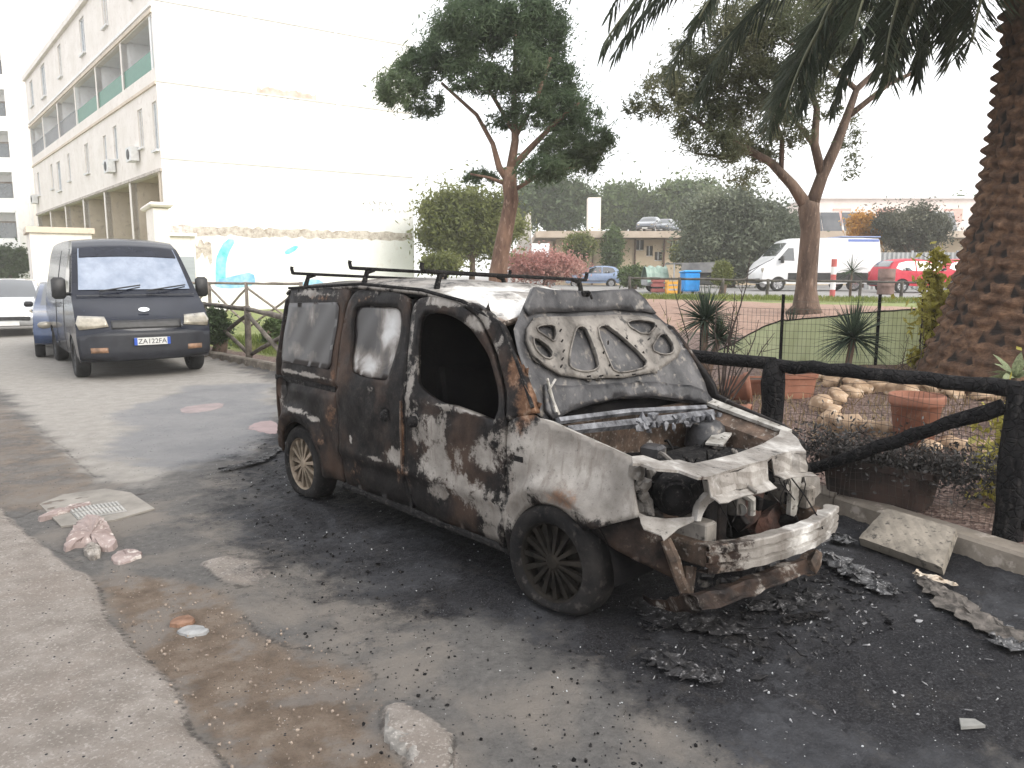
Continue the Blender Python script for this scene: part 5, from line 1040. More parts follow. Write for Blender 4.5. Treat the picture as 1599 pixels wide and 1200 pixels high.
def clumps(blobs_, n, size, r_, k=14, sig=.20, elong=2.6, drift=None, spread=None):
    vol = np.array([b_[3]*b_[4]*b_[5]*(b_[6] if len(b_) > 6 else 1) for b_ in blobs_]) ** .8; cnt = (n * vol / vol.sum()).astype(int); Cs = []
    for b_, m_ in zip(blobs_, cnt):
        c = np.array(b_[:3]); R3 = np.array(b_[3:6]); kk = max(4, int(k)); u = r_.normal(size=(kk, 3)); u /= np.linalg.norm(u, axis=1)[:, None]; u *= r_.uniform(.25, 1, (kk, 1)) ** .45
        idx_ = r_.integers(0, kk, m_); wid_ = np.where(r_.uniform(size=(m_, 1)) < .16, 2.1, 1.0); p = u[idx_] * R3 * .92 + r_.normal(size=(m_, 3)) * sig * R3.mean() * 1.15 * r_.uniform(.45, 1.4, (kk, 1))[idx_] * wid_; Cs.append(c + p)
    C = np.concatenate(Cs); m_ = len(C); a = r_.normal(size=(m_, 3))
    if drift is not None: a = a + np.array(drift)
    a /= np.linalg.norm(a, axis=1)[:, None]; b2 = np.cross(a, r_.normal(size=(m_, 3))); b2 /= np.linalg.norm(b2, axis=1)[:, None] + 1e-9
    s_ = size * r_.uniform(.6, 1.35, (m_, 1)); return C, a * s_ * elong * .5, b2 * s_ * .5
BARK = nm('tree_bark', (.055, .036, .027), (.17, .115, .085), 5, .9, 0, 18, .9, .03, c3=(.22, .16, .125), stretch=(1, 1, .3))
BARKR = nm('pine_bark', (.09, .05, .036), (.24, .145, .10), 5, .9, 0, 14, .9, .03, c3=(.30, .20, .15), stretch=(1, 1, .35))
def tree(name, label, base, trunk, limbs, blobs_, n, size, lmat, bmat=BARK, seed=1, k=14, sig=.2, group=None, elong=2.6, drift=None, cat='tree'):
    """trunk: [(point, radius)], limbs: list of the same; all world coordinates"""
    o = np.array(base, float); e = empty(name, o, 0, label, cat, group); r_ = np.random.default_rng(seed)
    if trunk:
        tm = MB(); tm.tube([np.array(p) - o for p, _ in trunk], [q for _, q in trunk], 12)
        for l in limbs: tm.tube([np.array(p) - o for p, _ in l], [q for _, q in l], 7)
        tm.build('trunk', bmat, e, True)
    C, A, B = clumps([(b_[0]-o[0], b_[1]-o[1], b_[2]-o[2], *b_[3:]) for b_ in blobs_], n, size, r_, k, sig, elong, drift)
    quadmesh('crown', C, A, B, lmat, e); return e
def pxt(L_, d, dd=0): return [(at(x, y, d + (o_[0] if o_ else 0)), r) for x, y, r, *o_ in L_]
def pb(L_, d, r_, dep=.8): 
    out = []
    for x, y, rx, ry, *w in L_:
        dd = r_.uniform(-dep, dep); c = at(x, y, d + dd); s_ = d / F; out.append((*c, rx*s_, (rx+ry)/2*s_*.9, ry*s_, *(w or [1])))
    return out
r1 = np.random.default_rng(11)
PINE = leafmat('pine_needles', (.055, .085, .045), (.10, .145, .078), (.17, .22, .12), .7, .5)
D1 = 16.0
tree('pine_tree', 'tall pine with a leaning reddish trunk rising behind the burnt van roof', [*at(780, 430, D1)[:2], tzs(*at(780, 430, D1)[:2])],
    [([*at(776, 430, D1)[:2], .3], .22)] + pxt([(778, 430, .19), (784, 390, .17), (793, 345, .155), (799, 312, .15), (796, 290, .15), (798, 262, .13)], D1),
    [pxt([(797, 285, .10), (780, 262, .07), (770, 225, .05), (745, 180, .04), (690, 130, .03)], D1), pxt([(798, 265, .10), (805, 220, .08), (803, 150, .06), (806, 70, .04), (800, 10, .03)], D1), pxt([(800, 262, .08), (835, 225, .06), (870, 190, .045), (905, 160, .03)], D1),
     pxt([(796, 290, .05), (765, 278, .03), (735, 272, .02)], D1), pxt([(805, 210, .05), (770, 150, .04), (720, 90, .03)], D1), pxt([(805, 215, .05), (840, 150, .04), (860, 90, .03)], D1), pxt([(799, 300, .05), (850, 268, .035), (900, 262, .02)], D1)],
    pb([(622, 140, 34, 26), (650, 108, 40, 30), (700, 80, 50, 36), (745, 42, 60, 34), (800, 25, 60, 36), (845, 60, 50, 42), (740, 120, 44, 26, .6), (800, 105, 50, 34), (865, 120, 55, 44), (890, 175, 52, 34), (925, 215, 34, 26), (880, 235, 52, 24), (665, 165, 34, 18, .6), (830, 175, 42, 22, .7), (850, 265, 52, 14), (750, 276, 32, 10), (910, 252, 40, 18), (740, 0, 40, 20), (820, -25, 60, 26), (775, 190, 26, 14, .4)], D1, r1, .9),
    105000, .023, PINE, BARKR, 3, 30, .135, elong=5.0, drift=(.5, 0, .6))
D2 = 14.5; b2_ = at(1257, 486, D2)
OLV = leafmat('acacia_leaves', (.075, .092, .05), (.13, .145, .08), (.23, .23, .14), .6, .55)
tree('spreading_tree', 'wide spreading tree with a forked brown trunk on the earth mound', [b2_[0], b2_[1], tzs(b2_[0], b2_[1])],
    [([b2_[0], b2_[1], tzs(b2_[0], b2_[1]) - .05], .36), ([b2_[0] + .02, b2_[1], tzs(b2_[0], b2_[1]) + .12], .25)] + pxt([(1259, 450, .19), (1263, 400, .18), (1266, 360, .175), (1263, 326, .19), (1266, 316, .17)], D2),
    [pxt([(1266, 325, .13), (1284, 275, .11), (1304, 232, .10), (1322, 185, .08), (1338, 140, .06), (1375, 105, .045), (1440, 60, .03), (1500, 20, .02)], D2), pxt([(1322, 185, .06), (1390, 130, .045), (1440, 108, .03)], D2), pxt([(1284, 275, .09), (1272, 225, .08), (1276, 170, .06), (1262, 125, .04)], D2),
     pxt([(1262, 326, .13), (1238, 290, .10), (1205, 255, .08), (1165, 232, .06), (1110, 205, .045), (1060, 165, .03)], D2), pxt([(1220, 270, .05), (1222, 220, .045), (1200, 160, .035)], D2), pxt([(1272, 228, .05), (1235, 180, .04), (1180, 130, .03)], D2), pxt([(1338, 140, .05), (1290, 100, .04), (1220, 60, .03)], D2), pxt([(1165, 232, .04), (1130, 245, .03), (1085, 240, .02)], D2)],
    pb([(1000, 165, 28, 20, .6), (1040, 150, 40, 36), (1085, 110, 50, 44), (1090, 180, 44, 40), (1150, 90, 60, 46), (1150, 160, 52, 44), (1120, 228, 52, 26), (1185, 225, 44, 30), (1210, 150, 50, 44), (1225, 80, 60, 44), (1275, 100, 44, 40, .6), (1235, 200, 36, 28, .6), (1300, 55, 50, 34), (1330, 210, 18, 40, .3), (1330, 262, 16, 22, .3), (1290, 155, 30, 30, .4), (1400, 75, 60, 26, .25), (1180, 30, 90, 30), (1290, 10, 90, 30), (1170, 275, 40, 14, .4)], D2, r1, .9),
    62000, .023, OLV, BARK, 5, 22, .145, elong=4.4, drift=(.6, 0, .3))
def gtree(name, label, px, py, rx, ry, d, mat, n, size, trunks=((0, 0),), seed=1, k=34, sig=.17, group=None, tr=.12, cat='tree', bl=None):
    r_ = np.random.default_rng(seed); s_ = d / F; c = at(px, py, d); x0, y0 = c[0], c[1]; zb = tzs(x0, y0)
    L_ = bl or [(px + rx*math.cos(a)*.45, py + ry*math.sin(a)*.4, rx*.6, ry*.6) for a in np.linspace(0, 6.283, 6)[:-1]]
    tk = [([x0, y0, zb - .1], tr * 1.4), ([x0 + .1, y0, (zb + c[2]) / 2], tr), ([x0, y0, c[2]], tr * .6)]
    lm = [[([x0 + .05, y0, (zb + c[2]) / 2], tr * .7), ([x0 + a * rx * s_, y0 + .3 * a, c[2] + b_ * ry * s_], tr * .3)] for a, b_ in ((-.5, .1), (.5, .15), (.2, .4), (-.2, .35))]
    return tree(name, label, (x0, y0, zb), tk, lm, pb(L_, d, r_, rx*s_*.4), int(n*2.6), size*.5, mat, BARK, seed, k, sig, group, cat=cat)
YG = leafmat('yellow_green_leaves', (.11, .13, .04), (.20, .22, .08), (.34, .34, .15), .35, .4); DG = leafmat('dark_green_leaves', (.04, .065, .03), (.07, .105, .045), (.12, .15, .07), .3, .25)
MG = leafmat('mid_green_leaves', (.06, .095, .035), (.11, .155, .06), (.19, .23, .10), .3, .3); GG = leafmat('grey_green_leaves', (.10, .12, .085), (.17, .195, .135), (.27, .29, .20), .35, .35)
ORG = leafmat('orange_leaves', (.35, .16, .03), (.55, .28, .05), (.70, .40, .10), .5, .4); OLI = leafmat('olive_leaves', (.07, .075, .055), (.12, .125, .09), (.20, .20, .14), .5, .3)
REDL = leafmat('red_leaves', (.36, .16, .14), (.52, .27, .24), (.60, .38, .32), .5, .4); SPK = leafmat('spiky_leaves', (.02, .035, .02), (.045, .07, .04), (.10, .14, .08), 2, .15)
gtree('round_tree', 'rounded yellow green tree left of the pine trunk', 735, 352, 82, 56, 36, YG, 16000, .17, seed=21)
gtree('background_pine', 'dark green tree crown behind the grey buttress, right of the pine trunk', 865, 320, 70, 42, 78, DG, 9000, .38, seed=22)
gtree('background_pine', 'mid green tree crown above the left part of the low roof', 975, 325, 55, 36, 84, MG, 7000, .4, seed=23)
gtree('background_pine', 'tall green tree crown above the cars on the roof deck', 1075, 322, 62, 44, 82, MG, 9000, .4, seed=24)
gtree('willow', 'large grey green drooping tree between the low building and the white van', 1145, 365, 88, 66, 47, GG, 20000, .20, seed=25, tr=.2)
gtree('willow', 'smaller grey green tree touching the left side of the spreading tree trunk', 1215, 375, 48, 50, 45, GG, 9000, .18, seed=26)
gtree('autumn_tree', 'small tree with bright orange leaves above the white van tail', 1352, 362, 27, 34, 46, ORG, 4200, .15, seed=27)
gtree('olive_tree', 'dark olive tree between the orange tree and the palm', 1425, 360, 60, 36, 45.5, OLI, 10500, .15, seed=28)
gtree('background_pine', 'green pine crown far off at the left edge of the palm trunk', 1500, 320, 22, 12, 100, MG, 1800, .4, seed=29)
gtree('red_shrub', 'wide reddish bush behind the roof bars', 850, 416, 62, 22, 40, REDL, 6500, .13, seed=30, cat='shrub')
gtree('climber_shrub', 'narrow green climbing shrub against the low building wall', 957, 388, 16, 34, 54, MG, 2600, .2, seed=31, cat='shrub')
gtree('garden_shrub', 'pale green bush between the red bush and the low building', 905, 385, 26, 22, 50, YG, 2600, .2, seed=32, cat='shrub')
gtree('garden_shrub', 'yellow green bush at the foot of the rounded tree', 690, 412, 34, 16, 33, YG, 2600, .13, seed=33, cat='shrub')
gtree('garden_shrub', 'green bush right of the blue hatchback', 990, 432, 26, 18, 42, MG, 2400, .15, seed=34, cat='shrub')
gtree('garden_shrub', 'pale bush under the right end of the low building windows', 1072, 398, 26, 18, 50, YG, 2000, .18, seed=35, cat='shrub')
gtree('garden_shrub', 'dark green bush at the fence beside the black van', 338, 512, 22, 30, 15.2, DG, 3500, .07, seed=36, cat='shrub')
gtree('garden_tree', 'shadowy tree under the tower block at the left edge', 14, 410, 34, 26, 62, DG, 2500, .3, seed=37)
gtree('garden_shrub', 'low green bush beside the far rustic fence', 432, 520, 22, 26, 15.8, MG, 2200, .07, seed=38, cat='shrub')
gtree('garden_shrub', 'spiky pale green bush left of the white van, over the railing', 1128, 428, 16, 20, 31, YG, 2200, .10, seed=39, cat='shrub')

# ---------------- the palm ----------------
PX_, PY_ = at(1622, 430, 8.0)[0], 8.0; pz0 = tzs(PX_, PY_)
def palmr(z): return float(np.interp(z, [.3, .5, .75, 1.1, 1.5, 2.0, 2.8, 3.6, 4.6, 6.5], [1.12, 1.08, .98, .84, .78, .69, .58, .53, .50, .48]))
m, t, b = newmat('palm_bark'); tc = N(t, 'TexCoord').outputs['Object']; at_ = N(t, 'Attribute', attribute_name='burn'); s_ = N(t, 'SeparateColor'); t.links.new(at_.outputs['Color'], s_.inputs[0])
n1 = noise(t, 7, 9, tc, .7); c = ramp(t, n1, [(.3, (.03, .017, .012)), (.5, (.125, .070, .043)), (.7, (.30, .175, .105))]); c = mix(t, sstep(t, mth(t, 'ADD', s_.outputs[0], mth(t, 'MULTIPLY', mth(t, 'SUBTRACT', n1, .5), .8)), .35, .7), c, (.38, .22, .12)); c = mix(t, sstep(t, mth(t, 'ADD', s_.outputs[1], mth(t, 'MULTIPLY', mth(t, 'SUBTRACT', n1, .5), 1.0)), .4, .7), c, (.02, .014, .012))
t.links.new(c, b.inputs['Base Color']); b.inputs['Roughness'].default_value = .9; mp_ = N(t, 'Mapping'); mp_.inputs['Scale'].default_value = (1, 1, 5); t.links.new(tc, mp_.inputs[0]); bump(t, b, noise(t, 14, 8, mp_.outputs[0], .7), .9, .03)
V = []; A_ = []; nth, nz = 180, 330; zt2 = 6.0; rr_ = np.random.default_rng(5); rj = rr_.uniform(-.5, .5, (60, 40))
for i in range(nz):
    z = .25 + (zt2 - .25) * i / (nz - 1)
    for k in range(nth):
        th = 2*math.pi*k/nth; row = z / .12 + 5*th/(2*math.pi); ri_ = int(row); fr = row - ri_; col_ = th / (2*math.pi) * 22 + (ri_ % 2) * .5; ci = int(col_) % 22; fc = col_ - int(col_); fc = min(1, max(0, fc + .18*rj[ri_ % 60, (ci*7) % 40]))
        w_ = (1 - (2*fc - 1) ** 2); scale = w_ * (fr) * (1.05 - .45*fr**6); jit = rj[ri_ % 60, ci]
        r_ = palmr(z) * (1 + .02 * math.sin(3*th + z)) + .085 * scale * (1 + .9*jit) - .02
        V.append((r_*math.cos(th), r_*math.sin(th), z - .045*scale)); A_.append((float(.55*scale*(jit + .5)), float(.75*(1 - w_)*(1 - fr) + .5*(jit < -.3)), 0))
Fc = [(i*nth+k, i*nth+(k+1) % nth, (i+1)*nth+(k+1) % nth, (i+1)*nth+k) for i in range(nz-1) for k in range(nth)]
palm = empty('palm_tree', (PX_, PY_, 0), 0, 'thick palm with a scaly brown trunk at the right edge, fronds hanging overhead', 'tree')
mk('trunk', V, Fc, m, palm, True, attrs={'burn': np.array(A_)})
FR = leafmat('frond_green', (.025, .035, .022), (.05, .065, .04), (.10, .115, .075), 1.5, .3); RACH = nm('frond_stem', (.05, .055, .03), (.12, .12, .06), 4, .6)
r_ = np.random.default_rng(9)
def frond(az, e0, droop, Ln, z0=5.5):
    n = 46; p = np.array([.35*math.cos(az), .35*math.sin(az), z0]); pts = [p]; el = e0
    for i in range(n): u = i / n; el = e0 - droop * u ** 1.15; p = p + Ln/n * np.array([math.cos(az)*math.cos(el), math.sin(az)*math.cos(el), math.sin(el)]); pts.append(p)
    st = MB().tube(pts, [.035*(1 - .85*i/n) + .004 for i in range(n+1)], 5).build('frond', RACH, palm, True)
    C, A, B = [], [], []; side = np.array([-math.sin(az), math.cos(az), 0])
    for i in range(5, n + 1):
        for k in range(3):
            for s in (-1, 1):
                q = pts[i-1] + (pts[i] - pts[i-1]) * (k/3); f = pts[i] - pts[i-1]; f /= np.linalg.norm(f); u = i / n; ll = (.30 + .38*math.sin(math.pi*min(1, u*1.05)))*r_.uniform(.8, 1.15)
                d = side*s*.85 + f*.55 + np.array([0, 0, -.55]) + r_.normal(0, .14, 3); d /= np.linalg.norm(d); w_ = np.cross(d, f + r_.normal(0, .2, 3)); w_ /= np.linalg.norm(w_)
                C.append(q + d*ll*.5); A.append(d*ll*.5); B.append(w_*.0145)
    quadmesh('leaflets', np.array(C), np.array(A), np.array(B), FR, st)
for az, e0, dr, Ln in [(180, -30, 55, 2.3), (196, -40, 48, 2.1), (212, -32, 50, 2.3), (165, -40, 50, 2.1), (188, -5, 80, 3.4), (205, -8, 80, 3.2), (172, -2, 85, 3.0), (178, 22, 75, 5.0), (186, 8, 66, 4.9), (193, 30, 92, 5.1), (200, 5, 66, 4.5), (207, 18, 84, 4.7), (170, 12, 70, 4.6), (163, 30, 92, 4.8), (214, 0, 72, 4.0), (155, 5, 75, 4.0), (224, 14, 84, 4.2), (148, 20, 88, 4.4), (188, -14, 62, 3.6), (175, -18, 60, 3.2), (202, -22, 58, 3.0), (236, -5, 75, 3.6), (140, -5, 75, 3.6), (165, -25, 55, 2.8), (125, 5, 80, 4), (250, 15, 80, 4), (280, 10, 80, 4), (320, 10, 80, 4), (0, 10, 80, 4), (60, 10, 80, 4)]:
    frond(R(az), R(e0), R(dr), Ln)

# ---------------- yuccas and other spiky plants ----------------
def blades(name, c, n, L0, w0, mat, parent, seed, lo=-35, hi=88, droop=.25):
    r_ = np.random.default_rng(seed); V = []; Fc = []
    for i in range(n):
        az = r_.uniform(0, 2*math.pi); el = R(r_.uniform(lo, hi)); L1 = L0*r_.uniform(.75, 1.1); d = np.array([math.cos(az)*math.cos(el), math.sin(az)*math.cos(el), math.sin(el)]); s = np.cross(d, [0, 0, 1]); s /= np.linalg.norm(s) + 1e-9
        s = s*math.cos(r_.uniform(0, 3)) + np.cross(s, d)*.5; b0 = len(V)
        for k, (u, w) in enumerate(((0, .8), (.4, 1), (.75, .6), (1, .04))): p = np.array(c) + d*L1*u - np.array([0, 0, droop*L1*u*u*math.cos(el)]); V += [p - s*w*w0, p + s*w*w0]
        Fc += [(b0+2*k, b0+2*k+1, b0+2*k+3, b0+2*k+2) for k in range(3)]
    return mk(name, V, Fc, mat, parent, False)
YUC = leafmat('yucca_green', (.02, .032, .022), (.04, .06, .04), (.09, .12, .08), 3, .12)
def yucca(label, px, pyc, d, heads, L0, n=150, base_py=None, name='yucca', mat=YUC, w0=.008):
    p = on(px, d); e = empty(name, p, 0, label, 'plant')
    b = MB()
    for hx, hy, k in heads:
        c = at(hx, hy, d) - p; b.tube([np.array([0, 0, -.05]), np.array([c[0]*.4, .02, c[2]*.5]), c], [.05, .035, .035], 7)
    b.build('stem', BARK, e, True)
    for j, (hx, hy, k) in enumerate(heads): blades('leaf_rosette', at(hx, hy, d) - p, int(n*k), L0*k, w0, mat, e, int(px + j))
    return e
yucca('spiky dark green yucca ball standing before the green net, left of the palm', 1333, 525, 8.3, [(1333, 528, 1)], .46, 260)
yucca('two headed spiky yucca clump just right of the raised bonnet', 1105, 520, 8.0, [(1102, 500, 1), (1122, 530, .75)], .40, 200)
yucca('blurred dark spiky plant behind the left part of the green net', 1238, 530, 10.6, [(1236, 525, 1)], .45, 160)
yucca('small bright green yucca standing by the railing in front of the white van', 1330, 430, 24.5, [(1331, 424, 1)], .62, 70, mat=SPK, w0=.014)
TW = nm('dark_twig', (.02, .014, .012), (.06, .042, .034), 8, .9)
def twiggy(label, px, d, tips, seed, group=None, r=.012, leaves=None, cat='shrub', name='bare_shrub'):
    p = on(px, d); e = empty(name, p, 0, label, cat, group); r_ = np.random.default_rng(seed); b = MB()
    for tx, ty in tips:
        c = at(tx, ty, d + r_.uniform(-.2, .2)) - p; m1 = c*.5 + np.array([r_.normal(0, .06), r_.normal(0, .06), 0]); b.tube([np.array([r_.normal(0, .04), 0, -.05]), m1*.5 + r_.normal(0, .02, 3), m1, c*.8 + r_.normal(0, .03, 3), c], [r, r*.85, r*.7, r*.45, r*.25], 5)
        for k in range(4): q = m1 + (c - m1)*r_.uniform(0, .8); b.tube([q, q + np.array([r_.normal(0, .10), r_.normal(0, .08), r_.uniform(.03, .15)])], [r*.35, r*.15], 4)
    b.build('stem', TW, e, True)
    if leaves:
        C, A, B = clumps([(*(at(tx, ty, d) - p), *rad) for tx, ty, rad in leaves[0]], leaves[1], leaves[2], r_, 10, .35, 2.2); quadmesh('foliage', C, A, B, leaves[3], e)
twiggy('bare dark twiggy shrub rising between the yucca clump and the fence post', 1135, 7.6, [(1172, 400), (1160, 440), (1150, 470), (1190, 540), (1185, 500), (1120, 470), (1210, 520), (1098, 560), (1165, 560), (1110, 590), (1140, 500), (1148, 455)], 4)
twiggy('thin bent dark twig above the tip of the raised bonnet', 1068, 8.2, [(1048, 430), (1040, 470), (1060, 520)], 6, r=.009)
twiggy('thin dry twigs at the left foot of the palm trunk', 1430, 8.0, [(1415, 520), (1440, 500), (1425, 550), (1452, 530)], 8, r=.007)
YL = leafmat('variegated_leaves', (.28, .25, .05), (.46, .42, .10), (.62, .56, .22), 6, .4)
twiggy('tall yellow green variegated shrub growing beside the palm trunk', 1452, 9.0, [(1462, 400), (1448, 430), (1470, 440), (1440, 520), (1475, 470), (1455, 380)], 7, leaves=([(1464, 402, (.09, .09, .08)), (1452, 440, (.13, .12, .14)), (1462, 480, (.17, .15, .2)), (1452, 520, (.14, .12, .16)), (1440, 560, (.12, .12, .1)), (1472, 500, (.12, .1, .15))], 1500, .05, YL), name='variegated_shrub')
p = gt(1592, 760); p = on(1600, 4.9); e = empty('bright_bush', p, 0, 'bright yellow green bush cut by the right edge beside the thick burnt post', 'shrub')
C, A, B = clumps([(0.05, 0, .32, .20, .2, .28), (.12, 0, .12, .2, .2, .15)], 1600, .035, np.random.default_rng(3), 12, .3, 2.0); quadmesh('foliage', C, A, B, YL, e); MB().tube([(0, 0, -.05), (.03, 0, .3)], .012, 5).build('stem', TW, e)
p = on(1590, 6.4); e = empty('agave', p, 0, 'pale green agave with broad leaves in front of the palm trunk', 'plant'); q = at(1585, 590, 6.4) - p
blades('leaf_rosette', q, 12, .30, .038, leafmat('agave_leaf', (.16, .20, .10), (.26, .30, .17), (.36, .40, .26), 4, .3), e, 4, -5, 75, .5); MB().tube([(0, 0, -.05), q], [.05, .04], 8).build('stem', BARK, e)

# ---------------- pots, planters, stones ----------------
TER = nm('terracotta', (.20, .08, .048), (.31, .135, .085), 4, .75, 0, 40, .2, .004, c3=(.30, .16, .11)); SOOTT = nm('sooty_terracotta', (.012, .010, .009), (.06, .035, .027), 4, .8, 0, 40, .3, .006)
EARTH = nm('pot_earth', (.03, .02, .015), (.08, .055, .04), 20, .95, 0, 40, .8, .02)
def pot(label, loc, r, h, rx=0, ry=0, rz=0, mat=TER):
    e = empty('flower_pot', loc, 0, label, 'flower pot'); e.rotation_euler = (rx, ry, rz)
    MB().lathe([(.001, .0), (r*.66, 0), (r*.70, .01), (r*.92, h*.78), (r*1.0, h*.80), (r*1.03, h*.84), (r*1.03, h*.97), (r, h), (r*.93, h), (r*.90, h*.86), (.001, h*.84)], (0, 0, 0), 'z', 40).build('body', mat, e, True)
    MB().lathe([(.001, h*.86), (r*.89, h*.86)], (0, 0, 0), 'z', 30).build('soil', EARTH, e); return e
q = on(1447, 6.15); hpot = at(1447, 616, 6.15)[2]; q[2] = at(1447, 690, 6.15)[2]
pot('large round terracotta pot behind the charred diagonal brace', (q[0], q[1], min(q[2], tzs(q[0], q[1]))), 40*6.15/F, hpot - min(q[2], tzs(q[0], q[1])))
q = on(1152, 7.9); pot('small terracotta pot lying on its side near the twiggy shrub', (q[0] - .1, q[1], q[2] + .14), .15, .28, 0, R(80), R(-15))
q = on(1160, 7.2); pot('broken brown pot lying low beside the wing of the burnt van', (q[0] - .1, q[1], q[2] + .10), .12, .22, 0, R(98), R(-25))
def trough(label, c, Lx_, Wy, h, rz, mat, soilm=EARTH):
    e = empty('planter_box', c, rz, label, 'planter'); b = MB(); V = []
    for z, k in ((0, .88), (h*.8, .98), (h*.82, 1.03), (h, 1.04), (h, .96), (h*.82, .94)):
        a, b2 = Lx_/2*k, Wy/2*(k if k < 1 else k + .03); cc = .04
        V += [(-a+cc, -b2, z), (a-cc, -b2, z), (a, -b2+cc, z), (a, b2-cc, z), (a-cc, b2, z), (-a+cc, b2, z), (-a, b2-cc, z), (-a, -b2+cc, z)]
    Fc = [(i*8+j, i*8+(j+1) % 8, (i+1)*8+(j+1) % 8, (i+1)*8+j) for i in range(5) for j in range(8)] + [tuple(range(7, -1, -1))]
    mk('box', V, Fc, mat, e); MB().box((0, 0, h*.86), (Lx_*.93, Wy*.9, .01)).build('soil', soilm, e); return e
q = on(1244, 8.0); e = trough('square orange terracotta planter just behind the second burnt post', (q[0], q[1], q[2]), .46, .32, .26, R(6), TER)
q = on(1186, 8.3); e = trough('orange terracotta box planter left of the second burnt post, mostly hidden by twigs', (q[0], q[1], q[2]), .5, .3, .17, R(-4), TER)
A1 = g(1289, 770, .12); B1 = g(1430, 800, .12); mid = (A1 + B1)/2; az = math.atan2(B1[1]-A1[1], B1[0]-A1[0]); Ltr = np.linalg.norm(B1[:2]-A1[:2]) + .12
off = np.array([-math.sin(az), math.cos(az)])*.16
tr_ = trough('long sooty trough planter full of burnt plants behind the fence netting', (mid[0]+off[0], mid[1]+off[1], .115), Ltr, .30, .27, az, SOOTT)
C, A, B = clumps([(x, 0, .30, .22, .15, .10) for x in np.linspace(-.4, .55, 6)], 5200, .016, np.random.default_rng(8), 30, .3, 2.4, drift=(0, 0, .5)); quadmesh('burnt_plants', C, A, B, leafmat('ash_leaves', (.02, .02, .02), (.06, .056, .054), (.16, .15, .145), 9, .1), tr_)
SND = nm('sandstone', (.26, .17, .105), (.52, .38, .26), 4, .85, 0, 20, .6, .015, c3=(.62, .52, .42))
sid = 0
def stone(px, py, wpx, hpx, label, d=None, dz=0):
    global sid; sid += 1; q = gt(px, py + hpx*.35); s_ = q[1]/F; b = MB(); r_ = np.random.default_rng(sid)
    b.rock((0, 0, 0), (wpx*s_*1.1, wpx*s_*.85, hpx*s_*1.15), seed=sid, rz=r_.uniform(0, 3), n=3, amp=.34)
    o = b.build('garden_stone', SND, None, True); o.location = (q[0], q[1], q[2] + hpx*s_*.30 + dz); tag(o, label, 'stone', 'sandstone blocks edging the garden beds'); return o
ring = [(1285, 632, 36, 26), (1292, 655, 40, 26), (1318, 664, 48, 28), (1372, 671, 40, 22), (1302, 640, 30, 22), (1308, 622, 36, 22), (1328, 613, 34, 20), (1348, 608, 30, 20), (1376, 603, 34, 22), (1398, 608, 32, 22), (1416, 612, 30, 22), (1300, 596, 32, 18), (1330, 600, 30, 20), (1272, 590, 26, 14)]
for i, s_ in enumerate(ring): stone(*s_, label='sandstone lump in the loose ring of stones left of the large pot')
for i, s_ in enumerate([(1422, 688, 36, 20), (1452, 700, 30, 16), (1492, 694, 44, 20), (1540, 697, 34, 20), (1592, 704, 34, 26)]): stone(*s_, label='sandstone block in the lower row of stones under the large pot')
for s_ in [(1428, 600, 40, 22), (1452, 606, 34, 18), (1492, 612, 40, 18), (1530, 618, 40, 18)]: stone(*s_, label='sandstone block in the upper row of stones along the palm foot')
# brown drum, red and white post, blue bin and carts across the garden
q = on(1385, 31.5); dr_ = empty('waste_drum', q, 0, 'rusty brown drum standing in front of the red car', 'drum'); b = MB(); rr = 12.5*31.5/F; hh_ = at(1385, 437-8, 31.5)[2] - q[2] 
zt3 = at(1385, 420, 31.5)[2] - q[2]; b.lathe([(.001, 0), (rr*.98, 0), (rr, .03), (rr*.98, .06), (rr*.98, zt3*.33), (rr*1.03, zt3*.35), (rr*.98, zt3*.37), (rr*.98, zt3*.64), (rr*1.03, zt3*.66), (rr*.98, zt3*.68), (rr, zt3), (rr*.93, zt3), (rr*.9, zt3*.8), (.001, zt3*.78)], (0, 0, 0), 'z', 24); b.build('shell', nm('rusty_drum', (.10, .06, .05), (.20, .13, .11), 4, .8), dr_, True)
q = on(1302, 28); bp = empty('road_post', q, 0, 'red and white banded post in front of the white van', 'post'); z1 = at(1302, 405, 28)[2] - q[2]
for k in range(5): MB().lathe([(.001, z1*k/5), (.095, z1*k/5), (.095, z1*(k+1)/5), (.001, z1*(k+1)/5)], (0, 0, 0), 'z', 16).build('band', flat('post_red', (.45, .10, .09), .6) if k % 2 == 0 else flat('post_white', (.72, .70, .68), .5), bp)
q = on(1078, 32); bb_ = empty('blue_bin', q, R(8), 'bright blue lidded bin in front of the dark canopy', 'bin'); MB().box((0, 0, .50), (.66, .6, .78), bev=.05).build('body', flat('bin_blue', (.02, .28, .72), .4), bb_); MB().box((0, 0, .92), (.74, .68, .08), bev=.03, rx=R(-4)).build('lid', flat('bin_blue_lid', (.03, .36, .80), .4), bb_)
for sx in (-1, 1): MB().tube([(sx*.25-.03, .28, .09), (sx*.25+.03, .28, .09)], .09, 12).build('wheel', TYRE, bb_)
q = on(1052, 31); yb = empty('orange_crate', q, 0, 'orange yellow crate left of the blue bin', 'crate'); b = MB()
for z in (.12, .3, .48): b.box((0, -.2, z), (.5, .03, .1)); b.box((0, .2, z), (.5, .03, .1)); b.box((-.25, 0, z), (.03, .4, .1)); b.box((.25, 0, z), (.03, .4, .1))
for x in (-.25, .25): 
    for y in (-.2, .2): b.box((x, y, .3), (.05, .05, .6))
b.box((0, 0, .06), (.5, .4, .03)); b.build('slats', flat('crate_orange', (.60, .30, .03), .6), yb)
q = on(1028, 33); rc = empty('red_crate', q, 0, 'dull red crate beside the greenish tarp, left of the orange one', 'crate'); b = MB(); 
for z in (.15, .35, .55): b.box((0, -.2, z), (.5, .03, .12)); b.box((0, .2, z), (.5, .03, .12)); b.box((-.25, 0, z), (.03, .4, .12)); b.box((.25, 0, z), (.03, .4, .12))
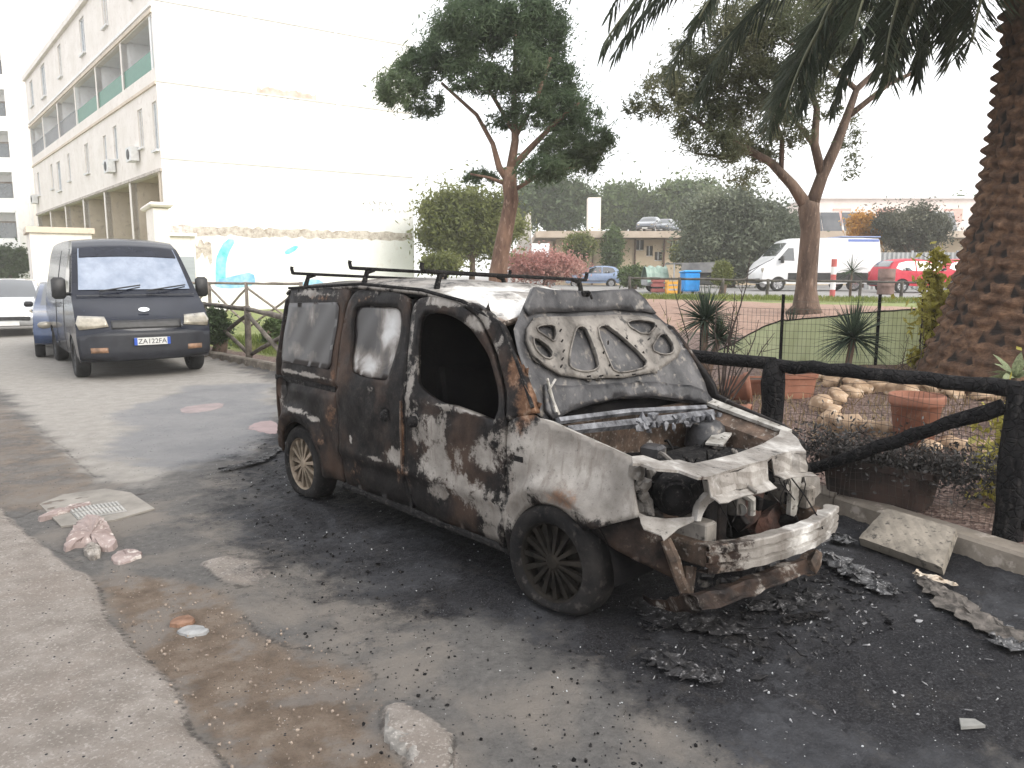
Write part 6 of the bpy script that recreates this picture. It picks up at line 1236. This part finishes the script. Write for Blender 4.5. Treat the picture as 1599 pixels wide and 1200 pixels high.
b.box((0, 0, .08), (.5, .4, .04)); b.box((0, 0, .45), (.44, .34, .3)); b.build('slats', flat('crate_red', (.30, .09, .08), .6), rc)
def dpt(px, py, d, o): return at(px, py, d) - o
o_ = on(1080, 34.5); cn = empty('canopy_cart', o_, 0, 'parked cart under a dark grey canopy roof behind the blue bin', 'cart')
xa, xb2 = dpt(1046, 430, 34.5, o_)[0], dpt(1117, 430, 34.5, o_)[0]; zc = dpt(1080, 411, 34.5, o_)[2]; zb2 = dpt(1080, 426, 34.5, o_)[2]
GCAN = nm('grey_canopy', (.10, .10, .105), (.20, .195, .19), 2, .7)
b = MB(); b.box(((xa+xb2)/2, 0, zc - .02), (xb2-xa, 2.0, .06), ry=R(-1)); b.build('roof', GCAN, cn); MB().box(((xa+xb2)/2 + .15, -1.0, (zc+zb2)/2), (xb2-xa-.3, .04, zc-zb2)).build('valance', GCAN, cn)
for x in (xa, xb2):
    for y in (-.95, .95): MB().tube([(x, y, 0), (x, y, zc)], .03, 5).build('pole', IRON, cn)
MB().box(((xa*.3+xb2*.7), 0, .75), ((xb2-xa)*.55, 1.5, .8), bev=.05).build('cart_body', nm('cart_dark', (.03, .03, .032), (.08, .075, .07), 3, .7), cn)
o_ = on(1022, 35); tp2 = empty('tarp_trailer', o_, 0, 'small trailer under a pale green draped tarp, left of the dark canopy', 'trailer')
xa, xb2 = dpt(1006, 430, 35, o_)[0], dpt(1040, 430, 35, o_)[0]; zc = dpt(1020, 416, 35, o_)[2]
V = []; 
for i in range(9):
    for j in range(7): x = xa + (xb2-xa)*i/8; f = abs(j-3)/3; V.append((x, (j-3)*.34, zc*(1 - .62*f**2) + .05*math.sin(i*2.1+j)))
mk('tarp', V, [(i*7+j, (i+1)*7+j, (i+1)*7+j+1, i*7+j+1) for i in range(8) for j in range(6)], nm('green_tarp', (.16, .24, .20), (.28, .36, .31), 2, .7), tp2, False, solid=.02)
MB().box(((xa+xb2)/2, 0, .45), (xb2-xa, 1.5, .3), bev=.05).build('bed', IRON, tp2)
for sx in (-1, 1): wheel(tp2, ((xa+xb2)/2, sx*.8, .25), .25, .15, sx, BLACKP, TYRE, 6, nseg=20)

# ---------------- fallen slab, debris, manhole, rubble ----------------
SLB = nm('stone_slab', (.13, .115, .095), (.30, .265, .22), 5, .85, 0, 28, .6, .012, c3=(.05, .045, .04))
pts = [g(1341, 838, .07), g(1384, 792, .20), g(1493, 824, .20), g(1471, 884, .07)]
u = pts[3] - pts[0]; v = pts[1] - pts[0]; nn_ = np.cross(u, v); nn_ /= np.linalg.norm(nn_); 
if nn_[2] < 0: nn_ = -nn_
V = []; 
for k in range(2):
    for i in range(13):
        for j in range(9):
            a, c_ = i/12, j/8; p = pts[0]*(1-a)*(1-c_) + pts[3]*a*(1-c_) + pts[2]*a*c_ + pts[1]*(1-a)*c_; ed = .006*(i in (0, 12)) + .006*(j in (0, 8)); V.append(p + (nn_*(-ed + .002*math.sin(i*3+j*2)) if k == 0 else -nn_*.065))
Fc = [(i*9+j, (i+1)*9+j, (i+1)*9+j+1, i*9+j+1) for i in range(12) for j in range(8)] + [(117+i*9+j, 117+i*9+j+1, 117+(i+1)*9+j+1, 117+(i+1)*9+j) for i in range(12) for j in range(8)]
bd = [i*9 for i in range(13)] + [12*9+j for j in range(1, 9)] + [i*9+8 for i in range(11, -1, -1)] + [j for j in range(7, 0, -1)]
Fc += [(bd[i], bd[(i+1) % len(bd)], 117+bd[(i+1) % len(bd)], 117+bd[i]) for i in range(len(bd))]
c0 = pts[0].copy(); sb = mk('stone_slab', [p - c0 for p in V], [tuple(reversed(f)) for f in Fc], SLB, None, False); sb.location = c0; tag(sb, 'loose sooty paving slab leaning against the kerb in front of the burnt van', 'slab')
DEB = nm('melted_debris', (.008, .008, .009), (.035, .034, .036), 14, .6, 0, 40, .8, .02, c3=(.20, .195, .20), spec=.3); ALU = nm('melted_aluminium', (.015, .015, .017), (.16, .16, .165), 22, .5, .4, 40, .8, .02, c3=(.42, .42, .43))
def crumple(name, pix, wid, mat, label, seed, h=.05, cat='debris', n=26):
    r_ = np.random.default_rng(seed); P = [g(x, y, .02) for x, y in pix]; a = P[0].copy(); V = []; m_ = 9; L_ = dens([tuple(p) for p in P], np.linalg.norm(P[-1]-P[0]) / n, False)
    for i, p in enumerate(L_):
        p = np.array(p); q = np.array(L_[min(i+1, len(L_)-1)]) - np.array(L_[max(i-1, 0)]); s = np.array([q[1], -q[0], 0]); s /= np.linalg.norm(s)
        e_ = math.sin(math.pi * (i + .6) / (len(L_) + .4)) ** .35
        for j in range(m_): f = (j - m_//2) / (m_//2); V.append(p + s*f*wid*.5*e_*r_.uniform(.55, 1.25) + np.array([*r_.normal(0, .012, 2), (1-f*f)*h*r_.uniform(.0, 1.0)*(.5 + .5*math.sin(i*.9 + j*.8 + seed)) + .004]) - a)
    n_ = len(L_); o = mk(name, V, [(i*m_+j, (i+1)*m_+j, (i+1)*m_+j+1, i*m_+j+1) for i in range(n_-1) for j in range(m_-1)], mat, None, False, solid=.004); o.location = a; return tag(o, label, cat)
crumple('crumpled_metal', [(1284, 866), (1310, 880), (1350, 905), (1395, 930)], .17, ALU, 'long crumpled strip of melted silvery metal right of the bumper beam', 2)
crumple('metal_scrap', [(1300, 838), (1330, 848)], .12, ALU, 'small shiny melted lump tucked under the bumper end, beside the slab', 3, .04)
crumple('burnt_radiator', [(1440, 905), (1500, 950), (1560, 985), (1640, 1020)], .17, nm('radiator_core', (.05, .045, .04), (.17, .15, .135), 20, .7, .3, 60, .9, .01), 'burnt finned radiator lying flat on the road at the right edge', 4, .035)
crumple('metal_scrap', [(1428, 897), (1460, 905), (1492, 915)], .035, nm('tan_scrap', (.30, .22, .15), (.62, .55, .46), 9, .6), 'thin tan and white metal strip at the tip of the radiator', 5, .03, n=12)
crumple('metal_scrap', [(1545, 1000), (1585, 1010), (1620, 1005)], .10, ALU, 'torn silver sheet at the lower end of the radiator', 6, .05, n=14)
crumple('burnt_debris', [(1015, 1020), (1050, 1040), (1090, 1055), (1125, 1062)], .14, DEB, 'blackened heap of melted debris on the road below the bumper', 7, .04)
crumple('burnt_debris', [(1000, 935), (1040, 965), (1100, 975), (1170, 985)], .20, DEB, 'dark burnt remains scattered just under the front crossmember', 8, .03)
crumple('burnt_debris', [(1170, 950), (1230, 945), (1275, 925)], .14, DEB, 'charred lump under the far end of the bumper beam', 9, .035)
crumple('burnt_debris', [(345, 735), (400, 722), (440, 700)], .12, DEB, 'thin dark burnt strip on the road behind the rear wheel', 10, .02)
crumple('wire_loop', [(1225, 972), (1240, 966), (1262, 964), (1280, 960)], .05, CHAR, 'bent black strip lying on the road right of the debris heap', 11, .015)
q = g(1515, 1137, 0); b = MB(); b.prism([(-.045, -.02), (.05, -.01), (.035, .03), (-.02, .035)], (0, 0, .0), (1, 0, 0), (0, 1, 0), (0, 0, .012)); o = b.build('concrete_chip', nm('pale_chip', (.17, .17, .16), (.28, .275, .26), 9, .8)); o.location = (q[0], q[1], .006); tag(o, 'flat pale grey chip on the sooty road at lower right', 'chip')
CEM = nm('old_cement', (.15, .138, .122), (.26, .24, .215), 4, .85, 0, 30, .5, .01)
mh = g(150, 795, 0); me_ = empty('drain_cover', (mh[0], mh[1], 0), 0, 'ribbed grey drain cover set in a cement patch on the left of the road', 'drain cover')
pp = [g(x, y, .0) - np.array([mh[0], mh[1], 0]) for x, y in [(62, 790), (100, 775), (165, 766), (205, 772), (242, 797), (180, 815), (96, 825)]]
MB().prism([(p[0], p[1]) for p in pp], (0, 0, .002), (1, 0, 0), (0, 1, 0), (0, 0, .012)).build('cement_surround', CEM, me_)
cq = [g(x, y, .03) - np.array([mh[0], mh[1], 0]) for x, y in [(122, 809), (199, 796), (184, 781), (105, 792)]]
MB().prism([(p[0], p[1]) for p in cq], (0, 0, .014), (1, 0, 0), (0, 1, 0), (0, 0, .006)).build('plate', nm('cast_grey', (.20, .20, .19), (.32, .31, .30), 5, .7, .3), me_)
b = MB()
for r__ in range(2):
    for k in range(13):
        f = (k + .6)/13.2; v0, v1 = (.08, .46) if r__ == 0 else (.54, .92); a = (cq[0]*(1-f) + cq[1]*f)*(1-v0) + (cq[3]*(1-f) + cq[2]*f)*v0; c_ = (cq[0]*(1-f) + cq[1]*f)*(1-v1) + (cq[3]*(1-f) + cq[2]*f)*v1; a[2] = c_[2] = .021; b.tube([a, c_], .009, 5)
b.build('ribs', nm('worn_ribs', (.25, .245, .23), (.37, .36, .34), 6, .6), me_)
PKB = nm('red_painted_rubble', (.19, .145, .135), (.31, .25, .235), 5, .85, 0, 30, .5, .01, c3=(.50, .45, .42))
def lump(name, pix, h, mat, label, seed, cat='rubble', tilt=(0, 0)):
    r_ = np.random.default_rng(seed); P = chaikin([tuple(g(x, y, .01)[:2]) for x, y in pix], 1); c_ = np.mean(P, 0); P = [(p[0] + r_.normal(0, .004), p[1] + r_.normal(0, .004)) for p in dens(P, .03)]; V = [(*((np.array(p) - c_)*1.0), -.01) for p in P] + [(*((np.array(p) - c_)*.95), h*r_.uniform(.55, .95) + (p[0]-c_[0])*tilt[0] + (p[1]-c_[1])*tilt[1]) for p in P] + [(*((np.array(p) - c_)*.6 + r_.normal(0, .006, 2)), h*r_.uniform(.75, 1.25) + (p[0]-c_[0])*tilt[0]*.8 + (p[1]-c_[1])*tilt[1]*.8) for p in P] + [(0, 0, h)]
    n = len(P); Fc = [(i+k*n, (i+1) % n+k*n, (i+1) % n+(k+1)*n, i+(k+1)*n) for k in range(2) for i in range(n)] + [(2*n+i, 2*n+(i+1) % n, 3*n) for i in range(n)]
    o = mk(name, V, Fc, mat, None, name == 'cement_lump'); o.location = (c_[0], c_[1], 0.0); return tag(o, label, cat)
lump('rubble_piece', [(94, 862), (108, 842), (128, 822), (162, 820), (176, 838), (188, 853), (165, 862), (150, 852), (125, 852)], .06, PKB, 'pinkish red painted chunk of rubble beside the drain cover', 1, tilt=(.0, .15))
lump('rubble_piece', [(170, 874), (186, 858), (212, 858), (226, 866), (205, 876), (188, 882)], .02, PKB, 'flat pink chip right of the larger pink chunk', 2)
lump('rubble_piece', [(58, 810), (90, 798), (142, 786), (144, 791), (95, 805), (62, 814)], .035, PKB, 'narrow pink painted strip lying across the drain cover edge', 3)
lump('rubble_piece', [(128, 862), (140, 850), (158, 853), (160, 866), (145, 876)], .035, nm('grey_brown_rubble', (.10, .085, .07), (.36, .33, .30), 14, .9, 0, 30, .8, .02), 'small grey dirt clod between the pink pieces', 4)
lump('fallen_paint', [(280, 636), (320, 630), (352, 628), (348, 636), (315, 644), (282, 645)], .006, nm('faded_red_paint', (.20, .165, .165), (.28, .225, .22), 4, .8), 'faded pink paint patch on the road left of the burnt van', 5, 'patch')
lump('fallen_paint', [(384, 668), (400, 658), (430, 655), (440, 672), (428, 678), (400, 672)], .006, nm('faded_red_paint', (.22, .165, .165), (.28, .21, .21), 4, .8), 'faded pink patch touching the rear bumper shadow', 6, 'patch')
lump('leaf_litter', [(262, 972), (275, 962), (300, 958), (306, 968), (285, 976)], .010, nm('rotten_leaf', (.10, .05, .03), (.26, .15, .10), 12, .9), 'brown dead leaf pile on the dirt strip', 7, 'leaf litter')
lump('litter', [(275, 985), (290, 975), (312, 974), (330, 984), (300, 992)], .006, nm('white_plastic', (.16, .165, .17), (.32, .32, .32), 12, .6), 'torn pale plastic scrap beside the brown leaf pile', 8, 'litter')
# loose crumbs: soot lumps and broken glass, past counting
def crumbs(name, n, polyp, smin, smax, mat, label, seed, cat):
    r_ = np.random.default_rng(seed); PL = gpoly(polyp); A2 = np.array(PL); x0, y0 = A2.min(0); x1, y1 = A2.max(0); P = r_.uniform((x0, y0), (x1, y1), (n*6, 2)); P = P[pip(P, PL)][:n]; P = P[dk(P) < -.02]
    V0, F0 = ico(1); V0 = np.array(V0); V = []; Fc = []
    for i, p in enumerate(P): s_ = smin * (smax/smin) ** (r_.uniform() ** 2.2); k = r_.uniform(.4, 1, 3); V += [tuple(v) for v in (V0 * (1 + r_.normal(0, .2, (len(V0), 1))))*k*s_ + np.array([p[0], p[1], s_*.25])]; Fc += [tuple(j + i*len(V0) for j in f) for f in F0]
    o = mk(name, V, Fc, mat); return tag(o, label, cat, kind='stuff')
crumbs('soot_crumbs', 1100, [(450, 760), (600, 850), (800, 940), (980, 1000), (1100, 1100), (1160, 1250), (560, 1180), (480, 1000), (400, 850)], .0025, .011, CHAR, 'scattered black soot crumbs on the road around the wreck', 1, 'crumbs')
crumbs('glass_crumbs', 420, [(300, 700), (1000, 900), (1290, 830), (1650, 950), (1650, 1250), (1000, 1150), (600, 1000), (400, 900)], .0025, .007, nm('glass_bits', (.30, .31, .32), (.60, .62, .63), 9, .2), 'tiny pale crumbs of broken glass strewn over the sooty road', 2, 'crumbs')
crumbs('bumper_crumbs', 700, [(980, 930), (1280, 880), (1420, 900), (1350, 1000), (1150, 1060), (1000, 1040)], .004, .020, DEB, 'burnt crumbs heaped on the road under the stripped front', 3, 'crumbs')
crumbs('grit', 500, [(150, 880), (420, 960), (600, 1080), (600, 1300), (400, 1250), (200, 1010)], .003, .011, nm('grit_brown', (.10, .075, .06), (.34, .28, .23), 12, .9), 'loose brown grit on the dirt strip', 4, 'grit')
lump('cement_lump', [(598, 1120), (606, 1104), (630, 1102), (668, 1126), (705, 1152), (713, 1200), (700, 1230), (660, 1215), (632, 1185), (600, 1148)], .016, nm('pale_cement', (.13, .122, .112), (.27, .255, .235), 14, .9, 0, 50, .8, .012, c3=(.34, .32, .30)), 'pale irregular cement lump at the bottom centre of the road', 12, 'cement lump')
# dry grass on the mound edge and at the far fence
def grass(name, pts_fn, n, h, mat, label, seed):
    r_ = np.random.default_rng(seed); P = pts_fn(r_, n); C = np.array([(x, y, tzs(x, y)) for x, y in P]); d = r_.normal(0, .35, (len(C), 3)); d[:, 2] = 1; hh2 = h*r_.uniform(.5, 1.2, (len(C), 1)); w_ = np.cross(d, r_.normal(size=(len(C), 3))); w_ /= np.linalg.norm(w_, axis=1)[:, None]
    o = quadmesh(name, C + d*hh2*.5, d*hh2*.5, w_*.006*np.maximum(1, C[:, 1:2]/12), mat, None); return tag(o, label, 'grass', kind='stuff')
GRS = leafmat('grass_blades', (.10, .14, .03), (.18, .22, .06), (.34, .32, .14), .8, .4)
def left_pts(r_, n): k = r_.uniform(0, 1, n); a = np.array([-1.2, 9.6]); b_ = np.array([-7.5, 17.5]); q = a + (b_ - a)*k[:, None]; return q + np.array([.78, .62])*(.35 + r_.exponential(1.2, (n, 1)))
grass('verge_grass', left_pts, 9000, .16, GRS, 'green grass growing behind the far kerb and pole fence', 1)
def mid_pts(r_, n): x = r_.uniform(1, 16, n); return np.c_[x, 20.2 - .25*x*0 + r_.normal(0, .8, n) + 1.5]
grass('garden_grass', mid_pts, 9000, .16, GRS, 'strip of green grass along the low street railing', 2)
def bed_pts(r_, n): px = r_.uniform(1090, 1599, n); d = r_.uniform(6.2, 9.0, n); return np.array([at(x, 430, y)[:2] for x, y in zip(px, d)])
grass('dry_grass', bed_pts, 2200, .10, leafmat('straw', (.14, .09, .05), (.26, .19, .11), (.42, .34, .22), 2, .3), 'dry straw tufts on the brown garden bed', 3)

def shards(name, n, polyp, smin, smax, mat, label, seed):
    r_ = np.random.default_rng(seed); PL = gpoly(polyp); A2 = np.array(PL); x0, y0 = A2.min(0); x1, y1 = A2.max(0); P = r_.uniform((x0, y0), (x1, y1), (n*6, 2)); P = P[pip(P, PL)][:n]; V = []; Fc = []
    for p in P:
        s_ = smin * (smax/smin) ** (r_.uniform() ** 1.6); M_ = rot3(r_.normal(0, .35), r_.normal(0, .35), r_.uniform(0, 6)); k = r_.integers(4, 7); a = np.sort(r_.uniform(0, 6.28, k)); n0 = len(V); el = r_.uniform(.2, .7)
        top = [M_ @ np.array([math.cos(t_)*s_, math.sin(t_)*s_*el, r_.normal(0, s_*.08)]) + np.array([p[0], p[1], s_*.22 + .004]) for t_ in a]
        V += top + [v - np.array([0, 0, .003 + s_*.05]) for v in top]; Fc += [tuple(n0+i for i in range(k)), tuple(n0+k+i for i in range(k-1, -1, -1))] + [(n0+i, n0+k+i, n0+k+(i+1) % k, n0+(i+1) % k) for i in range(k)]
    o = mk(name, V, Fc, mat); return tag(o, label, 'debris', kind='stuff')
shards('burnt_flakes', 260, [(1000, 935), (1290, 880), (1440, 930), (1360, 1010), (1180, 1070), (1000, 1060)], .008, .05, DEB, 'burnt flakes and plastic shards strewn below the stripped front', 21)
shards('burnt_flakes', 120, [(330, 700), (450, 690), (520, 840), (740, 930), (640, 950), (420, 860)], .006, .03, CHAR, 'small black flakes along the near side of the wreck', 22)
shards('ash_flakes', 150, [(1000, 960), (1290, 900), (1620, 960), (1620, 1180), (1200, 1150), (1000, 1060)], .005, .022, nm('grey_ash_flake', (.10, .10, .105), (.38, .38, .39), 9, .7), 'pale grey ash flakes scattered over the black road', 23)
b = MB(); r_ = np.random.default_rng(31)
for i in range(9):
    q = g(r_.uniform(1010, 1260), r_.uniform(930, 990), .015); q[2] = .01; pts = [q]; az = r_.uniform(0, 6.28)
    for k in range(8): az += r_.normal(0, .5); q = q + np.array([math.cos(az)*.035, math.sin(az)*.035, 0]); pts.append(q + np.array([0, 0, abs(r_.normal(0, .012))]))
    b.tube(pts, .0025, 4)
o = b.build('burnt_wires', CHAR); tag(o, 'thin tangled burnt wires on the ground under the bumper', 'wire', kind='stuff')

# ---------------- added scattering volume, imitates veiling glare over the distance ----------------
hm = bpy.data.materials.new('glare_volume'); hm.use_nodes = True; ht = hm.node_tree; ht.nodes.clear(); ho = ht.nodes.new('ShaderNodeOutputMaterial'); hv = ht.nodes.new('ShaderNodeVolumePrincipled')
hv.inputs['Color'].default_value = (.97, .97, .95, 1); hv.inputs['Density'].default_value = .0014; hv.inputs['Anisotropy'].default_value = .2; ht.links.new(hv.outputs[0], ho.inputs['Volume'])
hz = MB().box((10, 135, 16.5), (465, 335, 37)).build('glare_veil', hm); tag(hz, kind='stuff')

r_ = np.random.default_rng(77)
for i in range(16):
    a = np.array([r_.uniform(-.1, .45), r_.uniform(-.5, .5), r_.uniform(.62, .74)]); b_ = a + np.array([r_.normal(0, .12), r_.normal(0, .2), r_.uniform(-.25, -.02)]); m_ = (a + b_)/2 + np.array([r_.normal(0, .05), r_.normal(0, .05), r_.uniform(-.02, .07)])
    ts = np.linspace(0, 1, 9); MB().tube([a*(1-t_)**2 + 2*m_*t_*(1-t_) + b_*t_*t_ for t_ in ts], r_.uniform(.004, .012), 6).build('burnt_hose' if i % 2 else 'burnt_cable', CHAR if i % 3 else BONF, van, True)
for i in range(9):
    a = np.array([.62 + r_.normal(0, .02), r_.uniform(-.45, .5), r_.uniform(.62, .74)]); ln = r_.uniform(.1, .3); MB().tube([a + np.array([.02*math.sin(k*.9+i) + .01*k*.6, .02*math.cos(k*.7+i), -ln*k/7]) for k in range(8)], .003, 4).build('hanging_wire', CHAR, van)
for i in range(10):
    y = r_.uniform(-.55, .55); MB().box((.55 + r_.normal(0, .03), y, r_.uniform(.30, .62)), (r_.uniform(.03, .08), r_.uniform(.03, .1), r_.uniform(.04, .16)), rx=r_.normal(0, .3), ry=r_.normal(0, .3), rz=r_.normal(0, .4), bev=.006).build('front_bracket', [BONF, BURN, RUSTM][i % 3], van)
